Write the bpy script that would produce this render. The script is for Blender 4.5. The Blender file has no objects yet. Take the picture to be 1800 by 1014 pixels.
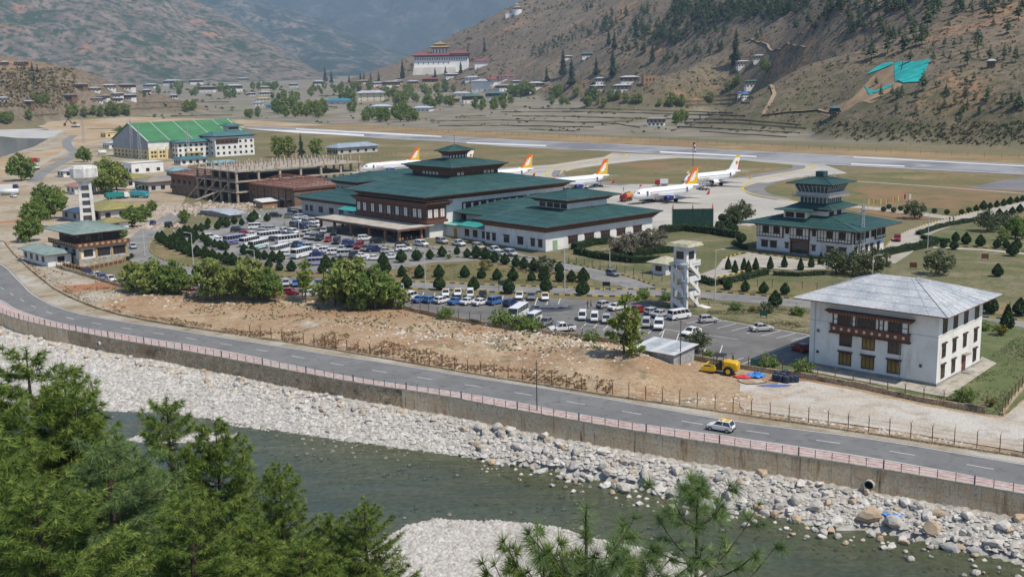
import bpy, bmesh, math, random
import numpy as np
from mathutils import Vector, Matrix
from mathutils.geometry import delaunay_2d_cdt
# ------------------------------------------------------------------ camera, sky, sun, exposure
SC = bpy.context.scene
CAM_H, FPX, ROLL = 46.0,1950.0, math.radians(1.1)
PITCH = math.atan((507 - 133) / FPX)
cd = bpy.data.cameras.new("camera"); cam = bpy.data.objects.new("camera", cd)
SC.collection.objects.link(cam); SC.camera = cam
cd.sensor_width = 36.0; cd.lens = FPX / 1800 * 36.0; cd.clip_start = 0.5; cd.clip_end = 60000
cam.matrix_world = (Matrix.Translation((0,0, CAM_H)) @ Matrix.Rotation(math.pi / 2 - PITCH,4, 'X')
                    @ Matrix.Rotation(-ROLL,4, 'Z'))
SUN_AZ, SUN_EL = math.radians(-36), math.radians(57)      # direction to the sun: right of the view, a little to this side
wd = bpy.data.worlds.new("World"); SC.world = wd; wd.use_nodes = True
wn = wd.node_tree.nodes; wl = wd.node_tree.links; wn.clear()
wo = wn.new('ShaderNodeOutputWorld'); wb = wn.new('ShaderNodeBackground'); ws = wn.new('ShaderNodeTexSky')
ws.sky_type = 'NISHITA'; ws.sun_disc = False; ws.sun_elevation = SUN_EL
ws.sun_rotation = math.pi / 2 - SUN_AZ
ws.altitude = 2200; ws.dust_density = 1.5
wb.inputs['Strength'].default_value = 0.15
wl.new(ws.outputs[0], wb.inputs[0]); wl.new(wb.outputs[0], wo.inputs[0])
sl = bpy.data.lights.new("sun", 'SUN'); sl.energy = 4.1; sl.angle = math.radians(0.5); sl.color = (1.0,0.925,0.80)
sun = bpy.data.objects.new("sun", sl); SC.collection.objects.link(sun)
sd = Vector((math.cos(SUN_AZ) * math.cos(SUN_EL), math.sin(SUN_AZ) * math.cos(SUN_EL), math.sin(SUN_EL)))
sun.rotation_euler = sd.to_track_quat('Z', 'Y').to_euler(); sun.location = (300,0,400)
vs = SC.view_settings; vs.view_transform = 'Standard'; vs.look = 'None'; vs.gamma = 1; vs.exposure = 0.15; vs.use_curve_mapping = False
SC.render.engine = 'CYCLES'
cy = SC.cycles
cy.use_denoising = True
cy.max_bounces = 5; cy.diffuse_bounces = 2; cy.glossy_bounces = 2; cy.transmission_bounces = 2
cy.volume_bounces = 0; cy.sample_clamp_indirect = 8.0; cy.transparent_max_bounces = 12; cy.caustics_reflective = False; cy.caustics_refractive = False
# ------------------------------------------------------------------ helpers
RNG = random.Random(7)
PI = math.pi
COL = SC.collection
CR, SR = math.cos(ROLL), math.sin(ROLL); CP, SP = math.cos(PITCH), math.sin(PITCH)
def ray(px, py):
    a, b = (px - 900) / FPX,(507 - py) / FPX
    a, b = a * CR + b * SR,-a * SR + b * CR
    return (a, CP + b * SP,-SP + b * CP)
def G(px, py, z=0.0):                     # where the sight line through a spot of the photo meets the level z
    d = ray(px, py); t = (z - CAM_H) / d[2]
    return Vector((d[0] * t, d[1] * t, z))
def at(px, py, Y):                        # the same sight line at distance Y
    d = ray(px, py); t = Y / d[1]
    return Vector((d[0] * t, Y, CAM_H + d[2] * t))
def proj(p):
    v = Vector(p) - Vector((0,0, CAM_H))
    dz = v.y * CP - v.z * SP; up = v.y * SP + v.z * CP
    a, b = v.x / dz, up / dz
    a, b = a * CR - b * SR, a * SR + b * CR
    return 900 + a * FPX,507 - b * FPX
def height_at(px, py, pytop):             # height of an upright at ground spot px,py that reaches row pytop
    g = G(px, py); lo, hi = 0.0,90.0
    for _ in range(30):
        m = (lo + hi) / 2
        if proj((g.x, g.y, m))[1] > pytop: lo = m
        else: hi = m
    return lo
def frame(C, L, R):                       # rectangle footprint from near corner, left corner, right corner
    c, l, r = G(*C), G(*L), G(*R)
    u, v = l - c, r - c
    a = math.atan2(v.y, v.x); b = math.atan2(u.y, u.x) - PI / 2
    w = u.length / (u.length + v.length)
    ang = a * (1 - w) + b * w
    return c, ang, u.length, v.length     # local +x runs along the right wall, local +y along the left wall
class MB:
    def __init__(s): s.v = []; s.f = []; s.m = None
    def add(s, vs, fs):
        o = len(s.v)
        if s.m is not None: vs = [tuple(s.m @ Vector(p)) for p in vs]
        s.v += [tuple(p) for p in vs]; s.f += [tuple(i + o for i in f) for f in fs]; return s
    def box(s, x0, x1, y0, y1, z0, z1):
        return s.add([(x0,y0,z0),(x1,y0,z0),(x1,y1,z0),(x0,y1,z0),(x0,y0,z1),(x1,y0,z1),(x1,y1,z1),(x0,y1,z1)],
                     [(0,3,2,1),(4,5,6,7),(0,1,5,4),(1,2,6,5),(2,3,7,6),(3,0,4,7)])
    def hexa(s, b, t):                    # 4 bottom + 4 top points
        return s.add(list(b) + list(t), [(0,3,2,1),(4,5,6,7),(0,1,5,4),(1,2,6,5),(2,3,7,6),(3,0,4,7)])
    def quad(s, *p): return s.add(p, [tuple(range(len(p)))])
    def prism(s, poly, z0, z1):
        n = len(poly)
        return s.add([(p[0],p[1],z0) for p in poly] + [(p[0],p[1],z1) for p in poly],
                     [tuple(range(n))[::-1], tuple(range(n,2*n))] + [(i,(i+1)%n,n+(i+1)%n,n+i) for i in range(n)])
    def xprism(s, prof, x0, x1):          # profile of (y,z) pulled along x
        n = len(prof)
        return s.add([(x0,p[0],p[1]) for p in prof] + [(x1,p[0],p[1]) for p in prof],
                     [tuple(range(n))[::-1], tuple(range(n,2*n))] + [(i,(i+1)%n,n+(i+1)%n,n+i) for i in range(n)])
    def cyl(s, p0, p1, r0, r1=None, n=8, cap=True):
        r1 = r0 if r1 is None else r1
        p0, p1 = Vector(p0), Vector(p1); d = (p1 - p0)
        if d.length < 1e-6: return s
        d.normalize(); a = d.orthogonal().normalized(); b = d.cross(a)
        vs = []
        for (p, r) in ((p0, r0),(p1, r1)):
            for k in range(n):
                t = 2 * PI * k / n; vs.append(p + a * (r * math.cos(t)) + b * (r * math.sin(t)))
        fs = [(k,(k+1) % n, n + (k+1) % n, n + k) for k in range(n)]
        if cap: fs += [tuple(range(n))[::-1], tuple(range(n,2*n))]
        return s.add(vs, fs)
    def lathe(s, prof, n=12, c=(0,0,0)):  # prof of (r,z)
        vs = []
        for r, z in prof:
            for k in range(n):
                t = 2*PI*k/n; vs.append((c[0]+r*math.cos(t), c[1]+r*math.sin(t), c[2]+z))
        fs = []
        for i in range(len(prof)-1):
            for k in range(n): fs.append((i*n+k, i*n+(k+1)%n,(i+1)*n+(k+1)%n,(i+1)*n+k))
        fs.append(tuple(range(n))[::-1]); fs.append(tuple(range((len(prof)-1)*n, len(prof)*n)))
        return s.add(vs, fs)
    def mesh(s, name, mat, smooth=False):
        me = bpy.data.meshes.new(name); me.from_pydata(s.v, [], s.f)
        if mat is not None: me.materials.append(mat)
        if smooth: me.polygons.foreach_set('use_smooth', [True] * len(me.polygons))
        me.update(); return me
    def build(s, name, mat, parent=None, smooth=False, loc=None):
        return link(name, s.mesh(name, mat, smooth), parent, loc)
def link(name, me, parent=None, loc=None, rz=None):
    o = bpy.data.objects.new(name, me); COL.objects.link(o)
    if parent is not None: o.parent = parent
    if loc is not None: o.location = loc
    if rz is not None: o.rotation_euler = (0,0, rz)
    return o
def tag(o, label, cat, group=None, kind=None):
    if label: o['label'] = label
    if cat: o['category'] = cat
    if group: o['group'] = group
    if kind: o['kind'] = kind
    return o
def thing(name, label, cat, loc=(0,0,0), rz=0, group=None):
    o = bpy.data.objects.new(name, None); COL.objects.link(o); o.empty_display_size = .2
    o.location = loc; o.rotation_euler = (0,0, rz)
    return tag(o, label, cat, group)
def struct(o): o['kind'] = 'structure'; return o
def stuff(o, label=None, cat=None): o['kind'] = 'stuff'; return tag(o, label, cat)
def dup(root, loc, rz=0.0, label=None, group=None, scale=None, kids=None):
    r = root.copy(); COL.objects.link(r); r.location = loc; r.rotation_euler = (0,0, rz)
    if scale is not None: r.scale = (scale,)*3 if isinstance(scale,(int, float)) else scale
    if label: r['label'] = label
    if group: r['group'] = group
    for ch in list(root.children):
        c = ch.copy(); COL.objects.link(c); c.parent = r
        for g in ch.children:
            d = g.copy(); COL.objects.link(d); d.parent = c
    return r
# ------------------------------------------------------------------ materials
MATS = {}
def mat(name, col, rough=.8, var=0.0, scale=1.0, col2=None, bump=0.0, bscale=None, metal=0.0, spec=.3, stretch=None, detail=4.0, lo=.35, hi=.65, coord='Object', emit=0.0):
    if name in MATS: return MATS[name]
    m = bpy.data.materials.new(name); m.use_nodes = True; MATS[name] = m
    nt = m.node_tree; N = nt.nodes; L = nt.links
    b = N['Principled BSDF']; b.inputs['Roughness'].default_value = rough; b.inputs['Metallic'].default_value = metal
    b.inputs['Specular IOR Level'].default_value = spec
    c3 = (*col,1)
    if var > 0 or col2 is not None:
        tc = N.new('ShaderNodeTexCoord'); src = tc.outputs[coord]
        if stretch:
            mp = N.new('ShaderNodeMapping'); mp.inputs['Scale'].default_value = stretch; L.new(src, mp.inputs[0]); src = mp.outputs[0]
        nz = N.new('ShaderNodeTexNoise'); nz.inputs['Scale'].default_value = scale; nz.inputs['Detail'].default_value = detail
        L.new(src, nz.inputs[0])
        rp = N.new('ShaderNodeValToRGB'); e = rp.color_ramp.elements
        e[0].position = lo; e[1].position = hi
        if col2 is None:
            e[0].color = tuple(x * (1 - var) for x in col) + (1,); e[1].color = tuple(min(1, x * (1 + var)) for x in col) + (1,)
        else: e[0].color = c3; e[1].color = (*col2,1)
        L.new(nz.outputs[0], rp.inputs[0]); L.new(rp.outputs[0], b.inputs['Base Color'])
        if bump:
            bp = N.new('ShaderNodeBump'); bp.inputs['Strength'].default_value = bump; bp.inputs['Distance'].default_value = .1
            n2 = N.new('ShaderNodeTexNoise'); n2.inputs['Scale'].default_value = bscale or scale * 4; n2.inputs['Detail'].default_value = 3
            L.new(src, n2.inputs[0]); L.new(n2.outputs[0], bp.inputs['Height']); L.new(bp.outputs[0], b.inputs['Normal'])
    else: b.inputs['Base Color'].default_value = c3
    if emit:
        b.inputs['Emission Color'].default_value = c3; b.inputs['Emission Strength'].default_value = emit
    return m
def layered(name, base, layers, rough=.9, bump=0.0, bscale=1.0, fine=(0.0,6.0), spec=.15, bdist=.2):
    """ground-like colour: base, then layers of (colour, noise scale, lo, hi, stretch) blended by noise thresholds"""
    m = bpy.data.materials.new(name); m.use_nodes = True; MATS[name] = m
    nt = m.node_tree; N = nt.nodes; L = nt.links
    b = N['Principled BSDF']; b.inputs['Roughness'].default_value = rough; b.inputs['Specular IOR Level'].default_value = spec
    geo = N.new('ShaderNodeNewGeometry'); pos = geo.outputs['Position']
    cur = N.new('ShaderNodeRGB'); cur.outputs[0].default_value = (*base,1); cur = cur.outputs[0]
    for i, ly in enumerate(layers):
        col, sc, lo, hi = ly[:4]; st = ly[4] if len(ly) > 4 else (1,1,1)
        mp = N.new('ShaderNodeMapping'); mp.inputs['Scale'].default_value = st; mp.inputs['Location'].default_value = (i * 37.3 + len(name) * 5.1, i * 11.7, i * 3.3)
        if len(ly) > 5: mp.inputs['Rotation'].default_value = (0,0, ly[5])
        L.new(pos, mp.inputs[0])
        nz = N.new('ShaderNodeTexNoise'); nz.inputs['Scale'].default_value = sc; nz.inputs['Detail'].default_value = 5; nz.inputs['Roughness'].default_value = .6
        L.new(mp.outputs[0], nz.inputs[0])
        rp = N.new('ShaderNodeMapRange'); rp.inputs[1].default_value = lo; rp.inputs[2].default_value = hi
        L.new(nz.outputs[0], rp.inputs[0])
        mx = N.new('ShaderNodeMix'); mx.data_type = 'RGBA'
        L.new(rp.outputs[0], mx.inputs[0]); L.new(cur, mx.inputs[6]); mx.inputs[7].default_value = (*col,1); cur = mx.outputs[2]
    if fine[0]:
        nz = N.new('ShaderNodeTexNoise'); nz.inputs['Scale'].default_value = fine[1]; nz.inputs['Detail'].default_value = 3; L.new(pos, nz.inputs[0])
        rp = N.new('ShaderNodeMapRange'); rp.inputs[1].default_value = .3; rp.inputs[2].default_value = .7; rp.inputs[3].default_value = 1 - fine[0]; rp.inputs[4].default_value = 1 + fine[0]
        L.new(nz.outputs[0], rp.inputs[0])
        vm = N.new('ShaderNodeVectorMath'); vm.operation = 'SCALE'; L.new(cur, vm.inputs[0]); L.new(rp.outputs[0], vm.inputs['Scale']); cur = vm.outputs[0]
    L.new(cur, b.inputs['Base Color'])
    if bump:
        nz = N.new('ShaderNodeTexNoise'); nz.inputs['Scale'].default_value = bscale; nz.inputs['Detail'].default_value = 4; L.new(pos, nz.inputs[0])
        bp = N.new('ShaderNodeBump'); bp.inputs['Strength'].default_value = bump; bp.inputs['Distance'].default_value = bdist
        L.new(nz.outputs[0], bp.inputs['Height']); L.new(bp.outputs[0], b.inputs['Normal'])
    return m
# ------------------------------------------------------------------ numpy noise
def _hash(ix, iy, s):
    h = (ix.astype(np.int64) * 374761393 + iy.astype(np.int64) * 668265263 + s * 974634777) & 0x7fffffff
    h = ((h ^ (h >> 13)) * 1274126177) & 0x7fffffff
    return ((h ^ (h >> 16)) & 0xffff) / 65535.0
def vnoise(x, y, s=0):
    ix, iy = np.floor(x), np.floor(y); fx, fy = x - ix, y - iy
    fx = fx*fx*(3-2*fx); fy = fy*fy*(3-2*fy)
    a, b, c, d = _hash(ix,iy,s), _hash(ix+1,iy,s), _hash(ix,iy+1,s), _hash(ix+1,iy+1,s)
    return (a*(1-fx)+b*fx)*(1-fy) + (c*(1-fx)+d*fx)*fy
def fbm(x, y, o=4, s=0):
    x = np.asarray(x, float); y = np.asarray(y, float); r = 0; a = .5; t = 0
    for k in range(o): r = r + a*vnoise(x, y, s+k); t += a; a *= .5; x = x*2.03; y = y*2.03
    return r / t
def ridged(x, y, o=4, s=0): return 1 - np.abs(2*fbm(x, y, o, s) - 1)
def lerp_tab(tab, x):
    xs = [p[0] for p in tab]
    return [np.interp(x, xs, [p[k] for p in tab]) for k in range(1, len(tab[0]))]
def grid_mesh(name, V, nr, nc, m, smooth=True, keep=None):
    idx = np.arange(nr*nc).reshape(nr, nc)
    F = np.stack([idx[:-1,:-1], idx[:-1,1:], idx[1:,1:], idx[1:,:-1]],-1).reshape(-1,4)
    if keep is not None: F = F[keep.reshape(-1)]
    me = bpy.data.meshes.new(name); me.from_pydata(V.reshape(-1,3).tolist(), [], F.tolist()); me.materials.append(m)
    if smooth: me.polygons.foreach_set('use_smooth', [True]*len(me.polygons))
    me.update(); return link(name, me)
def inside(px, py, poly):
    r = False; n = len(poly); j = n-1
    for i in range(n):
        xi, yi = poly[i][0], poly[i][1]; xj, yj = poly[j][0], poly[j][1]
        if (yi > py) != (yj > py) and px < (xj-xi)*(py-yi)/(yj-yi)+xi: r = not r
        j = i
    return r
def resample(pts, step):
    pts = [Vector(p) for p in pts]; out = []; carry = 0.0
    for a, b in zip(pts, pts[1:]):
        L = (b-a).length; t = carry
        while t < L: out.append((a + (b-a)*(t/L),(b-a).normalized())); t += step
        carry = t - L
    return out
def patch(name, poly, m, z=.02, cell=None, disp=None, kind='structure'):
    """flat or gently uneven sheet inside a world polygon"""
    poly = [(p[0], p[1]) for p in poly]
    if cell is None:
        n = len(poly); bp = [Vector(p) for p in poly]
        vv, _, ff, *_ = delaunay_2d_cdt(bp, [(i,(i+1)%n) for i in range(n)], [],1,1e-4)
        me = bpy.data.meshes.new(name); me.from_pydata([(p.x, p.y, z) for p in vv], [], [tuple(f) for f in ff])
    else:
        pts = [Vector(p) for p in poly]
        d = [p for p, _ in resample([Vector((*p,0)) for p in poly + poly[:1]], cell)]
        bp = [Vector((p.x, p.y)) for p in d]; n = len(bp)
        xs = [p.x for p in bp]; ys = [p.y for p in bp]
        ins = []
        y = min(ys); r = 0
        while y < max(ys):
            x = min(xs) + (cell/2 if r % 2 else 0)
            while x < max(xs):
                jx, jy = x + RNG.uniform(-.2,.2)*cell, y + RNG.uniform(-.2,.2)*cell
                if inside(jx, jy, bp): ins.append(Vector((jx, jy)))
                x += cell
            y += cell*.87; r += 1
        vv, _, ff, *_ = delaunay_2d_cdt(bp + ins, [(i,(i+1)%n) for i in range(n)], [],1,1e-4)
        X = np.array([p.x for p in vv]); Y = np.array([p.y for p in vv])
        B = np.array([(p.x, p.y) for p in bp])
        dist = np.sqrt(((X[:,None]-B[None,:,0])**2 + (Y[:,None]-B[None,:,1])**2).min(1))
        Z = np.full(len(X), z)
        if disp is not None: Z = np.maximum(Z + disp(X, Y, dist), z)
        me = bpy.data.meshes.new(name); me.from_pydata(list(zip(X.tolist(), Y.tolist(), Z.tolist())), [], [tuple(f) for f in ff])
        me.polygons.foreach_set('use_smooth', [True]*len(me.polygons))
    me.materials.append(m); me.update()
    o = link(name, me); o['kind'] = kind; return o
def GP(pts, z=0.0): return [G(x, y, z) for x, y in pts]
def ribbon(name, pts, w, m, z, kind='structure'):
    """strip of width w along a polyline"""
    pts = [Vector((p[0], p[1],0)) for p in pts]; mb = MB(); L = []
    for i, p in enumerate(pts):
        a = pts[max(0, i-1)]; b = pts[min(len(pts)-1, i+1)]; t = (b-a).normalized(); nrm = Vector((-t.y, t.x,0))*(w/2)
        L += [(p.x-nrm.x, p.y-nrm.y, z),(p.x+nrm.x, p.y+nrm.y, z)]
    mb.add(L, [(2*i,2*i+2,2*i+3,2*i+1) for i in range(len(pts)-1)])
    o = mb.build(name, m); o['kind'] = kind; return o
def offset(pts, d):
    pts = [Vector((p[0], p[1],0)) for p in pts]; out = []
    for i, p in enumerate(pts):
        a = pts[max(0, i-1)]; b = pts[min(len(pts)-1, i+1)]; t = (b-a).normalized()
        out.append(p + Vector((-t.y, t.x,0))*d)
    return out
def smooth_line(pts, step=2.0):
    """Catmull-Rom through world points, resampled"""
    P = [Vector((p[0], p[1],0)) for p in pts]; P = [P[0]*2-P[1]] + P + [P[-1]*2-P[-2]]; out = []
    for i in range(1, len(P)-2):
        n = max(2, int((P[i+1]-P[i]).length/step))
        for k in range(n):
            t = k/n; a, b, c, d = P[i-1], P[i], P[i+1], P[i+2]
            out.append(.5*((2*b) + (c-a)*t + (2*a-5*b+4*c-d)*t*t + (3*b-a-3*c+d)*t**3))
    out.append(P[-2]); return out
# ------------------------------------------------------------------ terrain
WALL = [(-420,440),(-260,470),(-140,500),(-60,524),(0,550),(35,562),(95,576),(135,583),(201,596),(308,614),(400,630.6),(604,669),(702,684),(800,699.6),(850,710),(1048,746),(1250,779),(1530,822),(1800,869),(2050,913),(2400,975)]
WALLW = smooth_line(GP(WALL),3.0)
def valley(y):
    t = np.maximum(0, y - 1130.0); return 0.0135 * t * t / (t + 120.0)
def castv(px, py):
    d = ray(px, py)
    Y = np.arange(300.,9000.,4.); z = CAM_H + d[2]/d[1]*Y
    k = np.argmax(z <= valley(Y)); return Vector((d[0]/d[1]*Y[k], Y[k], float(valley(Y[k]))))
ctrl = []
def cz(px, py, Y): p = at(px, py, Y); ctrl.append((p.x, p.y, p.z - float(valley(p.y))))
def c0(px, py, v=0.0): p = castv(px, py); ctrl.append((p.x, p.y, v))
for p in [(2100,275),(1950,268),(1800,262),(1700,258),(1600,253),(1500,248),(1445,238),(1405,215),(1340,203),(1250,195),(1150,187),(1050,180),(950,172),(850,165),(770,153),(700,143),(640,138)]: c0(*p)
for p in [(1900,300),(1600,285),(1350,240),(1100,215),(900,195),(700,175),(560,165),(450,170),(350,175),(600,150),(420,155),(280,163),(200,190),(100,215),(0,215),(560,145),(300,230),(-200,225),(0,240),(100,235),(-200,270),(-450,240),(200,220),(0,275),(-100,250)]: c0(*p, v=-14)
for p in [(2100,0,760),(1800,0,880),(1600,0,1050),(1400,0,1400),(1200,0,1900),(1080,0,2500),(1010,0,2850),
          (2100,80,680),(1800,60,800),(1600,60,940),(1400,60,1180),(1200,60,1600),(1050,60,2100),(960,60,2500),
          (2100,160,620),(1800,130,710),(1600,130,800),(1400,130,930),(1200,130,1330),(1050,130,1700),(930,130,2100),(870,118,2400),
          (1800,190,650),(1600,190,710),(1480,195,760),
          (910,22,2950),(870,40,2960),(830,58,2980),(790,78,3000),(750,102,3030),(700,114,3080),(660,127,3120),
          (725,134,2640),(770,132,2640),(820,128,2640),(850,90,2800),(900,58,2800),
          (910,70,3500),(800,120,3500),(700,135,3500),(1010,30,3600),
          (2100,-160,1000),(1800,-160,1250),(1400,-150,2000),(1200,-120,2600),(1050,-60,3300),
          (-200,105,1500),(0,117,1500),(45,121,1500),(98,147,1450),(128,161,1440),(-200,150,1300),(0,163,1300),(60,168,1350)]: cz(*p)
for p in [(-200,192),(0,190),(60,189),(110,182),(145,172),(150,162)]: c0(*p)
Cc = np.array(ctrl); SCL = 500.0
def _k(r2): return np.where(r2 > 1e-12,.5*r2*np.log(np.maximum(r2,1e-12)),0)
Pn = Cc[:, :2]/SCL; n_ = len(Pn)
K = _k(((Pn[:,None]-Pn[None])**2).sum(-1)) + np.eye(n_)*2e-3
A = np.zeros((n_+3, n_+3)); A[:n_,:n_] = K; A[:n_,n_] = 1; A[:n_,n_+1:] = Pn; A[n_,:n_] = 1; A[n_+1:,:n_] = Pn.T
Wt = np.linalg.solve(A, np.concatenate([Cc[:,2], [0,0,0]]))
def hillz(X, Y):
    q = np.stack([X, Y],-1)/SCL; out = np.full(X.shape, Wt[n_]) + q[...,0]*Wt[n_+1] + q[...,1]*Wt[n_+2]
    for i in range(n_): out = out + Wt[i]*_k(((q - Pn[i])**2).sum(-1))
    return out
US = np.concatenate([np.linspace(-1.1,-.5,24)[:-1], np.linspace(-.5,.5,320), np.linspace(.5,1.0,24)[1:]])
wu = [p.x/p.y for p in WALLW]; o_ = np.argsort(wu)
DW = np.interp(US, np.array(wu)[o_], np.array([p.y for p in WALLW])[o_])
ROWS = np.concatenate([[0], np.geomspace(1,1+99,22)-1])/99*140
def build_terrain():
    nr0 = 26; far = np.geomspace(430,5600,220)
    nc = len(US); Y = np.zeros((nr0+len(far), nc))
    for r in range(nr0): Y[r] = DW + (430-DW)*(r/nr0)
    Y[nr0:] = far[:,None]
    X = Y*US[None,:]
    h = hillz(X, Y); h = np.where(Y > 3600, h*np.clip(1-(Y-3600)/900,0,1), h)
    h = np.maximum(h,0) * np.clip((Y-520)/80,0,1)
    on = np.clip(h/25,0,1)
    rel = (ridged(X/170, Y/170,4,3)-.55)*26*on + (fbm(X/45, Y/45,4,9)-.5)*9*on + (fbm(X/14, Y/14,3,19)-.5)*2.6*np.clip(h/6,0,1)
    fade = np.clip((Y-700)/400,.35,1)*(1-.95*np.exp(-(((X+170)/130)**2+((Y-2650)/170)**2)))
    h = h + rel*fade
    Z = valley(Y) + np.maximum(h,0)
    Z += np.where(Y > 1000,(fbm(X/60, Y/60,3,5)-.5)*2.0*np.clip((Y-1000)/500,0,1),0)
    return X, Y, Z, h
TX, TY, TZ, TH = build_terrain()
def T(px, py, dz=0.0):                       # sight line onto the terrain
    d = ray(px, py); u = d[0]/d[1]; s = d[2]/d[1]
    j = int(np.clip(np.searchsorted(US, u)-1,0, len(US)-2)); w = (u-US[j])/(US[j+1]-US[j])
    yc = TY[:,j]*(1-w)+TY[:,j+1]*w; zc = TZ[:,j]*(1-w)+TZ[:,j+1]*w
    g = CAM_H + s*yc - zc
    k = np.where(g <= 0)[0]
    if len(k) == 0: k = len(yc)-1; y = yc[k]
    else:
        k = max(1, k[0]); t = g[k-1]/(g[k-1]-g[k]+1e-9); y = yc[k-1]+(yc[k]-yc[k-1])*t
    return Vector((u*y, y, CAM_H+s*y+dz))
def ground_z(x, y):
    u = x/y; j = int(np.clip(np.searchsorted(US, u)-1,0, len(US)-2)); w = (u-US[j])/(US[j+1]-US[j])
    yc = TY[:,j]*(1-w)+TY[:,j+1]*w; zc = TZ[:,j]*(1-w)+TZ[:,j+1]*w
    return float(np.interp(y, yc, zc))
def terrain_mat():
    m = bpy.data.materials.new("terrain"); m.use_nodes = True
    N = m.node_tree.nodes; L = m.node_tree.links; b = N['Principled BSDF']; b.inputs['Roughness'].default_value = .95; b.inputs['Specular IOR Level'].default_value = .1
    geo = N.new('ShaderNodeNewGeometry'); pos = geo.outputs['Position']
    at_ = N.new('ShaderNodeAttribute'); at_.attribute_name = 'zone'; sep = N.new('ShaderNodeSeparateColor'); L.new(at_.outputs['Color'], sep.inputs[0])
    def noise(sc, det=5, st=None, loc=0):
        mp = N.new('ShaderNodeMapping'); mp.inputs['Location'].default_value = (loc, loc*.7,0)
        if st: mp.inputs['Scale'].default_value = st
        L.new(pos, mp.inputs[0]); nz = N.new('ShaderNodeTexNoise'); nz.inputs['Scale'].default_value = sc; nz.inputs['Detail'].default_value = det; nz.inputs['Roughness'].default_value = .65
        L.new(mp.outputs[0], nz.inputs[0]); return nz.outputs[0]
    def rng(v, lo, hi, a=0, z=1):
        r = N.new('ShaderNodeMapRange'); r.inputs[1].default_value = lo; r.inputs[2].default_value = hi; r.inputs[3].default_value = a; r.inputs[4].default_value = z; L.new(v, r.inputs[0]); return r.outputs[0]
    def mix(f, a, c):
        x = N.new('ShaderNodeMix'); x.data_type = 'RGBA'; L.new(f, x.inputs[0])
        for k, v in ((6, a),(7, c)):
            if isinstance(v, tuple): x.inputs[k].default_value = (*v,1)
            else: L.new(v, x.inputs[k])
        return x.outputs[2]
    def mul(a, c):
        x = N.new('ShaderNodeMath'); x.operation = 'MULTIPLY'; L.new(a, x.inputs[0])
        if isinstance(c, float): x.inputs[1].default_value = c
        else: L.new(c, x.inputs[1])
        return x.outputs[0]
    v = mix(rng(noise(.02),.35,.65),(.20,.165,.095),(.15,.155,.075))
    v = mix(rng(noise(.006,4, None,31),.5,.62), v,(.27,.20,.12))
    v = mix(rng(noise(.35,3),.35,.75), v,(.13,.125,.07))
    f = mix(rng(noise(.02,4,(1,2.2,1),7),.4,.6),(.275,.24,.185),(.165,.15,.115))
    f = mix(rng(noise(.012,3, None,77),.56,.66), f,(.14,.16,.075))
    v = mix(sep.outputs[2], v, f)
    h = mix(rng(noise(.03),.35,.65),(.15,.118,.088),(.235,.175,.12))
    h = mix(rng(noise(.011,5, None,13),.55,.66), h,(.36,.20,.11))
    h = mix(rng(noise(.16,5, None,5),.46,.62), h,(.075,.072,.045))
    h = mix(rng(noise(.6,3, None,3),.5,.72), h,(.25,.21,.16))
    h = mix(mul(sep.outputs[1], rng(noise(.06,4, None,21),.35,.6)), h,(.10,.105,.05))
    c = mix(sep.outputs[0], v, h)
    L.new(c, b.inputs['Base Color'])
    bp = N.new('ShaderNodeBump'); bp.inputs['Strength'].default_value = .5; bp.inputs['Distance'].default_value = 1.2
    L.new(mul(noise(.5,4), sep.outputs[0]), bp.inputs['Height']); L.new(bp.outputs[0], b.inputs['Normal'])
    return m
g = grid_mesh('ground', np.stack([TX, TY, TZ],-1), *TX.shape, terrain_mat()); struct(g)
zone = np.zeros((TX.size,4), np.float32); zone[:,3] = 1
zone[:,0] = np.clip(TH/8,0,1).ravel()
zone[:,1] = (np.clip(1-TH/60,0,1)*np.clip(TX/200,0,1)).ravel()
RWFAR = [(430,221),(625,230),(776,239),(905,246),(1180,258),(1281,264),(1450,272),(1800,289),(2000,299),(2400,320)]
RWNEAR = [(430,226),(513,232),(675,244),(780,249),(889,258),(1061,266),(1202,274),(1327,282),(1450,290),(1800,308),(2000,319),(2400,342)]
rf = GP(RWFAR); ru = np.array([p.x/p.y for p in rf]); rd = np.array([p.y for p in rf])
dl = np.interp(TX/TY, ru, rd); zone[:,2] = (np.clip((TY-dl-90)/30,0,1)*(TH < 4)).ravel()
ca = g.data.color_attributes.new('zone', 'FLOAT_COLOR', 'POINT'); ca.data.foreach_set('color', zone.ravel())
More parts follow.
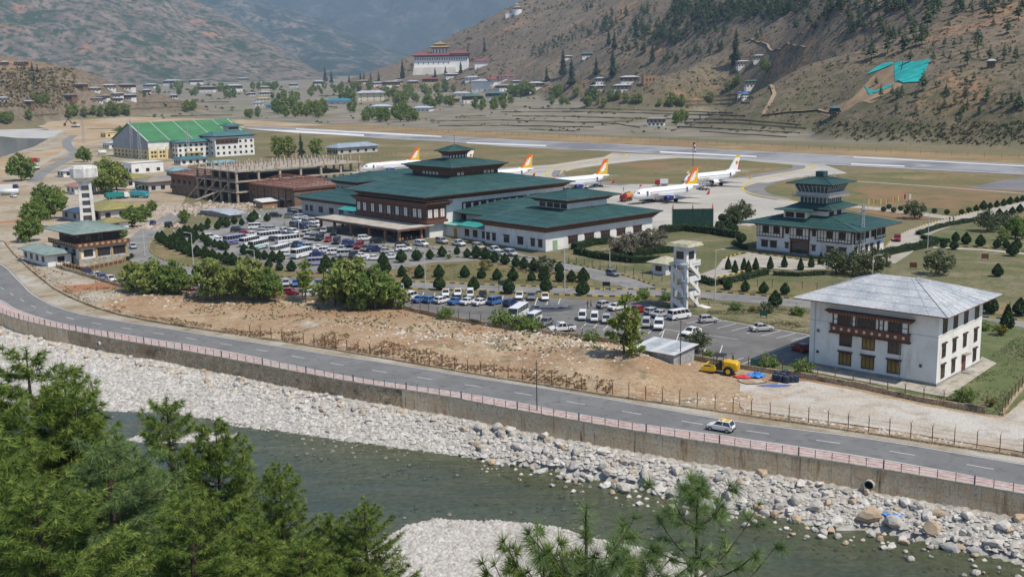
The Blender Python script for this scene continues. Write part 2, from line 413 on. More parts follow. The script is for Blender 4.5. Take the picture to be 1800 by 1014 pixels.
# ------------------------------------------------------------------ mountains
TOPS = [float(TZ.max())+40]
def mountain_mat(name, base, pale, forest, red, amt, sc=1.0):
    return layered(name, base, [(pale,.006*sc,.42,.6),(red,.0035*sc,.6,.68),(forest,.004*sc, amt, amt+.1,(1,1,.6)),(forest,.02*sc,.45,.6),(pale,.03*sc,.62,.7)], rough=1.0, bump=.6, bscale=.02*sc, bdist=14)
def mountain(name, ridge, foot, m, seed, back=1500, amp=.16, nr=90, step=6):
    """ridge/foot: (px, py, distance) along the skyline and along the base"""
    px = np.arange(ridge[0][0], ridge[-1][0]+1, step); ry, rdist = lerp_tab(ridge, px); fy, fd = lerp_tab(foot, px)
    V = np.zeros((nr+12, len(px),3))
    for c, x in enumerate(px):
        a = at(x, float(fy[c]), float(fd[c])); r = at(x, float(ry[c]), float(rdist[c]))
        for k in range(nr):
            s = k/(nr-1); V[k,c] = a*(1-s) + r*s
            V[k,c,2] = a.z + (r.z-a.z)*(s**1.15)
        d = Vector((r.x, r.y,0)).normalized()
        for k in range(12):
            t = (k+1)/12*back; V[nr+k,c] = (r.x+d.x*t, r.y+d.y*t, r.z-t*.55)
    X, Y = V[...,0], V[...,1]; hgt = (V[nr-1,:,2]-V[0,:,2])[None,:]
    s = np.concatenate([np.linspace(0,1,nr), np.zeros(12)])[:,None]; env = np.sin(PI*s)**.8
    sz = max(500., float(np.mean(hgt))*1.1)
    V[...,2] += env*((ridged(X/sz, Y/sz,5, seed)-.62)*hgt*amp*2.2 + (fbm(X/sz*4, Y/sz*4,4, seed+5)-.5)*hgt*amp*.5)
    V[...,2] = np.maximum(V[...,2],-4); TOPS.append(float(V[...,2].max()))
    o = grid_mesh(name, V, *V.shape[:2], m); return struct(o)
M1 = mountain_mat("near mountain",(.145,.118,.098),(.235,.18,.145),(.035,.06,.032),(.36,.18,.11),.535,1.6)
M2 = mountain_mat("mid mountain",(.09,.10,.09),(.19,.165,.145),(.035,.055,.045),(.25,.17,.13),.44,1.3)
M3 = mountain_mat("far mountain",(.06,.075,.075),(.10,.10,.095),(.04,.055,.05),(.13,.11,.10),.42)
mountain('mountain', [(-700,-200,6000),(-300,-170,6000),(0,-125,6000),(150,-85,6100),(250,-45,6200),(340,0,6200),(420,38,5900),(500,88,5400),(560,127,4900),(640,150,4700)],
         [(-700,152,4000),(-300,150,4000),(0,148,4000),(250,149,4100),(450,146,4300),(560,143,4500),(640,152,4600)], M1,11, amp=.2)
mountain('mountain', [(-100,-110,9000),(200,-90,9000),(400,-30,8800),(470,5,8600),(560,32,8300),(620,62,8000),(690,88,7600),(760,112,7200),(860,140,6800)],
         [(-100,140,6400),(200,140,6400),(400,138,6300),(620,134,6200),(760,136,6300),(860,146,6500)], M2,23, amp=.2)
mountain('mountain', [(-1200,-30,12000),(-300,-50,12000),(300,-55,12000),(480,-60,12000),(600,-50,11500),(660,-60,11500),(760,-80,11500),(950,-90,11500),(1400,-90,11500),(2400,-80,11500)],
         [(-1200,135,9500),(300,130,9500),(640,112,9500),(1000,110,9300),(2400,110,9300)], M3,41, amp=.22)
# ------------------------------------------------------------------ sheets on the level valley floor
C_ = {}
asph = layered('asphalt',(.165,.165,.162), [((.20,.198,.192),.12,.4,.62),((.13,.13,.13),.6,.52,.68)], rough=.85, fine=(.12,9), bump=.15, bscale=14, bdist=.03)
asph_old = layered('old asphalt',(.20,.195,.185), [((.27,.262,.245),.1,.4,.62),((.13,.128,.122),.45,.55,.68)], rough=.9, fine=(.1,7))
asph_new = layered('dark asphalt',(.14,.136,.13), [((.19,.185,.175),.16,.42,.62),((.10,.098,.095),.35,.58,.7)], rough=.85, fine=(.12,8))
rwm = layered('runway asphalt',(.30,.30,.305), [((.18,.18,.19),.02,.42,.6,(1,1,1)),((.36,.355,.345),.08,.55,.7)], rough=.8, fine=(.06,2))
apm = layered('apron concrete',(.40,.375,.33), [((.47,.44,.39),.03,.42,.6),((.29,.27,.24),.05,.56,.72),((.33,.31,.28),.35,.55,.75)], rough=.85, fine=(.06,3))
conc = layered('concrete paving',(.36,.33,.28), [((.43,.395,.34),.15,.42,.6),((.26,.24,.20),.5,.55,.72)], rough=.9, fine=(.1,6))
drygrass = layered('dry grass',(.20,.155,.08), [((.135,.14,.06),.035,.42,.6),((.27,.20,.11),.02,.5,.64),((.11,.115,.05),.4,.5,.7),((.24,.15,.085),.012,.58,.66)], rough=1, fine=(.22,3.0), bump=.3, bscale=4)
lawn = layered('lawn',(.165,.15,.08), [((.115,.125,.055),.12,.42,.58),((.23,.195,.115),.06,.48,.62),((.07,.095,.032),.9,.5,.7)], rough=1, fine=(.25,5), bump=.3, bscale=6)
greenlawn = layered('green lawn',(.115,.14,.06), [((.155,.165,.08),.2,.45,.62),((.085,.115,.045),1.0,.5,.7),((.22,.195,.115),.1,.56,.7)], rough=1, fine=(.25,6), bump=.3, bscale=7)
scrub = layered('rough ground',(.23,.185,.12), [((.30,.25,.18),.06,.45,.6),((.14,.135,.075),.1,.5,.64),((.12,.115,.07),.6,.5,.7)], rough=1, fine=(.2,3), bump=.3, bscale=3)
dirt = layered('orange earth',(.335,.23,.14), [((.42,.33,.22),.05,.42,.6),((.29,.17,.095),.08,.52,.66),((.47,.44,.38),.07,.62,.70),((.20,.165,.10),.16,.58,.68),((.52,.49,.44),.5,.66,.74),((.24,.14,.075),.9,.52,.72)], rough=1, fine=(.2,3.2), bump=.5, bscale=2.2)
gravel_m = layered('pale gravel',(.44,.385,.315), [((.50,.47,.42),.08,.42,.6),((.38,.25,.15),.06,.56,.68),((.33,.29,.23),.4,.52,.7)], rough=1, fine=(.2,4), bump=.4, bscale=4)
white_p = mat('white road paint',(.68,.67,.64),.7, var=.12, scale=3)
yellow_p = mat('yellow paint',(.60,.43,.06),.7, var=.15, scale=2)
black_p = mat('black paint',(.035,.035,.035),.7, var=.2, scale=2)
def sheet(name, px, m, z, cell=None, disp=None): return patch(name, GP(px), m, z, cell, disp)
def uneven(a=.3, s=9.0, seed=3): return lambda X, Y, d: (fbm(X/s, Y/s,4, seed)-.35)*a*2*np.clip(d/3,0,1)
sheet('airfield_grass', [(430,227)]+RWNEAR[1:7]+[(1180,276),(1078,272),(1062,279),(970,293),(880,299),(690,286),(600,300),(470,275),(440,250)], drygrass,.03)
sheet('apron', [(560,335),(640,292),(690,283),(880,296),(970,290),(1062,276),(1076,269),(1200,274),(1330,282),(1450,290),(1490,305),(1420,312),(1350,322),(1330,331),(1340,342),(1400,353),(1440,380),(1300,400),(1180,405),(1000,390),(800,350)], apm,.06)
sheet('airfield_grass', [(984,306),(1007,298),(1060,290),(1120,283),(1190,278),(1304,282),(1404,291),(1398,297),(1350,304),(1304,312),(1250,318),(1202,324),(1100,324),(1029,321),(995,314)], drygrass,.10)
sheet('airfield_grass', [(1329,331),(1350,322),(1400,313),(1480,306),(1620,303),(1800,313),(2050,328),(2300,350),(2300,420),(2000,372),(1800,352),(1700,374),(1640,385),(1600,388),(1500,372),(1400,354),(1340,341)], drygrass,.09)
patch('runway', GP(RWFAR) + GP(RWNEAR)[::-1], rwm,.12)
sheet('runway_shoulder', [(430,212),(625,219),(776,228),(905,234),(1180,246),(1281,252),(1450,260),(1800,276),(2100,291),(2100,302),(1800,288.5),(1450,271.5),(1281,263.5),(1180,257.5),(905,245.5),(776,238.5),(625,229.5),(430,220.5)], layered('runway verge',(.25,.175,.09), [((.33,.24,.13),.02,.4,.6),((.19,.16,.085),.05,.5,.66),((.28,.17,.09),.3,.5,.7)], rough=1, fine=(.2,2)),.09)
rn, rfw = smooth_line(GP(RWNEAR),8), smooth_line(GP(RWFAR),8)
ribbon('runway_edge_line', offset(rn,2.0),1.2, white_p,.16); ribbon('runway_edge_line', offset(rfw,-2.0),1.2, white_p,.16)
for poly in ([(430,226.5),(520,230),(640,237),(640,240),(520,234)], [(520,226.5),(700,235.5),(776,240),(776,241.5),(700,238),(520,228)], [(820,250.5),(960,256),(960,258),(820,252.5)], [(1160,266.5),(1330,275),(1330,277),(1160,269)], [(1496,288),(1590,292),(1590,294),(1496,290)], [(1500,276),(1800,292),(1800,293.5),(1500,277.5)]):
    sheet('runway_marking', poly, white_p,.17)
for line in ([(1075,268.5),(1098,271),(1100,275),(1090,279),(1040,287),(985,294),(964,301),(962,309),(985,316.5)], [(1420,288.5),(1430,292),(1428,296),(1390,305),(1330,317),(1308,326),(1306,334),(1330,343),(1400,355)], [(985,306),(990,300),(1005,295)]):
    ribbon('taxi_line', smooth_line(GP(line),4),.9, yellow_p,.13)
for line in ([(1076,272),(1062,280.5),(970,294),(880,301)],):
    ribbon('taxi_line', smooth_line(GP(line),4),.8, yellow_p,.13)
tdark = layered('dark taxi edge',(.19,.185,.18), [((.24,.23,.22),.1,.4,.6)], rough=.85)
for line, w in (([(1404,291),(1400,297),(1352,305),(1306,313)],6),([(985,300),(981,307),(992,315),(1030,322),(1100,325.5)],6),([(1348,322),(1326,331),(1336,342),(1378,351)],8)):
    ribbon('taxiway_edge', smooth_line(GP(line),3), w, tdark,.115)
sheet('dark_apron_slab', [(1700,331),(1760,318),(1830,308),(1990,322),(1900,338),(1800,336)], layered('slab',(.16,.155,.165), [((.22,.21,.215),.06,.4,.6)]),.13)
ribbon('service_path', smooth_line(GP([(1480,318),(1560,323),(1660,330),(1800,341),(2000,357)]),6),2.2, conc,.14)
sheet('rough_airfield', [(1480,330),(1600,334),(1800,346),(1990,360),(1800,352),(1700,372),(1590,372)], layered('reddish grass',(.24,.155,.085), [((.17,.14,.07),.04,.42,.6),((.105,.12,.05),.06,.52,.66)], rough=1, fine=(.2,3)),.12)
sheet('car_park_asphalt', [(300,432),(345,405),(430,385),(480,371),(530,374),(600,395),(700,430),(775,432),(862,436),(975,458),(1100,490),(1085,503),(1010,482),(930,466),(840,458),(760,462),(690,474),(600,484),(480,470),(380,448)], asph_old,.04)
sheet('car_park_asphalt', [(205,494),(300,496),(400,503),(600,508),(705,511),(860,521),(1034,528),(1119,529),(1213,553),(1324,572),(1428,588),(1424,642),(1310,648),(1219,632),(1080,603),(962,587),(873,575),(771,558),(702,541),(577,530),(400,522),(237,511)], asph_new,.04)
A1 = smooth_line(GP([(312,376),(268,404),(243,426),(238,442),(262,460),(320,474),(400,486),(500,494),(600,499),(720,501.5),(850,507),(960,511),(1060,515),(1150,515),(1263,521),(1420,535),(1560,549),(1720,565),(1800,572),(2050,597)]),2.5)
ribbon('access_road', A1,7.6, asph_old,.05)
A2 = smooth_line(GP([(690,430),(780,446),(870,452),(960,463),(1030,476),(1090,492),(1130,507)]),2.5)
ribbon('access_road', A2,6.6, asph_old,.058)
sheet('grass_island', [(705,470),(760,463),(840,460),(930,470),(1000,484),(1050,497),(1040,503),(950,500),(850,496),(760,491),(700,488)], drygrass,.08,1.6, uneven(.25,6))
sheet('grass_island', [(300,428),(340,436),(420,452),(520,474),(600,486),(690,476),(700,488),(600,490),(480,484),(380,476),(310,466),(272,448),(272,432)], drygrass,.08,1.6, uneven(.15,6))
sheet('verge', [(1122,527),(1180,528),(1257,531),(1424,546),(1470,552),(1470,592),(1424,586),(1324,569.5),(1213,551)], lawn,.09,1.5, uneven(.35,5))
sheet('garden', [(980,435),(1080,400),(1180,400),(1320,395),(1330,445),(1270,452),(1262,470),(1295,480),(1400,476),(1500,470),(1680,455),(1620,425),(1700,395),(1900,370),(2200,420),(2200,620),(1900,566),(1720,553),(1560,537),(1420,524),(1263,511),(1180,503),(1130,497),(1060,470),(1000,462)], lawn,.03,3.0, uneven(.2,12))
sheet('dry_bed', [(1250,493),(1400,500),(1560,510),(1720,528),(1900,545),(1900,563),(1720,551),(1560,536),(1420,523),(1263,510)], drygrass,.12)
sheet('courtyard', [(1272,455),(1318,445),(1440,462),(1505,463),(1480,472),(1400,476),(1330,470),(1290,482),(1225,497),(1205,492),(1258,473)], conc,.10)
ribbon('service_road', smooth_line(GP([(1545,462),(1578,441),(1600,418),(1640,400),(1716,379),(1800,360),(1950,332)]),3),7.5, conc,.10)
ribbon('service_road', smooth_line(GP([(1400,362),(1500,364),(1580,372),(1680,385)]),3),6.5, conc,.115)
ribbon('garden_path', smooth_line(GP([(1640,436),(1727,440),(1800,447),(1950,462)]),3),3.0, conc,.13)
sheet('garden_lawn', [(1640,415),(1680,400),(1760,392),(1900,375),(1950,455),(1800,443),(1727,437),(1650,432)], greenlawn,.09)
sheet('dry_lawn', [(1560,468),(1700,455),(1900,470),(1950,540),(1720,523),(1560,505)], layered('sparse lawn',(.17,.155,.09), [((.115,.125,.05),.08,.42,.6),((.23,.20,.13),.1,.5,.64),((.09,.10,.04),.6,.52,.7)], rough=1, fine=(.25,4)),.10)
sheet('lawn', [(1424,588),(1470,594),(1720,560),(1810,578),(1980,600),(1900,640),(1764,730),(1629,708),(1504,680),(1380,658),(1310,646),(1424,642)], greenlawn,.05,2.0, uneven(.12,6))
sheet('stone_terrace', [(1420,642),(1645,682),(1717,639),(1726,628),(1752,640),(1664,700),(1560,680),(1410,652)], layered('flagstones',(.36,.325,.265), [((.44,.405,.34),.3,.42,.58),((.25,.23,.18),.8,.52,.66),((.16,.17,.09),.25,.6,.7)], rough=.95),.17)
RFAR = [(-300,398),(-160,420),(-70,440),(0,462.6),(35.5,493),(59,516),(95,536),(142,551),(201,562),(308,578.6),(400,594),(441,600),(596,624.5),(743,647),(850,665),(1048,696),(1280,737),(1530,770),(1800,815),(2050,857),(2400,917)]
RNEAR = [(-420,428),(-260,456),(-140,484),(-60,505),(0,529),(24,543),(71,560),(135,575),(248.5,594),(400,619),(604,661),(850,698),(1048,734.6),(1300,771.5),(1530,806),(1800,854.7),(2050,898),(2400,958)]
rfl, rnl = smooth_line(GP(RFAR),2.5), smooth_line(GP(RNEAR),2.5)
patch('road', rfl + rnl[::-1], asph,.03)
ribbon('road_line', offset(rfl,-.35),.16, white_p,.045); ribbon('road_line', offset(rnl,.3),.13, white_p,.045)
cen = []
for k in range(240):
    t = k/239; a = rfl[int(t*(len(rfl)-1))]; cen.append(a)
import bisect
def nearest(pts, p): return min(pts, key=lambda q: (q-p).length_squared)
cen = [(p + nearest(rnl, p))*.5 for p in rfl]
for p, t in resample(cen,9.0):
    q = p + t*3.0; ribbon('lane_dash', [p, q],.14, white_p,.047)
dw = [(p - t*0, t) for p, t in resample(WALLW,2.0)]
patch('sidewalk', rnl + [p for p in WALLW][::-1], layered('pink paving',(.46,.345,.315), [((.52,.43,.40),.9,.42,.6),((.37,.225,.20),1.6,.5,.66),((.40,.365,.325),.35,.56,.68)], rough=.9, fine=(.12,5)),.11)
kb = MB()
for a, b in zip(rnl, rnl[1:]):
    t = (b-a).normalized(); n = Vector((-t.y, t.x,0))
    kb.hexa([(a.x,a.y,0),(b.x,b.y,0),(b.x-n.x*.14,b.y-n.y*.14,0),(a.x-n.x*.14,a.y-n.y*.14,0)], [(a.x,a.y,.13),(b.x,b.y,.13),(b.x-n.x*.14,b.y-n.y*.14,.13),(a.x-n.x*.14,a.y-n.y*.14,.13)])
struct(kb.build('kerb', mat('kerb concrete',(.40,.37,.32),.9, var=.2, scale=2)))
PF = [(60,455),(100,471),(140,483),(166,491),(204,503),(237,512),(300,519),(400,523),(494,526),(577,531),(702,542),(771,559),(873,576),(962,588),(1080,604),(1219,633),(1304,649),(1420,666),(1504,681),(1629,709),(1761,731)]
FF = [(9.5,427),(24,446),(59,479),(95,507.6),(125,524),(166,541),(213,555),(284,569),(400,586),(520,604),(680,631),(873,664.5),(1080,697.6),(1250,722),(1530,763),(1800,804),(1990,836)]
patch('road_verge', rfl + smooth_line(GP([(-120,395)]+FF+[(2300,892)]),3)[::-1], layered('verge grit',(.36,.31,.235), [((.27,.215,.14),.2,.45,.62),((.43,.40,.34),.1,.5,.64),((.17,.16,.09),.3,.58,.7)], rough=1, fine=(.2,4)),.025)
def bumps(X, Y, d):
    big = np.zeros_like(X)
    for px, py, h, r in [(600,590,1.3,9),(700,600,1.6,8),(820,585,1.2,6),(780,610,1.0,5),(960,600,1.4,6),(1040,640,1.8,7),(1110,650,2.2,6),(1150,665,1.4,5),(1090,680,1.3,4),(1000,660,1.0,5),(560,570,.9,8),(1010,625,1.0,5),(300,520,.8,8),(250,530,1.0,7)]:
        c = G(px, py); big += h*np.exp(-(((X-c.x)**2+(Y-c.y)**2)/(r*r)))
    sc = np.clip(1.15-(X-20)/26,.25,1)
    return ((fbm(X/5, Y/5,4,2)-.42)*1.0*sc + (fbm(X/1.6, Y/1.6,3,8)-.5)*.35*sc + big*.75)*np.clip(d/3.5,0,1)
patch('earth_field', smooth_line(GP([(160,500)]+PF[4:]+[(1800,700),(2000,660)]),3) + GP([(2300,892)]) + smooth_line(GP(FF[5:]),3)[::-1], dirt,.05,1.05, bumps)
patch('gravel_yard', GP([(1300,668),(1420,672),(1504,688),(1629,716),(1761,738),(1800,705),(1990,660),(2250,880),(1990,826),(1800,796),(1640,770),(1530,752),(1400,735),(1300,720)]), gravel_m,.16,2.0, uneven(.12,4))
patch('bank_scrub', GP([(10,425),(60,452),(100,470),(140,482),(200,500),(240,512),(300,520),(260,560),(213,553),(166,539),(125,522),(95,506),(59,477),(24,444)]), layered('rubbly bank',(.33,.27,.19), [((.42,.39,.33),.12,.42,.6),((.34,.16,.085),.06,.54,.64),((.17,.16,.09),.2,.56,.68)], rough=1, fine=(.25,3), bump=.5, bscale=3),.06,1.2, uneven(.5,4))
sheet('rough_ground', [(-400,420),(-300,300),(-100,240),(60,222),(140,222),(230,240),(330,290),(330,340),(310,378),(262,404),(240,428),(232,442),(215,455),(140,470),(60,450),(9,425),(-100,395)], layered('works ground',(.34,.27,.18), [((.42,.37,.30),.03,.42,.6),((.36,.19,.10),.025,.56,.66),((.18,.165,.09),.05,.54,.66),((.26,.22,.16),.3,.5,.7)], rough=1, fine=(.2,2)),.03)
patch('bare_earth', [castv(*p) for p in [(40,214),(200,206),(430,212),(600,221),(600,226),(430,226),(300,224),(230,238),(120,262),(60,300),(-60,320),(-60,290),(100,262),(130,240)]], layered('orange works earth',(.37,.26,.15), [((.44,.36,.25),.02,.42,.6),((.30,.18,.10),.03,.56,.68)], rough=1, fine=(.2,1)),.06,25, lambda X, Y, d: valley(Y)+.3*np.clip((Y-1130)/100,0,3))
sheet('river_gravel', [(-300,260),(-60,224),(20,222),(112,218),(118,226),(96,240),(60,250),(0,262),(-200,300)], layered('white shingle',(.50,.48,.45), [((.40,.39,.37),.05,.4,.6)]),.09)
sheet('river_water', [(-300,290),(-60,256),(0,240),(30,243),(85,244),(60,258),(0,277),(-200,320)], mat('far river water',(.10,.125,.13),.15, var=.15, scale=.05, spec=.5),.12)
ribbon('embankment', smooth_line(GP([(-200,322),(0,278),(60,260),(95,243),(116,231)]),5),1.6, mat('embankment concrete',(.42,.36,.28),.9, var=.15, scale=.2),.2)
ribbon('side_road', smooth_line(GP([(60,320),(72,306),(95,292),(118,280),(132,270),(120,258),(118,248),(130,238)]),4),7, asph_old,.10)
ribbon('side_road', smooth_line(GP([(0,300),(50,288),(100,275),(120,262),(128,250)]),4),5, conc,.09)
# ------------------------------------------------------------------ river, banks, retaining wall
ZW = -5.6
AFAR = [(-300,640),(-100,690),(60,712),(192,722),(300,726),(400,741),(482,755),(604,773.5),(727,790),(808,800),(916,816),(1002,830),(1087,847),(1161,868),(1212,884),(1286,890),(1368,906),(1451,926),(1548,933),(1620,948),(1699,966),(1771,982),(1850,1000),(2200,1080)]
BNEAR = [(560,1120),(600,1030),(650,960),(718,922),(767,912),(850,916),(878,915),(986,927),(1041,946),(1130,962),(1188,977),(1230,1002),(1270,1040),(1300,1120)]
SLOPEF = [(-500,880),(-100,960),(200,1010),(450,1080),(600,1170),(900,1290),(1300,1350),(1900,1390),(2400,1400)]   # foot of the near slope (seen behind the pines)
aw = GP(AFAR, ZW); bwp = GP(BNEAR, ZW)
def pdist(X, Y, line, closed=False):
    pts = [(p[0], p[1]) for p in line]; D = np.full(X.shape,1e9)
    for (x0,y0),(x1,y1) in zip(pts, pts[1:]):
        dx, dy = x1-x0, y1-y0; t = np.clip(((X-x0)*dx+(Y-y0)*dy)/(dx*dx+dy*dy+1e-9),0,1)
        D = np.minimum(D, np.hypot(X-x0-t*dx, Y-y0-t*dy))
    return D
def above(X, Y, line):                       # True where farther than a left-to-right line
    u = np.array([p[0]/p[1] for p in line]); d = np.array([p[1] for p in line]); o = np.argsort(u)
    return Y > np.interp(X/np.maximum(Y,1), u[o], d[o])
def inpoly_np(X, Y, poly):
    r = np.zeros(X.shape, bool); n = len(poly); j = n-1
    for i in range(n):
        xi, yi, xj, yj = poly[i][0], poly[i][1], poly[j][0], poly[j][1]
        if yi != yj: r ^= ((yi > Y) != (yj > Y)) & (X < (xj-xi)*(Y-yi)/(yj-yi)+xi)
        j = i
    return r
BARP = [(p.x, p.y) for p in bwp]
def bed(X, Y):
    dW = pdist(X, Y, WALLW); dA = pdist(X, Y, aw); dB = pdist(X, Y, bwp)
    bank = above(X, Y, aw); bar = inpoly_np(X, Y, BARP)
    w = dW/(dW+dA+1e-6)
    zb = -2.6 - 2.3*np.clip(dW/7.0,0,1)**.85 - (.70)*np.clip(w,0,1)
    zb = np.maximum(zb,-2.6 + (ZW+2.6)*w**.8)
    zb = zb + (fbm(X/3, Y/3,3,4)-.5)*.5*np.clip(dA/3,0,1)
    sh = np.minimum(dA, dB)
    zw = ZW - np.minimum(1.5,.036*sh + .0)*1.0 - .03 - (fbm(X/9, Y/9,4,14)-.5)*.45*np.clip(sh/7,0,1)
    c = G(560,850, ZW); zw = zw + .30*np.exp(-(((X-c.x)/16)**2+((Y-c.y)/3.0)**2))
    c = G(520,790, ZW); zw = zw + .12*np.exp(-(((X-c.x)/22)**2+((Y-c.y)/5.0)**2))
    zw = np.minimum(zw, ZW-.05)
    c = G(290,772, ZW); zw = zw + .75*np.exp(-(((X-c.x)/9)**2+((Y-c.y)/2.2)**2))
    zr = ZW + np.minimum(.8,.09*dB) + (fbm(X/5, Y/5,3,6)-.5)*.25*np.clip(dB/3,0,1)
    z = np.where(bank, zb, np.where(bar, zr, zw))
    R = np.hypot(X, Y)
    slope = 43.6 - .60*R + (fbm(X/7, Y/7,3,16)-.5)*2.0*np.clip(R/20,0,1) + np.clip(-X-10,0,60)*.05
    return np.maximum(z, slope), slope > z
xs = np.arange(-150,150,.8); ys = np.arange(2,240,.8)
BX, BY = np.meshgrid(xs, ys); BZ, BS = bed(BX, BY)
behind = above(BX, BY, [p + (Vector((p.x,p.y,0)).normalized())*1.2 for p in WALLW])
kp = ~(behind[:-1,:-1] & behind[:-1,1:] & behind[1:,1:] & behind[1:,:-1])
BZ = np.where(behind, np.minimum(BZ,-2.7), BZ)
rb = mat('river stones bed',(.30,.28,.24),.95, col2=(.46,.44,.41), scale=1.3, bump=.6, bscale=5, coord='Object')
river_bed = grid_mesh('riverbed', np.stack([BX, BY, BZ],-1), *BX.shape, rb, keep=kp & ~(BS[:-1,:-1] & BS[1:,1:] & (BY[:-1,:-1] < 200)))
struct(river_bed)
slope_m = layered('pine slope floor',(.10,.085,.05), [((.15,.12,.07),.3,.4,.6),((.06,.075,.03),.4,.5,.65)], rough=1, fine=(.3,4))
hb = grid_mesh('hillside', np.stack([BX, BY, BZ-.02],-1), *BX.shape, slope_m, keep=(BS[:-1,:-1] | BS[1:,1:]) & kp); struct(hb)
def water():
    m = bpy.data.materials.new('river water'); m.use_nodes = True; N = m.node_tree.nodes; L = m.node_tree.links; N.remove(N['Principled BSDF'])
    out = N['Material Output']; a = N.new('ShaderNodeAttribute'); a.attribute_name = 'depth'
    df = N.new('ShaderNodeBsdfDiffuse'); tr = N.new('ShaderNodeBsdfTransparent'); gl = N.new('ShaderNodeBsdfGlossy'); gl.inputs['Roughness'].default_value = .07
    df.inputs[0].default_value = (.044,.068,.055,1); tr.inputs[0].default_value = (.53,.58,.45,1)
    mp = N.new('ShaderNodeMapRange'); mp.inputs[1].default_value = .02; mp.inputs[2].default_value = 1.6; mp.inputs[3].default_value = .12; mp.inputs[4].default_value = .97; L.new(a.outputs['Fac'], mp.inputs[0])
    m1 = N.new('ShaderNodeMixShader'); L.new(mp.outputs[0], m1.inputs[0]); L.new(tr.outputs[0], m1.inputs[1]); L.new(df.outputs[0], m1.inputs[2])
    geo = N.new('ShaderNodeNewGeometry'); mm = N.new('ShaderNodeMapping'); mm.inputs['Rotation'].default_value = (0,0,.55); mm.inputs['Scale'].default_value = (.35,1.1,1); L.new(geo.outputs['Position'], mm.inputs[0])
    nz = N.new('ShaderNodeTexNoise'); nz.inputs['Scale'].default_value = 1.3; nz.inputs['Detail'].default_value = 5; nz.inputs['Roughness'].default_value = .62; L.new(mm.outputs[0], nz.inputs[0])
    bp = N.new('ShaderNodeBump'); bp.inputs['Strength'].default_value = .8; bp.inputs['Distance'].default_value = .26; n3 = N.new('ShaderNodeTexNoise'); n3.inputs['Scale'].default_value = .16; n3.inputs['Detail'].default_value = 3; L.new(mm.outputs[0], n3.inputs[0]); mr = N.new('ShaderNodeMapRange'); mr.inputs[1].default_value = .42; mr.inputs[2].default_value = .62; mr.inputs[3].default_value = .15; mr.inputs[4].default_value = 1.0; L.new(n3.outputs[0], mr.inputs[0]); mu = N.new('ShaderNodeMath'); mu.operation = 'MULTIPLY'; L.new(nz.outputs[0], mu.inputs[0]); L.new(mr.outputs[0], mu.inputs[1]); L.new(mu.outputs[0], bp.inputs['Height'])
    L.new(bp.outputs[0], gl.inputs['Normal']); fr = N.new('ShaderNodeFresnel'); fr.inputs[0].default_value = 1.33; L.new(bp.outputs[0], fr.inputs['Normal'])
    m2 = N.new('ShaderNodeMixShader'); L.new(fr.outputs[0], m2.inputs[0]); L.new(m1.outputs[0], m2.inputs[1]); L.new(gl.outputs[0], m2.inputs[2]); L.new(m2.outputs[0], out.inputs[0])
    return m
wx, wy = np.meshgrid(np.arange(-150,150,1.6), np.arange(60,240,1.6)); wz, wsl = bed(wx, wy)
deep = ZW - wz; kk = deep > -.05; wk = kk[:-1,:-1] | kk[1:,1:] | kk[1:,:-1] | kk[:-1,1:]
wk &= ~above(wx, wy, WALLW)[:-1,:-1]
wat = grid_mesh('river', np.stack([wx, wy, np.full(wx.shape, ZW)],-1), *wx.shape, water(), keep=wk); struct(wat)
fa = wat.data.attributes.new('depth', 'FLOAT', 'POINT'); fa.data.foreach_set('value', np.clip(deep,0,3).ravel().astype(np.float32))
def rock_mesh(name, m, seed, sub=2, flat=.7):
    bm = bmesh.new(); bmesh.ops.create_icosphere(bm, subdivisions=sub, radius=1); r = random.Random(seed)
    pl = [Vector((r.gauss(0,1), r.gauss(0,1), r.gauss(0,1))).normalized() for _ in range(15)]; dd = [r.uniform(.42,.85) for _ in pl]
    sx, sy = r.uniform(.8,1.25), r.uniform(.7,1.0)
    for v in bm.verts:
        for n, d in zip(pl, dd):
            k = v.co.dot(n)
            if k > d: v.co -= n*(k-d)
        v.co = Vector((v.co.x*sx, v.co.y*sy, v.co.z*flat)) + Vector((r.uniform(-.03,.03), r.uniform(-.03,.03), r.uniform(-.03,.03)))
    me = bpy.data.meshes.new(name); bm.to_mesh(me); bm.free(); me.materials.append(m); return me
stone_mats = [mat('pale boulder',(.50,.47,.42),.9, col2=(.36,.335,.30), scale=1.6, bump=.3, bscale=6), mat('tan boulder',(.48,.38,.27),.9, col2=(.38,.29,.20), scale=1.4, bump=.3, bscale=6),
              mat('grey boulder',(.30,.29,.28),.9, col2=(.42,.41,.39), scale=1.5, bump=.3, bscale=6), mat('white boulder',(.60,.57,.53),.9, col2=(.45,.43,.40), scale=1.5, bump=.3, bscale=6)]
ROCKS = [[rock_mesh('boulder', m,10*i+j) for j in range(3)] for i, m in enumerate(stone_mats)]
def bed_z(x, y): return 0.0
BOULD = []      # (x, y, z, r, kind)
rr = random.Random(5)
WS = resample(WALLW,.55)
def side(p, t, d): return p + Vector((t.y,-t.x,0))*d      # towards the river
cand = []
for p, t in WS:
    q0 = proj((p.x, p.y,0))[0]
    if q0 < -60 or q0 > 1900: continue
    wmax = 5.5 if q0 < 420 else (7.0 if q0 < 900 else 10.5)
    for _ in range(3 if q0 > 850 else 2):
        d = rr.uniform(.5, wmax); big = 1 if q0 > 850 else .75
        cand.append((side(p, t, d),1.05*big*rr.choice([.3,.4,.45,.55,.6,.75,.9])*(1.1 if d < wmax*.7 else .7), q0, d))
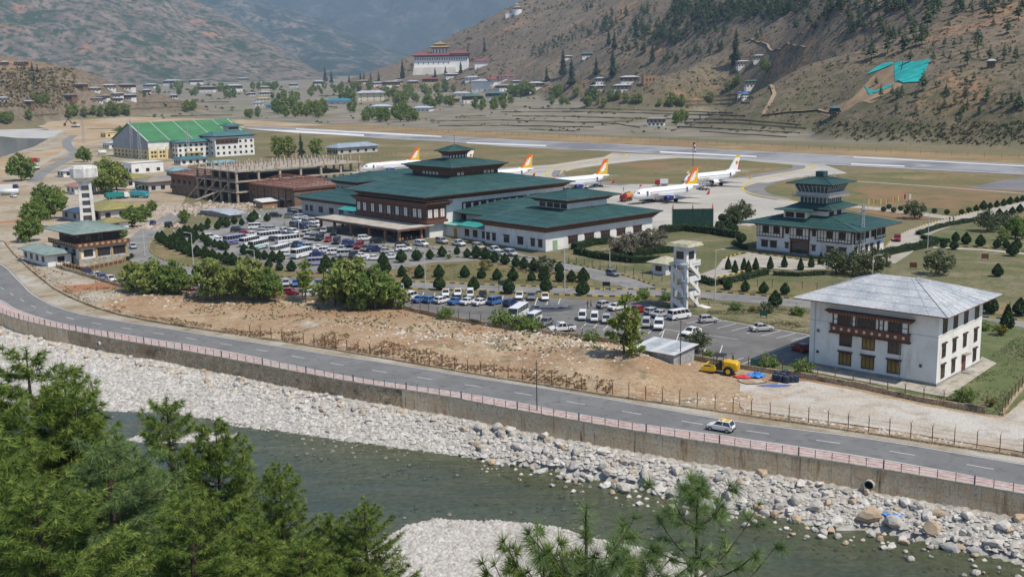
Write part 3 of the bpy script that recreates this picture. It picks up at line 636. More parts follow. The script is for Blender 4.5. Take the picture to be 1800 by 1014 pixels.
for px, py, r_, k in [(1525,915,2.0,1),(1400,890,1.1,0),(1640,937,1.4,1),(1572,925,1.3,0),(1470,865,1.3,1),(1612,897,1.1,2),(1670,955,1.2,2),(1270,880,1.2,2),(1370,893,1.0,2),(1715,960,1.0,2),(1460,925,.9,1),(1330,850,1.0,0),(1190,846,1.0,0),(1010,822,.9,2),(960,805,.9,0),(1100,842,.8,1),(1620,880,1.2,0),(1700,900,1.2,0),(1760,905,1.1,0),(1550,890,1.2,0),(1655,890,1.1,1)]:
    g = G(px, py,-4.9); BOULD.append((g.x, g.y, bed_z(g.x, g.y), r_, k))
rr.shuffle(cand)
cell_ = {}
for p, r_, q0, d in cand:
    key = (int(p.x/ .62), int(p.y/ .62))
    if key in cell_: continue
    cell_[key] = 1
    if any(math.hypot(p.x-b[0], p.y-b[1]) < b[3]*.9 for b in BOULD[:21]): continue
    k = rr.choices([0,1,2,3], [4,4.5 if q0 < 420 else 2.0,1.6 if q0 > 800 else .5,3.5])[0]
    BOULD.append((p.x, p.y, bed_z(p.x, p.y), r_, k))
_q = np.array([(b[0], b[1]) for b in BOULD]); _z = bed(_q[:,0], _q[:,1])[0]; BOULD = [(b[0], b[1], float(z), b[3], b[4]) for b, z in zip(BOULD, _z)]
scr = sorted(BOULD, key=lambda b: -b[3]/b[1])
def where_bank(px):
    return 'below the masonry wall' if px < 700 else 'below the concrete wall'
STR = ['road bend', 'masonry wall by the small drain', 'long masonry wall', 'masonry wall right end', 'first concrete panels', 'slender dark pole', 'wall opposite the tin shed', 'white taxi', 'drain pipe stretch', 'wall at the right edge']
KINDN = ['pale grey', 'tan', 'dark grey', 'whitish']
for i, b in enumerate(scr[:300]):
    px = proj(b[:3])[0]; o = link('boulder', ROCKS[b[4]][i % 3], None,(b[0], b[1], b[2]+b[3]*.22))
    o.rotation_euler = (rr.uniform(-.35,.35), rr.uniform(-.35,.35), rr.uniform(0,6.28)); o.scale = (b[3],)*3
    dwl = min(math.hypot(b[0]-p.x, b[1]-p.y) for p in WALLW[::3]); sz_ = 'big' if b[3] > .95 else 'middling' if b[3] > .62 else 'small'; ro_ = 'against the wall foot' if dwl < 3 else 'halfway down the bank' if dwl < 6.5 else 'near the water'; tag(o, '%s %s boulder %s, below the %s' % (sz_, KINDN[b[4]], ro_, STR[min(len(STR)-1, int(max(0, px)//180))]), 'boulder', 'boulders of the river wall riprap')
uniq = ['largest tan faceted boulder at the water below the drain pipe']
def stones_np(name, pts, rad, m, seed, tri=False):
    """many small faceted stones in one mesh (pts n x 3)"""
    g = np.random.default_rng(seed); n = len(pts)
    base = np.array([(1,0,0),(.3,.9,.1),(-.8,.5,0),(-.7,-.7,.1),(.4,-.95,0),(.15,.1,.75)])
    F0 = np.array([(0,1,5),(1,2,5),(2,3,5),(3,4,5),(4,0,5)])
    V = base[None]*(1+g.uniform(-.28,.28,(n,6,3)))*rad[:,None,None]
    a = g.uniform(0,6.283, n); c, s = np.cos(a)[:,None], np.sin(a)[:,None]
    V = np.stack([V[...,0]*c-V[...,1]*s, V[...,0]*s+V[...,1]*c, V[...,2]],-1) + pts[:,None,:]
    F = (F0[None]+ (np.arange(n)*6)[:,None,None]).reshape(-1,3)
    me = bpy.data.meshes.new(name); nv = n*6; nf = len(F)
    me.vertices.add(nv); me.vertices.foreach_set('co', V.astype(np.float32).ravel())
    me.loops.add(nf*3); me.loops.foreach_set('vertex_index', F.astype(np.int32).ravel())
    me.polygons.add(nf); me.polygons.foreach_set('loop_start', np.arange(0, nf*3,3, dtype=np.int32)); me.polygons.foreach_set('loop_total', np.full(nf,3, np.int32))
    me.update(calc_edges=True); me.validate(); me.materials.append(m); return link(name, me)
def random_island(name, cols, rough=.9):
    m = bpy.data.materials.new(name); m.use_nodes = True; N = m.node_tree.nodes; L = m.node_tree.links; b = N['Principled BSDF']; b.inputs['Roughness'].default_value = rough; b.inputs['Specular IOR Level'].default_value = .2
    g = N.new('ShaderNodeNewGeometry'); rp = N.new('ShaderNodeValToRGB'); e = rp.color_ramp.elements
    while len(e) < len(cols): e.new(.5)
    for i, c in enumerate(cols): e[i].position = i/(len(cols)-1); e[i].color = (*c,1)
    L.new(g.outputs['Random Per Island'], rp.inputs[0]); L.new(rp.outputs[0], b.inputs['Base Color']); return m
ISL = G(290,772, ZW)
shingle = random_island('shingle stones', [(.27,.25,.225),(.40,.38,.35),(.51,.49,.46),(.34,.31,.275),(.57,.545,.51),(.44,.42,.385)])
riprap_m = random_island('riprap stones', [(.42,.39,.34),(.56,.53,.48),(.50,.41,.29),(.38,.36,.33),(.60,.57,.53),(.45,.35,.24)])
g_ = np.random.default_rng(3)
rest = np.array([(b[0], b[1], b[2]) for b in scr[300:]]); rrad = np.array([b[3] for b in scr[300:]])
tag(stones_np('riprap', rest, rrad*1.05, riprap_m,4), None, None, None, 'stuff')
def scatter(n, x0, x1, y0, y1, test):
    X = g_.uniform(x0, x1, n*8); Y = g_.uniform(y0, y1, n*8); k = test(X, Y); return X[k][:n], Y[k][:n]
def vis(X, Y):
    u = X/np.maximum(Y,1); return np.abs(u) < .50
X, Y = scatter(42000,-110,90,88,230, lambda X, Y: vis(X,Y) & (above(X,Y,aw) | ((np.hypot(X-ISL.x,(Y-ISL.y)*2) < 16) & (bed(X,Y)[0] > ZW-.06))) & ~above(X,Y,[side(p,t,.6) for p,t in resample(WALLW,2)]))
Z = bed(X, Y)[0]; stuff(stones_np('shingle_bank', np.stack([X,Y,Z-.02],-1), g_.gamma(3.2,.058,len(X))+.05, shingle,8))
X, Y = scatter(30000,-45,60,78,132, lambda X, Y: vis(X,Y) & inpoly_np(X,Y,BARP))
Z = bed(X, Y)[0]; stuff(stones_np('shingle_bar', np.stack([X,Y,Z-.02],-1), g_.gamma(3.2,.045,len(X))+.04, shingle,9))
X, Y = scatter(1600,-70,70,85,190, lambda X, Y: vis(X,Y) & ~above(X,Y,aw) & ~inpoly_np(X,Y,BARP) & (bed(X,Y)[0] > ZW-.28) & (bed(X,Y)[0] < ZW+.0))
Z = bed(X, Y)[0]; stuff(stones_np('river_stones', np.stack([X,Y,Z-.05],-1), g_.gamma(3.0,.06,len(X))+.05, random_island('wet stones', [(.16,.145,.12),(.24,.22,.19),(.12,.11,.09),(.34,.32,.29)]),10))
wallc = layered('board-marked concrete',(.62,.46,.285), [((.66,.54,.38),.5,.42,.6),((.36,.20,.10),1.1,.57,.70,(1,1,.12)),((.14,.12,.10),1.7,.60,.70,(1,1,.10)),((.35,.31,.25),3.0,.5,.7)], rough=.95, fine=(.1,5), bump=.2, bscale=3, bdist=.05)
def masonry():
    m = layered('river stone masonry',(.46,.35,.225), [((.57,.465,.32),1.1,.42,.6),((.36,.25,.15),.12,.52,.64),((.15,.13,.09),.3,.56,.68)], rough=1, fine=(.15,4))
    N = m.node_tree.nodes; L = m.node_tree.links; b = N['Principled BSDF']; src = b.inputs['Base Color'].links[0].from_socket
    geo = N.new('ShaderNodeNewGeometry'); vo = N.new('ShaderNodeTexVoronoi'); vo.feature = 'DISTANCE_TO_EDGE'; vo.inputs['Scale'].default_value = 2.6; L.new(geo.outputs['Position'], vo.inputs['Vector'])
    mr = N.new('ShaderNodeMapRange'); mr.inputs[2].default_value = .12; mr.inputs[3].default_value = .45; L.new(vo.outputs['Distance'], mr.inputs[0])
    vm = N.new('ShaderNodeVectorMath'); vm.operation = 'SCALE'; L.new(src, vm.inputs[0]); L.new(mr.outputs[0], vm.inputs['Scale']); L.new(vm.outputs[0], b.inputs['Base Color'])
    bp = N.new('ShaderNodeBump'); bp.inputs['Strength'].default_value = .8; bp.inputs['Distance'].default_value = .12; L.new(mr.outputs[0], bp.inputs['Height']); L.new(bp.outputs[0], b.inputs['Normal']); return m
stone_wall_m = masonry()
RW = thing('retaining_wall', 'long riverside retaining wall, stone masonry then rust-streaked concrete, under the road', 'wall')
def wall_seg(a, b, off0, off1, z0, z1):
    t = (b-a).normalized(); n = Vector((t.y,-t.x,0)); mb = MB()
    A, B = a+n*off0, b+n*off0; C, D = b+n*off1, a+n*off1
    return mb.hexa([(A.x,A.y,z0),(D.x,D.y,z0),(C.x,C.y,z0),(B.x,B.y,z0)], [(A.x,A.y,z1),(D.x,D.y,z1),(C.x,C.y,z1),(B.x,B.y,z1)])
segs = [p for p, _ in resample(WALLW,2.4)]
mason = MB(); core = MB()
for a, b in zip(segs, segs[1:]):
    px = proj((a.x, a.y,0))[0]
    cop = wall_seg(a, b,-.25,.1,-.02,.16); cop.build('coping', mat('coping concrete',(.42,.38,.31),.9, var=.2, scale=1.5), RW)
    if 108 < px < 702: mason.__class__.add(mason, *(lambda s: (s.v, s.f))(wall_seg(a, b,-.2,.02,-5.2,-.02)))
    else:
        t = (b-a).normalized()*.012; lower = random.Random(int(px)).uniform(-1.55,-1.25)
        wall_seg(a+t, b-t,-.2,.06+RNG.uniform(0,.015), lower+.012,-.02).build('concrete_panel', wallc, RW)
        wall_seg(a+t, b-t,-.2,.06+RNG.uniform(0,.015),-5.2, lower-.012).build('concrete_panel', wallc, RW)
        core.__class__.add(core, *(lambda s: (s.v, s.f))(wall_seg(a, b,-.2,.035,-5.2,-.03)))
mason.build('masonry_section', stone_wall_m, RW); core.build('joint_core', mat('wall joint',(.17,.14,.11),1), RW)
def drain(px, py, r):
    p = nearest(WALLW, G(px, py,-1.5) + Vector((0,0,0)));
    i = min(range(len(WALLW)), key=lambda k: abs(proj((WALLW[k].x, WALLW[k].y,-2.0))[0]-px)); p = WALLW[i]; t = (WALLW[i+1]-WALLW[i-1]).normalized(); n = Vector((t.y,-t.x,0))
    z = -2.0 if px > 900 else -1.35
    c = Vector((p.x, p.y, z)); o = thing('drain_pipe', 'round drain pipe mouth in the ' + ('concrete' if px > 900 else 'masonry') + ' river wall', 'pipe', c)
    mb = MB(); n_ = 20; a = Vector((t.x,t.y,0)); b = Vector((0,0,1)); V = []
    for off, rad in ((-.1,r),(.55,r),(.55,r*.84),(-.1,r*.84)):
        for k in range(n_): th = 2*PI*k/n_; V.append(n*off + a*rad*math.cos(th) + b*rad*math.sin(th))
    mb.add(V, [(q*n_+k, q*n_+(k+1)%n_,(q+1)%4*n_+(k+1)%n_,(q+1)%4*n_+k) for q in range(3) for k in range(n_)])
    mb.build('pipe_ring', mat('pipe concrete',(.42,.40,.36),.9, var=.15, scale=3), o)
    d = MB(); d.add([n*.10 + a*r*.84*math.cos(2*PI*k/n_) + b*r*.84*math.sin(2*PI*k/n_) for k in range(n_)], [tuple(range(n_))]); d.build('pipe_mouth', mat('pipe dark',(.015,.014,.012),1), o)
drain(1537,862,.62); drain(180,605,.42)
rail_m = mat('painted rail steel',(.10,.095,.10),.6, var=.25, scale=2)
RL = thing('railing', 'thin dark post and wire railing along the riverside pink sidewalk', 'railing')
pm = MB(); pm.box(-.035,.035,-.035,.035,0,1.0); pme = pm.mesh('post', rail_m)
pm2 = MB(); pm2.box(-.07,.07,-.07,.07,0,1.1); pme2 = pm2.mesh('post', rail_m)
rp_ = resample(WALLW,2.0)
for i,(p, t) in enumerate(rp_): link('post', pme2 if i % 5 == 0 else pme, RL,(p.x, p.y,.15), math.atan2(t.y, t.x))
for z in (.5,.85,1.1):
    w = MB()
    for (a, _),(b, _) in zip(rp_, rp_[1:]): w.cyl((a.x,a.y,z),(b.x,b.y,z),.016, n=3, cap=False)
    w.build('rail', rail_m, RL)
# ------------------------------------------------------------------ buildings
white_w = layered('whitewash',(.75,.735,.70), [((.66,.64,.60),.25,.45,.65),((.50,.46,.40),.7,.58,.74,(1,1,.16)),((.60,.57,.52),1.6,.6,.75,(1,1,.2))], rough=.9, fine=(.03,3))
cream_w = mat('cream render',(.62,.50,.26),.9, var=.1, scale=.4)
grey_w = layered('bare concrete',(.40,.37,.33), [((.48,.45,.40),.3,.42,.6),((.28,.25,.22),.5,.55,.7)], rough=.95)
plinth_m = mat('plinth grey',(.30,.29,.275),.95, var=.2, scale=1)
timber = mat('dark timber',(.085,.048,.034),.7, var=.35, scale=2.0)
timber_r = mat('red-brown timber',(.16,.065,.042),.7, var=.3, scale=1.5)
carved = mat('carved painted timber',(.20,.075,.045),.7, col2=(.10,.05,.035), scale=3.0)
brick_r = mat('red brick',(.20,.10,.075),.9, var=.3, scale=2.5)
glass_d = mat('window glass',(.022,.026,.03),.08, spec=.6)
glass_b = mat('blue window glass',(.06,.085,.10),.08, spec=.7)
curtain = mat('yellow curtain',(.24,.16,.045),.9, var=.3, scale=4)
gold_m = mat('gilded metal',(.55,.38,.07),.4, metal=.4)
def roof_mat(name, c, c2, fine=.08, rough=.55):
    return layered(name, c, [(c2,.18,.42,.62),(tuple(x*.72 for x in c),.6,.56,.72),(tuple(min(1,x*1.35) for x in c),.9,.6,.75,(1,1,1))], rough=rough, fine=(fine,2.5), spec=.35)
teal = roof_mat('dark teal sheet roof',(.025,.072,.066),(.038,.096,.088),.16)
teal_l = mat('bright teal sheet roof',(.045,.30,.27),.5, var=.12, scale=.6)
teal_w = roof_mat('weathered green roof',(.20,.265,.235),(.26,.32,.29))
teal_g = roof_mat('grey-teal roof',(.06,.16,.17),(.085,.19,.20))
green_r = mat('bright green sheet roof',(.065,.20,.085),.55, var=.12, scale=.15)
tin = roof_mat('weathered tin roof',(.47,.48,.49),(.33,.36,.385),.16)
tin_b = roof_mat('rusty tin roof',(.33,.27,.22),(.25,.24,.23))
ochre_r = roof_mat('mossy ochre roof',(.30,.27,.095),(.24,.22,.10))
red_r = mat('red sheet roof',(.25,.075,.065),.7, var=.2, scale=.3)
_cache = {}
def shared(key, fn):
    if key not in _cache: _cache[key] = fn()
    return _cache[key]
class Bld:
    def __init__(s, name, label, org, rot, cat='building', group=None):
        s.o = thing(name, label, cat,(org[0], org[1], org[2] if len(org) > 2 else 0), rot, group)
    def part(s, name, mb, m, parent=None, smooth=False): return mb.build(name, m, parent or s.o, smooth)
    def box(s, name, m, x0, x1, y0, y1, z0, z1, parent=None): return s.part(name, MB().box(x0,x1,y0,y1,z0,z1), m, parent)
    def roof(s, m, x0, x1, y0, y1, z, top, rise, th=.22, name='roof', fas=timber, cap=True):
        """frustum or hip roof: eave rectangle to top rectangle (tx0,tx1,ty0,ty1)"""
        a, b, c, d = top; mb = MB(); zt = z+rise
        E = [(x0,y0),(x1,y0),(x1,y1),(x0,y1)]; Tp = [(a,c),(b,c),(b,d),(a,d)]
        V = [(*p, z) for p in E] + [(*p, zt) for p in Tp]
        mb.add(V, [(0,1,5,4),(1,2,6,5),(2,3,7,6),(3,0,4,7),(4,5,6,7)])
        r = s.part(name, mb, m)
        f = MB(); f.add([(*p, z) for p in E] + [(*p, z-th) for p in E] + [(x0+.9,y0+.9,z-th),(x1-.9,y0+.9,z-th),(x1-.9,y1-.9,z-th),(x0+.9,y1-.9,z-th)],
              [(i,4+i,4+(i+1)%4,(i+1)%4) for i in range(4)] + [(4+i,8+i,8+(i+1)%4,4+(i+1)%4) for i in range(4)] + [(8,9,10,11)])
        s.part('fascia', f, fas, r)
        if cap and x1-x0 > 9:
            sm = MB()
            for q in (.22,.44,.66,.86):
                c4 = [tuple(Vector((*e_, z+.02)).lerp(Vector((*t_, zt+.02)), q)) for e_, t_ in zip(E, Tp)]
                for i in range(4): sm.cyl(c4[i], c4[(i+1)%4],.045, n=4, cap=False)
            for i in range(4):
                for k in range(1,9):
                    q = k/9; a_ = Vector((*E[i], z+.02)).lerp(Vector((*E[(i+1)%4], z+.02)), q); b_ = Vector((*Tp[i], zt+.02)).lerp(Vector((*Tp[(i+1)%4], zt+.02)), q); sm.cyl(a_, b_,.035, n=4, cap=False)
            s.part('sheet_seam', sm, m, r)['kind'] = 'stuff'
        if cap:
            for i in range(4): s.part('ridge_cap', MB().cyl((*E[i], z+.03),(*Tp[i], zt+.03),.09, n=5), m, r)
        return r
    def cornice(s, x0, x1, y0, y1, z, n=3, step=.32, hgt=.3, ms=None):
        ms = ms or [timber, timber_r, timber]
        for k in range(n):
            e = step*(k+1); s.box('cornice', ms[k % len(ms)], x0-e, x1+e, y0-e, y1+e, z+k*hgt, z+(k+1)*hgt-.004)
    def dentils(s, x0, x1, y0, y1, z, sz=.22, gap=.75, m=None):
        mb = MB(); m = m or mat('painted bracket',(.42,.22,.13),.8)
        n = int((x1-x0)/gap)
        for i in range(n):
            x = x0+(i+.5)*gap; mb.box(x-sz/2, x+sz/2, y0-sz, y0-.01, z, z+sz)
        for i in range(int((y1-y0)/gap)):
            y = y0+(i+.5)*gap; mb.box(x0-sz, x0-.01, y-sz/2, y+sz/2, z, z+sz)
        o = s.part('bracket_row', mb, m); o['kind'] = 'stuff'
    def win(s, face, pos, z, w, h, n=2, fm=None, gm=None, lint=True, arch=False, at_=0.0, wm=None, proud=.10):
        """face L: plane x=at_ facing -x, pos along y.  face R: plane y=at_ facing -y, pos along x"""
        fm = fm or timber; gm = gm or glass_d
        def mk():
            mb = MB(); t = min(.14, w*.08); mb.m = None
            f = lambda a0,a1,b0,b1,d0,d1: mb.box(a0,a1,-d1,-d0,b0,b1)
            f(-w/2,w/2,h-t,h,-.02,proud); f(-w/2,w/2,0,t,-.02,proud+.03); f(-w/2,-w/2+t,t,h-t,-.02,proud); f(w/2-t,w/2,t,h-t,-.02,proud)
            for k in range(1, n): x = -w/2+w*k/n; f(x-t*.4,x+t*.4,t,h-t,-.02,proud-.02)
            f(-w/2+t,w/2-t,h*.7,h*.7+t*.6,-.02,proud-.03)
            if arch:
                for k in range(n):
                    xa, xb = -w/2+w*k/n+t*.5,-w/2+w*(k+1)/n-t*.5; r = (xb-xa)/2
                    for sx in (-1,1):
                        xm = (xa+xb)/2; mb.add([(xm+sx*r,-proud+.03,h-t),(xm+sx*r,-proud+.03,h-t-r*1.1),(xm+sx*r*.55,-proud+.03,h-t-r*.35),(xm,-proud+.03,h-t)], [(0,1,2,3) if sx<0 else (3,2,1,0)])
            if lint: f(-w/2-.12,w/2+.12,h,h+.16,-.02,proud+.12); f(-w/2-.2,w/2+.2,h+.16,h+.26,-.02,proud+.2)
            return mb.mesh('window', fm)
        me = shared(('win',w,h,n,fm.name,lint,arch,proud), mk)
        o = link('window', me, s.o)
        def pk():
            mb = MB(); pw = w/n; mb.box(-pw/2+.03,pw/2-.03,-.05,-.01,.08,h-.08); return mb.mesh('pane', gm)
        pme = shared(('pane',w,h,n,gm.name), pk)
        for k in range(n): link('pane', pme, o,(-w/2+w*(k+.5)/n,0,0))
        if face == 'R': o.location = (pos, at_, z)
        elif face == 'L': o.location = (at_, pos, z); o.rotation_euler = (0,0,-PI/2)
        elif face == 'B': o.location = (pos, at_, z); o.rotation_euler = (0,0,PI)
        return o
def LOC(org, rot):
    ca, sa = math.cos(rot), math.sin(rot)
    def f(px, py, z=0.0):
        d = G(px, py, z) - Vector((org[0], org[1], z)); return (d.x*ca+d.y*sa,-d.x*sa+d.y*ca)
    return f
def rect(f, z, n, l, r):
    a, b, c = f(*n, z), f(*l, z), f(*r, z); return ((a[0]+b[0])/2, c[0],(a[1]+c[1])/2, b[1])
D = math.radians
def white_building():
    c, rot, Ly, Lx = frame((1645,680),(1424,640),(1716,638)); H = 11.0
    b = Bld('office_block', 'three-storey whitewashed office with weathered grey hip roof and carved timber bay', c, rot)
    b.box('wall', white_w,0, Lx,0, Ly,.5, H); b.box('plinth', plinth_m,-.08, Lx+.08,-.08, Ly+.08,0,.5)
    b.box('stone_band', mat('grey painted band',(.52,.51,.49),.9),-.02, Lx+.02,-.02, Ly+.02,7.35,7.5)
    for y in (14.3,10.6,6.5): b.win('L', y,.95,2.05,2.0,3, gm=curtain, arch=True); b.win('L', y,3.95,2.05,1.95,3, gm=curtain if y == 10.6 else glass_d, arch=True)
    b.box('bay_back', white_w,-.35,-.02,4.3,16.6,7.2,9.0)
    b.box('bay_panel', carved,-.5,-.02,4.2,16.7,6.1,7.25)
    b.box('bay_sill', timber,-.62,-.02,4.0,16.9,5.9,6.1); b.box('bay_sill', timber,-.60,-.02,4.05,16.85,7.25,7.38)
    for y, n, w in ((14.5,3,2.2),(10.9,4,3.0),(6.4,3,2.2)): b.win('L', y,7.38, w,1.55, n, arch=True, lint=False, at_=-.36)
    for y in (4.35,8.2,8.9,12.6,13.2,16.3): b.box('bay_post', timber,-.48,-.34, y-.09, y+.09,7.38,9.0)
    for y in (4.9,8.55,12.9,15.95): b.box('bay_rail', timber,-.43,-.35, y-.45, y+.45,8.1,8.18)
    for k in range(3): b.box('bay_cornice', [timber, timber_r, timber][k],-.5-.22*(k+1),-.02,4.1-.2*(k+1),16.8+.2*(k+1),9.0+.2*k,9.2+.2*k-.004)
    mb = MB()
    for k in range(26): y = 4.2+k*.49; mb.box(-.85,-.72,y-.1,y+.1,9.02,9.18)
    o = b.part('bracket_row', mb, mat('painted bracket',(.42,.22,.13),.8)); o['kind'] = 'stuff'
    motif = mat('white painted motif',(.62,.50,.38),.8)
    for k in range(10):
        y = 5.0+k*1.23; m = MB(); m.cyl((-.52,y,6.68),(-.505,y,6.68),.24, n=10); b.part('painted_motif', m, motif)
    for x in (2.2,6.2,10.3,14.7):
        b.win('R', x,7.75,1.55,2.15,2); b.win('R', x,4.1,1.3,1.95,2)
        if x != 10.3: b.win('R', x,.95,1.3,1.95,2)
    dr = b.box('door', timber_r,9.65,10.95,-.12,0,.35,2.75); b.box('handle', gold_m,10.7,10.8,-.2,-.121,1.4,1.5, dr)
    b.box('awning', tin_b,9.4,11.2,-.9,-.02,2.95,3.05); b.box('step', plinth_m,9.3,11.3,-1.3,-.1,.1,.33); b.box('step', plinth_m,9.3,11.3,-1.7,-1.3,.1,.22)
    for y, z in ((18.9,5.6),(18.9,2.2),(2.4,2.6)):
        v = b.box('vent', plinth_m,-.14,-.01, y-.22, y+.22, z, z+.45); b.box('vent_slot', glass_d,-.17,-.141, y-.15, y+.12, z+.07, z+.36, v)
    pipe = MB(); pipe.cyl((-.06, Ly-.9,.5),(-.06, Ly-.9, H),.05); pipe.cyl((-.06,5.6,.5),(-.06,5.6,6),.05); b.part('downpipe', pipe, mat('pipe grey',(.45,.45,.44),.6))
    o = 2.0; b.roof(tin,-o, Lx+o+.4,-o, Ly+o, H-.05,(Lx/2-.3, Lx/2+.3,7.2, Ly-7.0),3.2,.16, fas=timber_r)
    return b
white_building()
def atc():
    c, rot, Ly, Lx = frame((1498,457.5),(1320.4,441.7),(1570,444.7)); rot = rot; H = 7.4
    b = Bld('control_tower', 'airport control tower, white two-storey base with stacked dark teal roofs and glazed cab', c, rot, 'tower')
    b.box('wall', white_w,0, Lx,0, Ly,0, H); b.box('plinth', plinth_m,-.06, Lx+.06,-.06, Ly+.06,0,.35)
    def bay(face, p0, p1, wins):
        mid = (p0+p1)/2
        def bx(name, m, a0, a1, z0, z1, d):
            if face == 'L': return b.box(name, m,-d,-.005, a0, a1, z0, z1)
            return b.box(name, m, a0, a1,-d,-.005, z0, z1)
        bx('bay_wall', white_w, p0, p1,4.1, H-.05,.4); bx('bay_sill', timber, p0-.15, p1+.15,3.9,4.1,.55)
        for z in (4.75,): bx('bay_rail', timber, p0, p1, z, z+.12,.46)
        bx('bay_head', timber, p0-.1, p1+.1,6.75,7.1,.55)
        k = p0
        while k < p1+.01: bx('bay_post', timber, k-.07, k+.07,4.1,6.8,.46); k += (p1-p0)/max(3, round((p1-p0)/.85))
        for q in wins: b.win(face, q,4.9,1.7,1.75,3, at_=-.42, lint=False)
    bay('L',.35,9.3,(2.6,6.0)); bay('L',11.8,17.0,(14.4,)); bay('L',19.2, Ly-.3,(21.0,24.0))
    bay('R',.35,5.6,(1.7,4.2)); bay('R', Lx-5.2, Lx-.3,(Lx-3.9, Lx-1.5))
    for y in (2.6,6.0,22.0,24.6): b.win('L', y,1.1,1.9,1.6,3)
    for y in (10.5,18.1): b.win('L', y,1.3,1.0,1.3,2); b.win('L', y,5.0,1.0,1.3,2)
    for x in (1.4,4.2,7.2,9.9,13.5,16.6):
        if x < Lx-.6: b.win('R', x,1.1,1.35,1.75,2)
    for x in (7.4,10.2): b.win('R', x,4.6,1.6,1.7,2)
    ent = b.box('entrance', glass_d,-.03,.3,12.0,16.8,.2,3.55); b.box('lintel', carved,-.45,-.005,11.8,17.0,3.3,3.88)
    for y in (11.9,16.9): b.box('jamb', timber_r,-.3,-.01, y-.16, y+.16,0,3.3)
    b.box('step', plinth_m,-1.4,-.1,11.6,17.2,0,.18)
    b.cornice(0, Lx,0, Ly, H-.9,3,.3,.3)
    z = H+.1; o = 3.2; cx, cy = Lx/2, Ly/2
    b.roof(teal,-o, Lx+o,-o, Ly+o, z,(cx-5.2, cx+5.2, cy-5.6, cy+5.6),2.3,.2)
    zb = z+1.2
    b.box('upper_wall', white_w, cx-5.0, cx+4.6, cy-4.4, cy+4.4, zb, zb+2.9); b.box('upper_wall', white_w, cx-7.2, cx-5.0, cy-.2, cy+6.4, zb-.4, zb+2.3)
    for y in (cy+1.6, cy+4.6): b.win('L', y, zb+.5,2.4,1.35,3, at_=cx-7.2, lint=False)
    for x in (cx-2.5, cx+1.5): b.win('R', x, zb+.7,2.2,1.4,3, at_=cy-4.4, lint=False)
    b.cornice(cx-5.0, cx+4.6, cy-4.4, cy+4.4, zb+2.3,2,.3,.3)
    b.roof(teal, cx-8.9, cx-1.0, cy-2.2, cy+8.2, zb+2.5,(cx-4.5, cx-1.2, cy, cy+4.0),.9,.18)
    b.roof(teal, cx-6.4, cx+7.2, cy-6.6, cy+6.2, zb+2.95,(cx-3.6, cx+3.6, cy-3.6, cy+3.6),1.2,.18)
    z1 = zb+3.7; w = 3.7
    gl = b.box('lantern_glazing', glass_b, cx-w, cx+w, cy-w, cy+w, z1, z1+2.1)
    wf = mat('white window frame',(.70,.70,.69),.6)
    for k in range(8):
        t = -w+2*w*k/7
        b.box('mullion', wf, cx+t-.07, cx+t+.07, cy-w-.08, cy-w+.02, z1, z1+2.1, gl); b.box('mullion', wf, cx-w-.08, cx-w+.02, cy+t-.07, cy+t+.07, z1, z1+2.1, gl)
    z2 = z1+2.1; w = 4.5
    b.box('balcony', mat('grey balcony wall',(.46,.45,.44),.8), cx-w, cx+w, cy-w, cy+w, z2, z2+1.0)
    rl = MB()
    for sx, sy, ex, ey in ((-1,-1,1,-1),(-1,-1,-1,1),(1,-1,1,1)):
        q = w+.7
        for h in (.5,1.0): rl.cyl((cx+sx*q,cy+sy*q,z2+h),(cx+ex*q,cy+ey*q,z2+h),.035,n=4)
        for k in range(7):
            t = k/6; x, y = cx+(sx+(ex-sx)*t)*q, cy+(sy+(ey-sy)*t)*q; rl.cyl((x,y,z2-.1),(x,y,z2+1.0),.035,n=4)
    rl_o = b.part('balcony_rail', rl, mat('rail grey',(.35,.35,.35),.5)); b.box('walkway', plinth_m, cx-w-.8, cx+w+.8, cy-w-.8, cy+w+.8, z2-.12, z2-.01)
    z3 = z2+1.0; a_, e_ = 4.0,4.75
    cab = MB(); cab.hexa([(cx-a_,cy-a_,z3),(cx+a_,cy-a_,z3),(cx+a_,cy+a_,z3),(cx-a_,cy+a_,z3)], [(cx-e_,cy-e_,z3+1.75),(cx+e_,cy-e_,z3+1.75),(cx+e_,cy+e_,z3+1.75),(cx-e_,cy+e_,z3+1.75)])
    co = b.part('cab_glazing', cab, glass_b); fr = MB()
    for k in range(9):
        t = -1+2*k/8
        for (fx, fy) in (((t),-1),(-1,t)):
            r_ = .14 if abs(t) > .99 else .06
            fr.cyl((cx+fx*a_*1.01, cy+fy*a_*1.01, z3),(cx+fx*e_*1.01, cy+fy*e_*1.01, z3+1.75), r_, n=4)
    b.part('cab_frame', fr, wf, co)
    b.cornice(cx-4.3, cx+4.3, cy-4.3, cy+4.3, z3+1.75,2,.35,.28)
    zt = z3+2.35; b.roof(teal, cx-6.5, cx+6.5, cy-6.5, cy+6.5, zt,(cx-1.2, cx+1.2, cy-1.2, cy+1.2),1.35,.18)
    b.box('roof_hut', teal, cx-1.1, cx+1.1, cy-1.1, cy+1.1, zt+1.2, zt+2.7)
    rr_ = MB(); q = 3.2
    for sx, sy, ex, ey in ((-1,-1,1,-1),(-1,-1,-1,1),(1,-1,1,1),(-1,1,1,1)):
        rr_.cyl((cx+sx*q,cy+sy*q,zt+1.5),(cx+ex*q,cy+ey*q,zt+1.5),.045,n=4)
        for k in range(6):
            t = k/5; x, y = cx+(sx+(ex-sx)*t)*q, cy+(sy+(ey-sy)*t)*q; rr_.cyl((x,y,zt+.55),(x,y,zt+1.5),.045,n=4)
    b.part('roof_rail', rr_, mat('rail dark',(.12,.12,.12),.5))
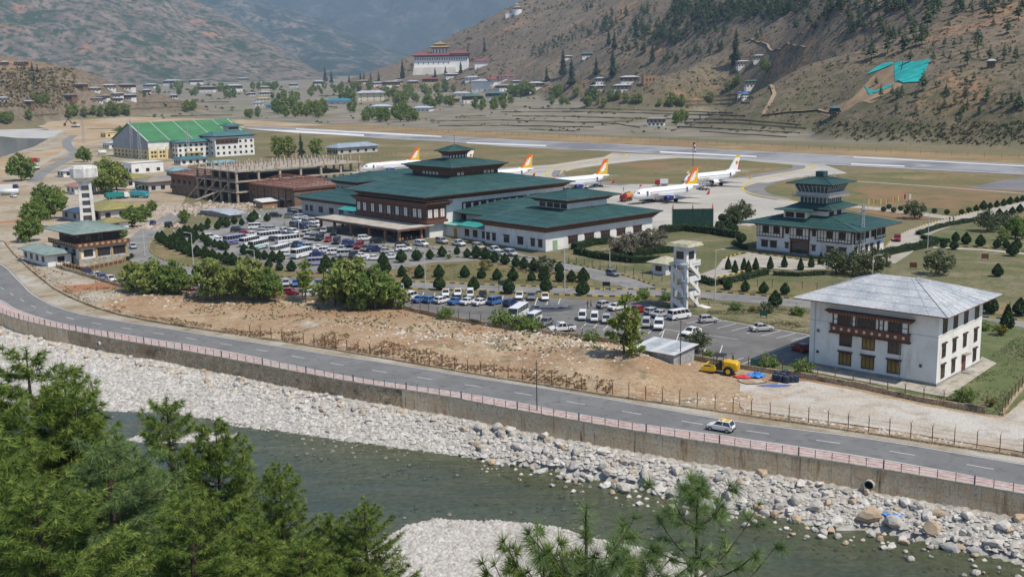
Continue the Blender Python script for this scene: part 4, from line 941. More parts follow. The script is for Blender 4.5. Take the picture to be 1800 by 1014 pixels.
    an = MB(); an.cyl((cx,cy,zt+2.7),(cx,cy,zt+5.2),.05,n=5); an.cyl((cx+2.6,cy-2.2,zt+.8),(cx+2.6,cy-2.2,zt+2.4),.09,n=6); b.part('antenna', an, wf)
    return b
atc()
def terminal():
    O = G(702,427); rot = D(41.9); f = LOC(O, rot)
    b = Bld('terminal_wing', 'single-storey white terminal wing with dark teal roof and raised clerestory', O, rot)
    x0, x1, y0, y1 = 15.3,58.0,-44.0,-19.5; H = 5.3
    b.box('wall', white_w, x0, x1, y0, y1,0, H); b.box('plinth', plinth_m, x0-.05, x1+.05, y0-.05, y1+.05,0,.3)
    b.cornice(x0, x1, y0, y1, H,4,.42,.42, [timber_r, timber, carved, timber]); b.dentils(x0-.84, x1, y0-.84, y1, H+.5,.22,.7)
    for y in (-20.9,-23.4,-28.6,-34.2): b.win('L', y,1.2,1.4 if y > -25 else 2.2,1.9,2 if y > -25 else 3, at_=x0)
    for y in (-39.1,-42.0): b.win('L', y,1.2,1.5,1.9,2, at_=x0)
    b.box('door', mat('pale green door',(.25,.38,.22),.7),17.9,19.6, y0-.08, y0-.005,.2,2.9)
    for x in (25.5,31.8,38.2,44.6,51.5): b.win('R', x,1.4,3.6,1.9,4, fm=timber_r, at_=y0)
    bm = (32.5,48.5,-35.0,-22.5)
    b.roof(teal, x0-2.2, x1+2.2, y0-2.2, y1+2.6, H+1.72,(31.5,50,-35.5,-22),2.1)
    b.box('clerestory', white_w, bm[0], bm[1], bm[2], bm[3],8.0,11.0)
    for y in (-33.6,-30.8,-28.0,-25.0): b.win('L', y,9.3,2.3,1.3,2, at_=bm[0], lint=False)
    b.cornice(*bm,10.8,3,.5,.36)
    b.roof(teal, bm[0]-3.2, bm[1]+3.6, bm[2]-2.6, bm[3]+2.4,12.0,(38,44,-29.2,-28.6),1.7)
    k = Bld('terminal_link', 'low hipped teal-roofed link between terminal hall and right wing', O, rot)
    k.box('wall', white_w,24,52,-19.4,-1,0,6.2); k.cornice(24,52,-19.4,-1,5.9,2,.4,.4, [timber_r, timber])
    k.roof(teal,20.5,55,-20.6,1.0,6.8,(33,48,-12,-7),3.0)
    a = Bld('terminal_annex', 'small white entrance annex with bright turquoise lean-to roof', O, rot)
    a.box('wall', white_w,17.6,23.9,-19.2,2.0,0,3.7)
    for y in (-16.6,-12.6,-9.0): a.win('L', y,.9,1.9,2.0,3, at_=17.6, lint=False)
    a.box('door', mat('ochre door',(.40,.25,.06),.7),17.5,17.6,-4.4,-3.0,.1,2.6)
    a.roof(teal_l,16.0,25.5,-20.2,-6.0,4.0,(23.5,25.4,-20,-6.2),1.3,.15, cap=False); a.roof(teal_l,16.8,25.5,-5.8,3.2,3.5,(23.5,25.4,-5.7,3.0),.9,.15, cap=False)
    h = Bld('terminal_hall', 'main terminal hall with carved timber frontage and three stacked teal roofs', O, rot)
    hx0, hx1, hy0, hy1 = 11.5,66.0,.8,35.5; HH = 11.0
    h.box('wall', white_w, hx0, hx1, hy0, hy1,0, HH); h.cornice(hx0, hx1, hy0, hy1, HH-.3,4,.5,.38, [timber_r, timber, carved, timber])
    h.box('bay', timber,9.6,11.5,1.6,35.2,5.0,10.2); h.box('bay', timber,9.62,16.8,-.6,1.6,5.0,10.2)
    h.box('bay_base', carved,9.2,11.5,1.0,35.6,4.5,5.25); h.box('bay_base', carved,9.22,17.1,-1.0,1.0,4.5,5.25)
    for kx in range(3): h.box('bay_cornice', [timber_r, carved, timber][kx],9.6-.4*(kx+1),18+.3*kx,-.6-.4*(kx+1),35.2+.4*(kx+1),9.3+.4*kx,9.7+.4*kx-.004)
    pane_w = mat('white lattice pane',(.66,.66,.62),.6)
    for y in (2.6,5.0,9.4,13.6,17.8,22.0,26.2,30.4,33.6): h.win('L', y,5.9,1.9,2.7,2, fm=timber_r, gm=pane_w, lint=False, at_=9.6)
    for y in (7.2,11.5,15.7,19.9,24.1,28.3,32.0): h.win('L', y,5.9,1.5,2.6,2, fm=timber, gm=glass_b, lint=False, at_=9.6)
    for x in (10.8,13.0,15.4): h.win('R', x,5.9,1.7,2.7,2, fm=timber_r, gm=pane_w, lint=False, at_=-.6)
    for y in range(12): h.box('bay_panel', carved,9.52,9.6,2.0+y*2.8,4.3+y*2.8,5.3,5.85)
    bnd = h.box('window_band', timber,24,50, hy0-.35, hy0-.01,5.6,9.4)
    for q in range(26):
        h.box('pane', glass_d if q % 3 else pane_w,24.25+q,25.05+q, hy0-.42, hy0-.351,5.9,9.0, bnd)
    h.box('window_sill', carved,23.5,42, hy0-1.0, hy0-.02,4.6,5.58); h.box('window_sill', carved,46,57, hy0-1.0, hy0-.02,4.6,5.58)
    b2 = h.box('window_band', timber,51.5,57, hy0-.35, hy0-.01,5.6,9.4)
    for q in range(5): h.box('pane', glass_d,51.75+q*1.05,52.6+q*1.05, hy0-.42, hy0-.351,5.9,9.0, b2)
    r1 = rect(f,12.5,(741,348),(611,333),(986,317))
    C2 = rect(f,18.9,(797,294.6),(703,288),(892,285.5)); C3 = rect(f,23.3,(794,266),(761,264.5),(830,262))
    m2 = (C2[0]+2.6, C2[1]-2.4, C2[2]+2.6, C2[3]-2.6); m3 = (C3[0]+1.8, C3[1]-1.8, C3[2]+1.8, C3[3]-1.8)
    h.roof(teal,7.0,68.5,-2.6,37.8,12.4,(m2[0]-.5, m2[1]+.5, m2[2]-.5, m2[3]+.5),3.4,.25)
    h.box('clerestory', timber, *m2,14.5,18.2); h.cornice(*m2,17.0,4,.45,.42, [timber_r, timber, carved, timber])
    nwin = 12
    for q in range(nwin):
        y = m2[2]+(q+.5)*(m2[3]-m2[2])/nwin; h.win('L', y,15.9,(m2[3]-m2[2])/nwin*.8,1.1,2, fm=timber_r, gm=pane_w if 3 < q < 9 else glass_d, lint=False, at_=m2[0])
        x = m2[0]+(q+.5)*(m2[1]-m2[0])/nwin; h.win('R', x,15.9,(m2[1]-m2[0])/nwin*.8,1.1,2, fm=timber_r, gm=pane_w if q in (1,2,8,9,10) else glass_d, lint=False, at_=m2[2])
    h.roof(teal, *C2,18.8,(m3[0]-.2, m3[1]+.2, m3[2]-.2, m3[3]+.2),2.0,.22)
    h.box('top_lantern', timber, *m3,20.0,22.9); h.cornice(*m3,22.2,2,.4,.4, [timber_r, timber])
    for q in range(6):
        h.win('L', m3[2]+(q+.5)*(m3[3]-m3[2])/6,20.9,.7,.9,1, fm=timber_r, gm=pane_w, lint=False, at_=m3[0]); h.win('R', m3[0]+(q+.5)*(m3[1]-m3[0])/6,20.9,.7,.9,1, fm=timber_r, gm=pane_w, lint=False, at_=m3[2])
    c3 = ((C3[0]+C3[1])/2,(C3[2]+C3[3])/2); h.roof(teal, *C3,23.2,(c3[0]-.1, c3[0]+.1, c3[1]-.1, c3[1]+.1),1.7,.2)
    p = MB(); p.cyl((*c3,24.8),(*c3,28),.09, n=6); h.part('finial', p, red_r)
    cn = Bld('entrance_canopy', 'long flat drop-off canopy on square brick columns before the terminal', O, rot, 'canopy')
    cn.box('canopy_roof', layered('pale canopy sheets',(.42,.385,.33), [((.50,.47,.42),.2,.42,.6),((.30,.27,.22),.4,.52,.68,(1,1,1))], rough=.9),-1.6,11.4,-1.6,42.0,3.95,4.15)
    cn.box('canopy_beam', timber_r,-1.5,-1.1,-1.5,41.9,3.35,3.95); cn.box('canopy_beam', timber_r,-1.1,9.2,-1.5,-1.1,3.35,3.95)
    cn.box('canopy_beam', timber_r,-1.1,9.2,41.5,41.9,3.35,3.95)
    ribs = MB()
    for q in range(43): ribs.box(-1.6,11.3,-1.5+q*1.0,-1.35+q*1.0,4.15,4.22)
    cn.part('roof_rib', ribs, MATS['pale canopy sheets'])['kind'] = 'stuff'
    colm = mat('brick column',(.30,.17,.11),.85, var=.25, scale=3)
    for y in (0,6.6,14.5,24,33,40.6): cn.box('column', colm,-.35,.35, y-.35, y+.35,0,3.35)
    for y in (0,13,27,40.6): cn.box('column', colm,7.6,8.2, y-.3, y+.3,0,3.35)
    cn.box('kerb_step', plinth_m,1.5,11.4,0,41,0,.16)
    dk = h.box('doors', glass_d,11.3,11.49,3,33,.2,3.3)
    w = Bld('terminal_wing', 'grey-walled terminal wing with teal hip roof beside the unfinished building', O, rot)
    w.box('wall', mat('grey render',(.47,.46,.45),.9, var=.08, scale=.5),19,50,44,82.5,0,5.2); w.box('wall', MATS['grey render'],19,40,36,44,0,5.2)
    w.cornice(19,50,44,82.5,4.9,3,.5,.4, [timber_r, timber, carved])
    for y in (79.5,76.5,70.5,64.0,58.0,52.5): w.win('L', y,1.4,2.6 if y < 72 else 1.6,2.0,3, fm=timber, at_=19, lint=False)
    w.roof(teal,16.6,53,41,84.8,6.2,(31,36,60,68),3.2,.25)
    w.roof(teal_l,13.5,19.2,36.5,52,4.4,(18.5,19.1,36.7,51.8),1.4,.15, cap=False)
    u = Bld('terminal_block', 'raised teal-roofed block behind the terminal wing', O, rot)
    u.box('wall', MATS['grey render'],31.5,70,66,80,0,10.2); u.cornice(31.5,70,66,80,9.9,3,.5,.42, [timber_r, timber, timber])
    for y in (78.4,75.6,72.8,70): u.win('L', y,8.1,2.0,1.3,2, fm=white_w, at_=31.5, lint=False)
    u.roof(teal,28.6,73,63.2,82.8,11.3,(42,62,72.5,73.5),2.3,.22)
terminal()
# ------------------------------------------------------------------ unfinished building
def unfinished():
    O = G(418,358); rot = D(42)
    b = Bld('unfinished_building', 'unfinished concrete frame building with brick wings and scaffolded top floor', O, rot)
    cm = mat('raw concrete frame',(.36,.31,.25),.95, var=.25, scale=.5); bm_ = mat('brown brick wall',(.15,.095,.075),.9, col2=(.23,.155,.12), scale=.9)
    for k, z in enumerate((3.9,7.9,11.8)):
        b.box('slab', cm,-.6,58,-.5,33, z, z+.45)
    for z0 in (0,4.35,8.35):
        for i in range(7):
            for j in range(6):
                x, y = i*9.4+.3, j*6.4+.3
                if i == 0 or j == 0 or i == 6: b.box('column', cm, x-.4, x+.4, y-.4, y+.4, z0, z0+3.55)
    for i in range(11):
        for j in range(6):
            x, y = i*5.6+1, j*6.2+1; h = RNG.uniform(1.4,2.8); b.box('column_stub', cm, x-.28, x+.28, y-.28, y+.28,12.25,12.25+h)
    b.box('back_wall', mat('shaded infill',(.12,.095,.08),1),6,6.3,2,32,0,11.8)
    for z in (3.0,7.0): b.box('parapet', bm_,-.5,-.2,0,32.5, z+1.3, z+2.2)
    b.box('brick_wing', bm_,1,26,33.2,58,0,8.2); b.box('wing_cornice', timber_r,.4,26.5,33,58.6,7.4,8.4)
    for k in range(5):
        y = 36+k*4.9; b.box('arch_opening', glass_d,.93,1.02, y-1.5, y+1.5,.2,3.3); b.win('L', y,4.7,2.0,1.5,2, at_=1, lint=False)
    b.box('brick_wing', bm_,5,34,-33,-1,0,7.0); b.box('wing_cornice', timber_r,4.5,34.5,-33.5,-.8,6.6,7.3)
    for k in range(6):
        y = -4-k*5.1; b.box('arch_opening', glass_d,4.93,5.02, y-1.6, y+1.6,.2,3.4); b.win('L', y,4.3,2.4,1.6,3, at_=5, fm=mat('ochre window frame',(.30,.17,.07),.8), lint=False)
        b.box('pier', bm_,4.6,4.99, y+2.2, y+3.0,0,6.6)
    steel = mat('red primed steel',(.21,.085,.07),.7, var=.3, scale=1)
    def trusses(x0, x1, y0, y1, z, nx, ny):
        for i in range(ny+1):
            y = y0+(y1-y0)*i/ny; t = MB(); xm = (x0+x1)/2
            t.cyl((x0,y,z),(xm,y,z+2.6),.13,n=4); t.cyl((xm,y,z+2.6),(x1,y,z),.13,n=4); t.cyl((x0,y,z+.1),(x1,y,z+.1),.1,n=4)
            for q in (.25,.5,.75): t.cyl((x0+(x1-x0)*q,y,z+.1),(x0+(x1-x0)*q,y,z+2.6*(1-abs(2*q-1))),.08,n=4)
            b.part('roof_truss', t, steel)
        for i in range(nx+1):
            q = i/nx; x = x0+(x1-x0)*q; zz = z+2.6*(1-abs(2*q-1)); t = MB(); t.cyl((x,y0,zz+.1),(x,y1,zz+.1),.1,n=4); b.part('purlin', t, steel)
    b.box('wing_slab', cm,5.2,33.8,-32.8,-1.2,7.3,7.36); b.box('wing_slab', cm,1.2,25.8,33.4,57.8,8.4,8.46)
    trusses(5,34,-33,-1,7.4,10,12); trusses(1,26,33,58,8.4,9,9)
    sp = mat('scaffold pole',(.33,.25,.16),.9, var=.2, scale=2)
    for k in range(34):
        x, y = (RNG.uniform(-.6,58), RNG.choice([-.9,33])) if k % 2 else (RNG.choice([-1.0,58.3]), RNG.uniform(0,33)); t = MB(); t.cyl((x,y,12.2),(x+RNG.uniform(-.3,.3),y,12.2+RNG.uniform(2,3.4)),.07,n=4); b.part('scaffold_pole', t, sp)
    for k in range(9):
        t = MB(); y = 2+k*3.6; t.cyl((-1.0,y,14),(-1.0,y+3.6,14+RNG.uniform(-.2,.2)),.06,n=4); b.part('scaffold_pole', t, sp)
    rp = MB(); rp.hexa([(-6,24,0),(-6,22,0),(-.6,12,3.9),(-.6,14,3.9)], [(-6,24,.3),(-6,22,.3),(-.6,12,4.2),(-.6,14,4.2)]); b.part('stair_ramp', rp, cm)
    for k in range(3):
        t = MB(); t.cyl((-7-k,8+k*9,0),(-1,4+k*9,8+k),.1,n=4); b.part('brace_pole', t, sp)
    hd = thing('site_hoarding', 'grey corrugated hoarding fence in front of the unfinished building', 'fence')
    hm_ = mat('galvanised sheet',(.33,.34,.35),.5, var=.2, scale=1.2, metal=.2)
    pts = resample(GP([(425,386),(470,380),(530,372),(600,365)])[:],2.0)
    for (p, t),(q, _) in zip(pts, pts[1:]):
        m = MB(); n = Vector((-t.y, t.x,0))*.04; m.hexa([p-n,q-n,q+n,p+n], [p-n+Vector((0,0,2.1)),q-n+Vector((0,0,2.1)),q+n+Vector((0,0,2.1)),p+n+Vector((0,0,2.1))]); m.build('hoarding_sheet', hm_, hd)
    g = G(450,362); h = Bld('site_hut', 'small brown site hut with white tin roof before the brick wing',(*G(462,367)[:2],0), rot)
    h.box('wall', mat('plywood',(.33,.21,.13),.9, var=.2, scale=1),0,8,0,5,0,2.3); h.roof(mat('white tin',(.62,.61,.58),.6),-.5,8.6,-.6,5.8,2.35,(-.5,8.6,5.0,5.7),.8,.1, cap=False)
    t = Bld('site_shelter', 'low blue-grey tarpaulin shelter on the rubble before the unfinished frame',(*G(352,376)[:2],0), rot)
    t.box('wall', grey_w,0,6,-22,0,0,1.2); t.roof(mat('blue-grey sheet',(.36,.38,.42),.7, var=.25, scale=.6),-.8,7,-23,.8,1.3,(-.8,7,-12,-10),.7,.1, cap=False)
unfinished()
# ------------------------------------------------------------------ hangar and its office
def hangar():
    O = G(262,281); rot = D(41)
    b = Bld('hangar', 'big aircraft hangar with bright green roof, blue-grey gable and cream lower walls', O, rot, 'hangar')
    Lx, Ly, E, A = 68,54,10.8,21.0; gm = mat('blue-grey cladding',(.30,.315,.345),.6, var=.08, scale=.2)
    gab = MB(); prof = [(0,5.6),(Ly,5.6),(Ly,E),(Ly/2,A),(0,E)]; gab.xprism(prof,0, Lx); b.part('cladding', gab, gm)
    b.box('lower_wall', cream_w,-.15, Lx+.15,-.15, Ly+.15,0,5.6)
    bandm = mat('cream pier',(.66,.56,.32),.9)
    for x in (.0,5.5,11): b.box('pier', bandm, x-.1, x+1.0,-.6,-.16,0,7.4)
    b.box('upper_white', white_w,-.05,14,-.2,-.01,5.62,10.7)
    for x in (2.2,4.2,7.6,9.6):
        for z in (1.2,3.6): b.win('R', x, z,1.3,1.2,2, at_=-.15, lint=False)
    for k in range(9):
        for z in (1.0,3.4): b.win('L',4+k*5.8, z,2.2,1.3,3, at_=-.15, lint=False)
    r = MB(); ov = .8
    for (ya, za, yb, zb) in ((-ov, E-.25, Ly/2, A+.15),(Ly/2, A+.15, Ly+ov, E-.25)):
        r.hexa([(-ov,ya,za),(Lx+ov,ya,za),(Lx+ov,yb,zb),(-ov,yb,zb)], [(-ov,ya,za+.3),(Lx+ov,ya,za+.3),(Lx+ov,yb,zb+.3),(-ov,yb,zb+.3)])
    ro = b.part('roof', r, green_r)
    wl_ = mat('white roof strip',(.42,.48,.42),.6)
    for x in (0,14,29,43,56,67):
        s = MB(); w = .4 if x in (0,67) else .22; s.hexa([(x-w,-ov,E+.06),(x+w,-ov,E+.06),(x+w,Ly/2,A+.46),(x-w,Ly/2,A+.46)], [(x-w,-ov,E+.2),(x+w,-ov,E+.2),(x+w,Ly/2,A+.6),(x-w,Ly/2,A+.6)]); b.part('roof_strip', s, wl_, ro)
    o = Bld('hangar_office', 'white multi-storey office with dark teal roof built along the hangar', O, rot)
    def block(x0, x1, y0, y1, h, rows, roofm, lift, over=1.6, frame_=True):
        o.box('wall', white_w, x0, x1, y0, y1,0, h)
        nx = int((x1-x0)/3.4)
        for z in rows:
            for k in range(nx): o.win('R', x0+(k+.5)*(x1-x0)/nx, z,1.5,1.5,2, at_=y0, lint=False)
        for z in rows:
            for k in range(2): o.win('L', y0+(k+.5)*(y1-y0)/2, z,1.5,1.5,2, at_=x0, lint=False)
        o.box('cornice', timber, x0-.5, x1+.5, y0-.5, y1+.5, h-.6, h)
        o.roof(roofm, x0-over, x1+over, y0-over, y1+over, h+.1,(x0+3, x1-3,(y0+y1)/2-.3,(y0+y1)/2+.3), lift,.2)
    block(15,36,-8,-.7,9.6,(1.2,4.2,7.0), teal_g,1.6); block(36.3,63,-15,2,12.6,(1.4,4.8,8.2), teal_g,2.4)
    o.box('timber_band', timber,37,52,-15.4,-15.01,8.0,10.8)
    for k in range(5): o.win('R',38.5+k*2.9,8.4,1.8,1.8,2, at_=-15.4, fm=timber_r, lint=False)
    o.box('lantern', white_w,50,58,-6,0,13,18.2); o.box('lantern_windows', glass_d,50.6,57.4,-6.06,-6.005,16,17.4); o.roof(teal_g,47.5,60.5,-8.5,2.5,18.3,(52,56,-3.4,-2.8),1.5,.2)
    o.box('balcony', cream_w,20,30,-10,-8.02,3.0,4.0)
hangar()
def mast(px, py, top, label):
    g = G(px, py); h = height_at(px, py, top); t = thing('lattice_mast', label, 'mast', g)
    m = mat('galvanised lattice',(.36,.37,.38),.5); w = h*.045
    for sx, sy in ((-1,-1),(1,-1),(1,1),(-1,1)):
        l = MB(); l.cyl((sx*w,sy*w,0),(sx*w*.3,sy*w*.3,h),.09,n=4); l.build('leg', m, t)
    br = MB(); n = 12
    for k in range(n):
        z0, z1 = h*k/n, h*(k+1)/n; a, b = w*(1-.7*k/n), w*(1-.7*(k+1)/n)
        for (p, q) in (((-1,-1),(1,-1)),((1,-1),(1,1)),((-1,1),(-1,-1))):
            br.cyl((p[0]*a,p[1]*a,z0),(q[0]*b,q[1]*b,z1),.05,n=3,cap=False); br.cyl((p[0]*b,p[1]*b,z1),(q[0]*b,q[1]*b,z1),.05,n=3,cap=False)
    br.build('lattice_bracing', m, t)['kind'] = 'stuff'
    d = MB(); d.cyl((0,0,h),(0,0,h+1.6),.08,n=5); d.box(-.5,.5,-.5,.5,h*.93,h*.95); d.build('platform', m, t)
mast(234,279,212, 'lattice mast in front of the hangar gable, topmost of the pair'); mast(247,281,222, 'shorter lattice mast beside the hangar gable corner')
mast(333,289,219, 'lattice mast standing before the white hangar office'); mast(148,252,206, 'tall lattice mast on the earthworks left of the hangar')
# ------------------------------------------------------------------ buildings at the left edge
def left_house():
    c = G(141,467); rot = D(43)
    b = Bld('corner_house', 'two-storey stone and timber house with carved balcony and weathered green hip roof', c, rot, 'house')
    st = layered('rubble stone',(.34,.30,.24), [((.44,.40,.33),.9,.42,.6),((.22,.19,.15),1.4,.5,.66)], rough=1)
    tan = mat('painted column',(.42,.29,.13),.8, var=.15, scale=2)
    b.box('basement', st,-.3,13.2,-.3,18,0,1.6)
    b.box('wall', white_w,0,12.6,0,17.5,1.6,4.9); b.box('upper_wall', timber,1.6,11.8,1.6,16.5,4.9,8.2)
    b.box('balcony', carved,-.8,13.4,-.8,18.2,4.5,4.9)
    for args in ((-.8,-.6,-.8,18.2),(-.6,13.4,-.8,-.6)):
        b.box('balustrade', carved, *args,4.9,5.75)
    for k in range(12): b.box('baluster', tan,-.86,-.81,-.4+k*1.5,.3+k*1.5,4.95,5.55);
    for k in range(9): b.box('baluster', tan,-.3+k*1.5,.5+k*1.5,-.86,-.81,4.95,5.55)
    for x in (.2,4.5,8.6,12.5): b.box('column', tan, x-.22, x+.22,-.25,-.02,1.6,4.5)
    b.win('R',2.4,2.2,2.4,1.7,3, at_=0, lint=False); b.win('R',6.5,1.9,3.4,2.2,4, at_=0, lint=False); b.win('R',10.6,1.9,3.2,2.2,4, at_=0, lint=False)
    for y in (3,8,13): b.win('L', y,2.4,1.8,1.6,2, at_=0, lint=False)
    for x in (3.4,6.6,9.8): b.win('R', x,5.9,1.8,1.9,2, at_=1.6, gm=glass_b, lint=False)
    for y in (4,8,12): b.win('L', y,5.9,2.2,1.8,3, at_=1.6, lint=False)
    b.cornice(1.6,11.8,1.6,16.5,7.5,2,.4,.35, [timber_r, timber])
    b.roof(teal_w,-1.6,14.4,-1.6,19.2,8.3,(5.6,6.8,7.5,10.5),1.9,.18)
    a = Bld('house_annex', 'low white annex with weathered green roof beside the carved-balcony house', c, rot, 'building')
    a.box('wall', white_w,-7,-.9,3,20,.2,3.3)
    a.win('R',-3.6,1.2,1.8,1.4,2, at_=3, lint=False)
    for y in (6,10,14,18): a.win('L', y,1.2,1.6,1.4,2, at_=-7, lint=False)
    a.roof(teal_w,-8,-.4,1.8,21,3.4,(-4.4,-3.8,6,17),1.2,.15)
    f = thing('garden_wall', 'patterned brown parapet wall with small piers before the carved-balcony house', 'wall')
    for (p, t),(q, _) in zip(*(lambda r: (r, r[1:]))(resample(GP([(112,468),(150,476),(215,462),(232,450)]),1.6))):
        m = MB(); n = Vector((-t.y,t.x,0))*.12; up = Vector((0,0,.8)); m.hexa([p-n,q-n,q+n,p+n],[p-n+up,q-n+up,q+n+up,p+n+up]); m.build('wall_panel', carved, f)
        m = MB(); m.box(p.x-.18,p.x+.18,p.y-.18,p.y+.18,0,1.05); m.build('pier', tan, f)
left_house()
def water_tower():
    g = G(155,390); t = thing('water_tower', 'white concrete water tower with flared octagonal tank on four legs', 'tower', g, D(20))
    wm = layered('stained white concrete',(.70,.69,.66), [((.58,.56,.52),.4,.45,.62),((.42,.38,.34),.6,.6,.72,(1,1,.25))], rough=.9)
    for sx, sy in ((-1,-1),(1,-1),(1,1),(-1,1)):
        l = MB(); l.hexa([(sx*1.9-.5,sy*1.9-.5,0),(sx*1.9+.5,sy*1.9-.5,0),(sx*1.9+.5,sy*1.9+.5,0),(sx*1.9-.5,sy*1.9+.5,0)], [(sx*1.6-.45,sy*1.6-.45,13.4),(sx*1.6+.45,sy*1.6-.45,13.4),(sx*1.6+.45,sy*1.6+.45,13.4),(sx*1.6-.45,sy*1.6+.45,13.4)]); l.build('leg', wm, t)
    for k in range(5):
        z = 2.4+k*2.5; e = 1.85-.25*z/13.4
        m = MB(); m.box(-e,e,-e-.35,-e+.1,z,z+.9); m.box(-e-.35,-e+.1,-e,e,z+.003,z+.897); m.box(e-.1,e+.35,-e,e,z+.003,z+.897); m.build('tie_beam', wm, t)
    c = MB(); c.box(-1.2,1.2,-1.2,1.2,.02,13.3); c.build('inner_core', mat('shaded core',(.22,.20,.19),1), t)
    k = MB(); k.lathe([(1.9,13.2),(4.3,15.2),(4.4,18.2),(4.0,18.5),(3.9,18.9),(0.2,19.1)],8); k.build('tank', wm, t)
    for q in range(8):
        an = 2*PI*q/8; p = MB(); p.m = Matrix.Rotation(an,4, 'Z'); p.box(4.05,4.42,-.16,.16,15.1,18.6); p.build('tank_rib', wm, t)
water_tower()
def simple_house(name, label, px, py, rot, Lx, Ly, h, roofm, wallm=None, rise=1.6, over=.9, wins=2, group=None, cat='house', rows=1, org=None, band=False, lite=False):
    g = org if org is not None else G(px, py)
    b = Bld(name, label, g, rot, cat, group)
    b.box('wall', wallm or white_w,0, Lx,0, Ly,-4.5 if org is not None else 0, h)
    if band: b.box('upper_timber', timber,-.35, Lx+.35,-.35, Ly+.35, h*.52, h-.15)
    for r_ in range(rows):
        z = .9+r_*h/max(1,rows)
        off = -.35 if (band and z > h*.45) else 0
        for k in range(wins):
            b.win('R',(k+.5)*Lx/wins, z, min(1.8, Lx/wins*.55), min(1.6, h/rows*.5),2, at_=off, lint=False, gm=glass_d, fm=white_w if (band and off) else timber, proud=.12)
            b.win('L',(k+.5)*Ly/wins, z, min(1.8, Ly/wins*.55), min(1.6, h/rows*.5),2, at_=off, lint=False, gm=glass_d, fm=white_w if (band and off) else timber, proud=.12)
    ax = Lx >= Ly
    top = (Ly*.35, Lx-Ly*.35, Ly/2-.15, Ly/2+.15) if ax else (Lx/2-.15, Lx/2+.15, Lx*.35, Ly-Lx*.35)
    b.roof(roofm,-over, Lx+over,-over, Ly+over, h+(.5 if band else .05), top, rise,.15, cap=not lite)
    if band: b.box('attic', mat('open attic',(.10,.08,.07),1),1, Lx-1,1, Ly-1, h, h+.5)
    return b
simple_house('plant_room', 'plain white flat-walled utility block left of the white hangar office',232,306, D(40),17,12,5.4, mat('white deck',(.62,.60,.56),.9), rise=.3, over=.2, wins=3, cat='building')
simple_house('works_shed', 'long shed with mossy ochre roof right of the water tower',178,388, D(44),15,17,3.4, ochre_r, mat('grey block',(.48,.46,.43),.9),2.2,1.2,3, cat='building')
simple_house('works_shed', 'small shed with mossy ochre roof below the water tower',184,408, D(44),8,7,2.6, ochre_r, None,1.2,.8,1, cat='building')
simple_house('works_shed', 'low shed with yellowish roof above the water tower trees',221,330, D(42),14,16,3.6, ochre_r, None,1.8,1,3, cat='building')
simple_house('works_shed', 'grey-roofed shed beside the unfinished building',262,338, D(42),17,14,4.2, tin_b, mat('grey block',(.48,.46,.43),.9),1.6,1.2,4, cat='building')
simple_house('works_shed', 'grey low shed behind the white water tower',140,390, D(44),9,14,3.0, tin, mat('grey block',(.48,.46,.43),.9),1.2,.8,2, cat='building')
simple_house('red_roof_shed', 'shed with faded pink roof behind the water tower',132,342, D(40),9,10,3.2, mat('faded pink roof',(.36,.20,.18),.7, var=.15, scale=.5), None,1.5,.8,2, cat='building')
simple_house('works_shed', 'small tin-roofed shed at the bend of the side road',112,312, D(40),10,9,3, tin, None,1.2,.8,2, cat='building')
simple_house('works_shed', 'blue-roofed shed before the white hangar office',318,291, D(40),16,9,3.2, teal_g, None,1.4,.9,4, cat='building')
simple_house('works_shed', 'pale blue shed between hangar office and brick wing',305,314, D(40),9,8,3.6, mat('pale blue roof',(.20,.36,.40),.6), mat('pale blue wall',(.34,.48,.52),.8),1.2,.7,2, cat='building')
simple_house('works_shed', 'white shed with pale blue roof behind the brick wing',375,296, D(40),14,8,2.6, mat('pale blue roof',(.20,.36,.40),.6), None,1.2,.8,3, cat='building')
simple_house('store_house', 'grey-blue roofed low house left of the tall poplars by the apron',594,272, D(42),30,12,4.0, mat('blue-grey roof',(.28,.34,.40),.6, var=.12, scale=.3), mat('grey block',(.48,.46,.43),.9),2.4,1.4,5, cat='building')
simple_house('works_shed', 'tin shed among trees left of the hangar gable',192,262, D(40),18,12,4, tin, None,1.6,1,3, cat='building')
simple_house('works_shed', 'cream shed left of the hangar on the earthworks',186,242, D(40),12,12,4, cream_w, cream_w,.6,.4,2, cat='building')
def tank(px, py, r, L, m, label, rz):
    g = G(px, py); t = thing('storage_tank', label, 'tank', g, rz); c = MB(); c.cyl((-L/2,0,r+.3),(L/2,0,r+.3),r,n=16); c.build('tank_body', m, t, True)
    for x in (-L*.3, L*.3): s = MB(); s.box(x-.2,x+.2,-r*.8,r*.8,0,r*.7); s.build('saddle', grey_w, t)
tank(14,343,1.2,9, mat('white tank',(.66,.66,.64),.5), 'white cylindrical storage tank at the left edge of the works yard',.1)
tank(180,272,1.3,5, mat('white tank',(.66,.66,.64),.5), 'white rounded tank beside the road left of the hangar',.6)
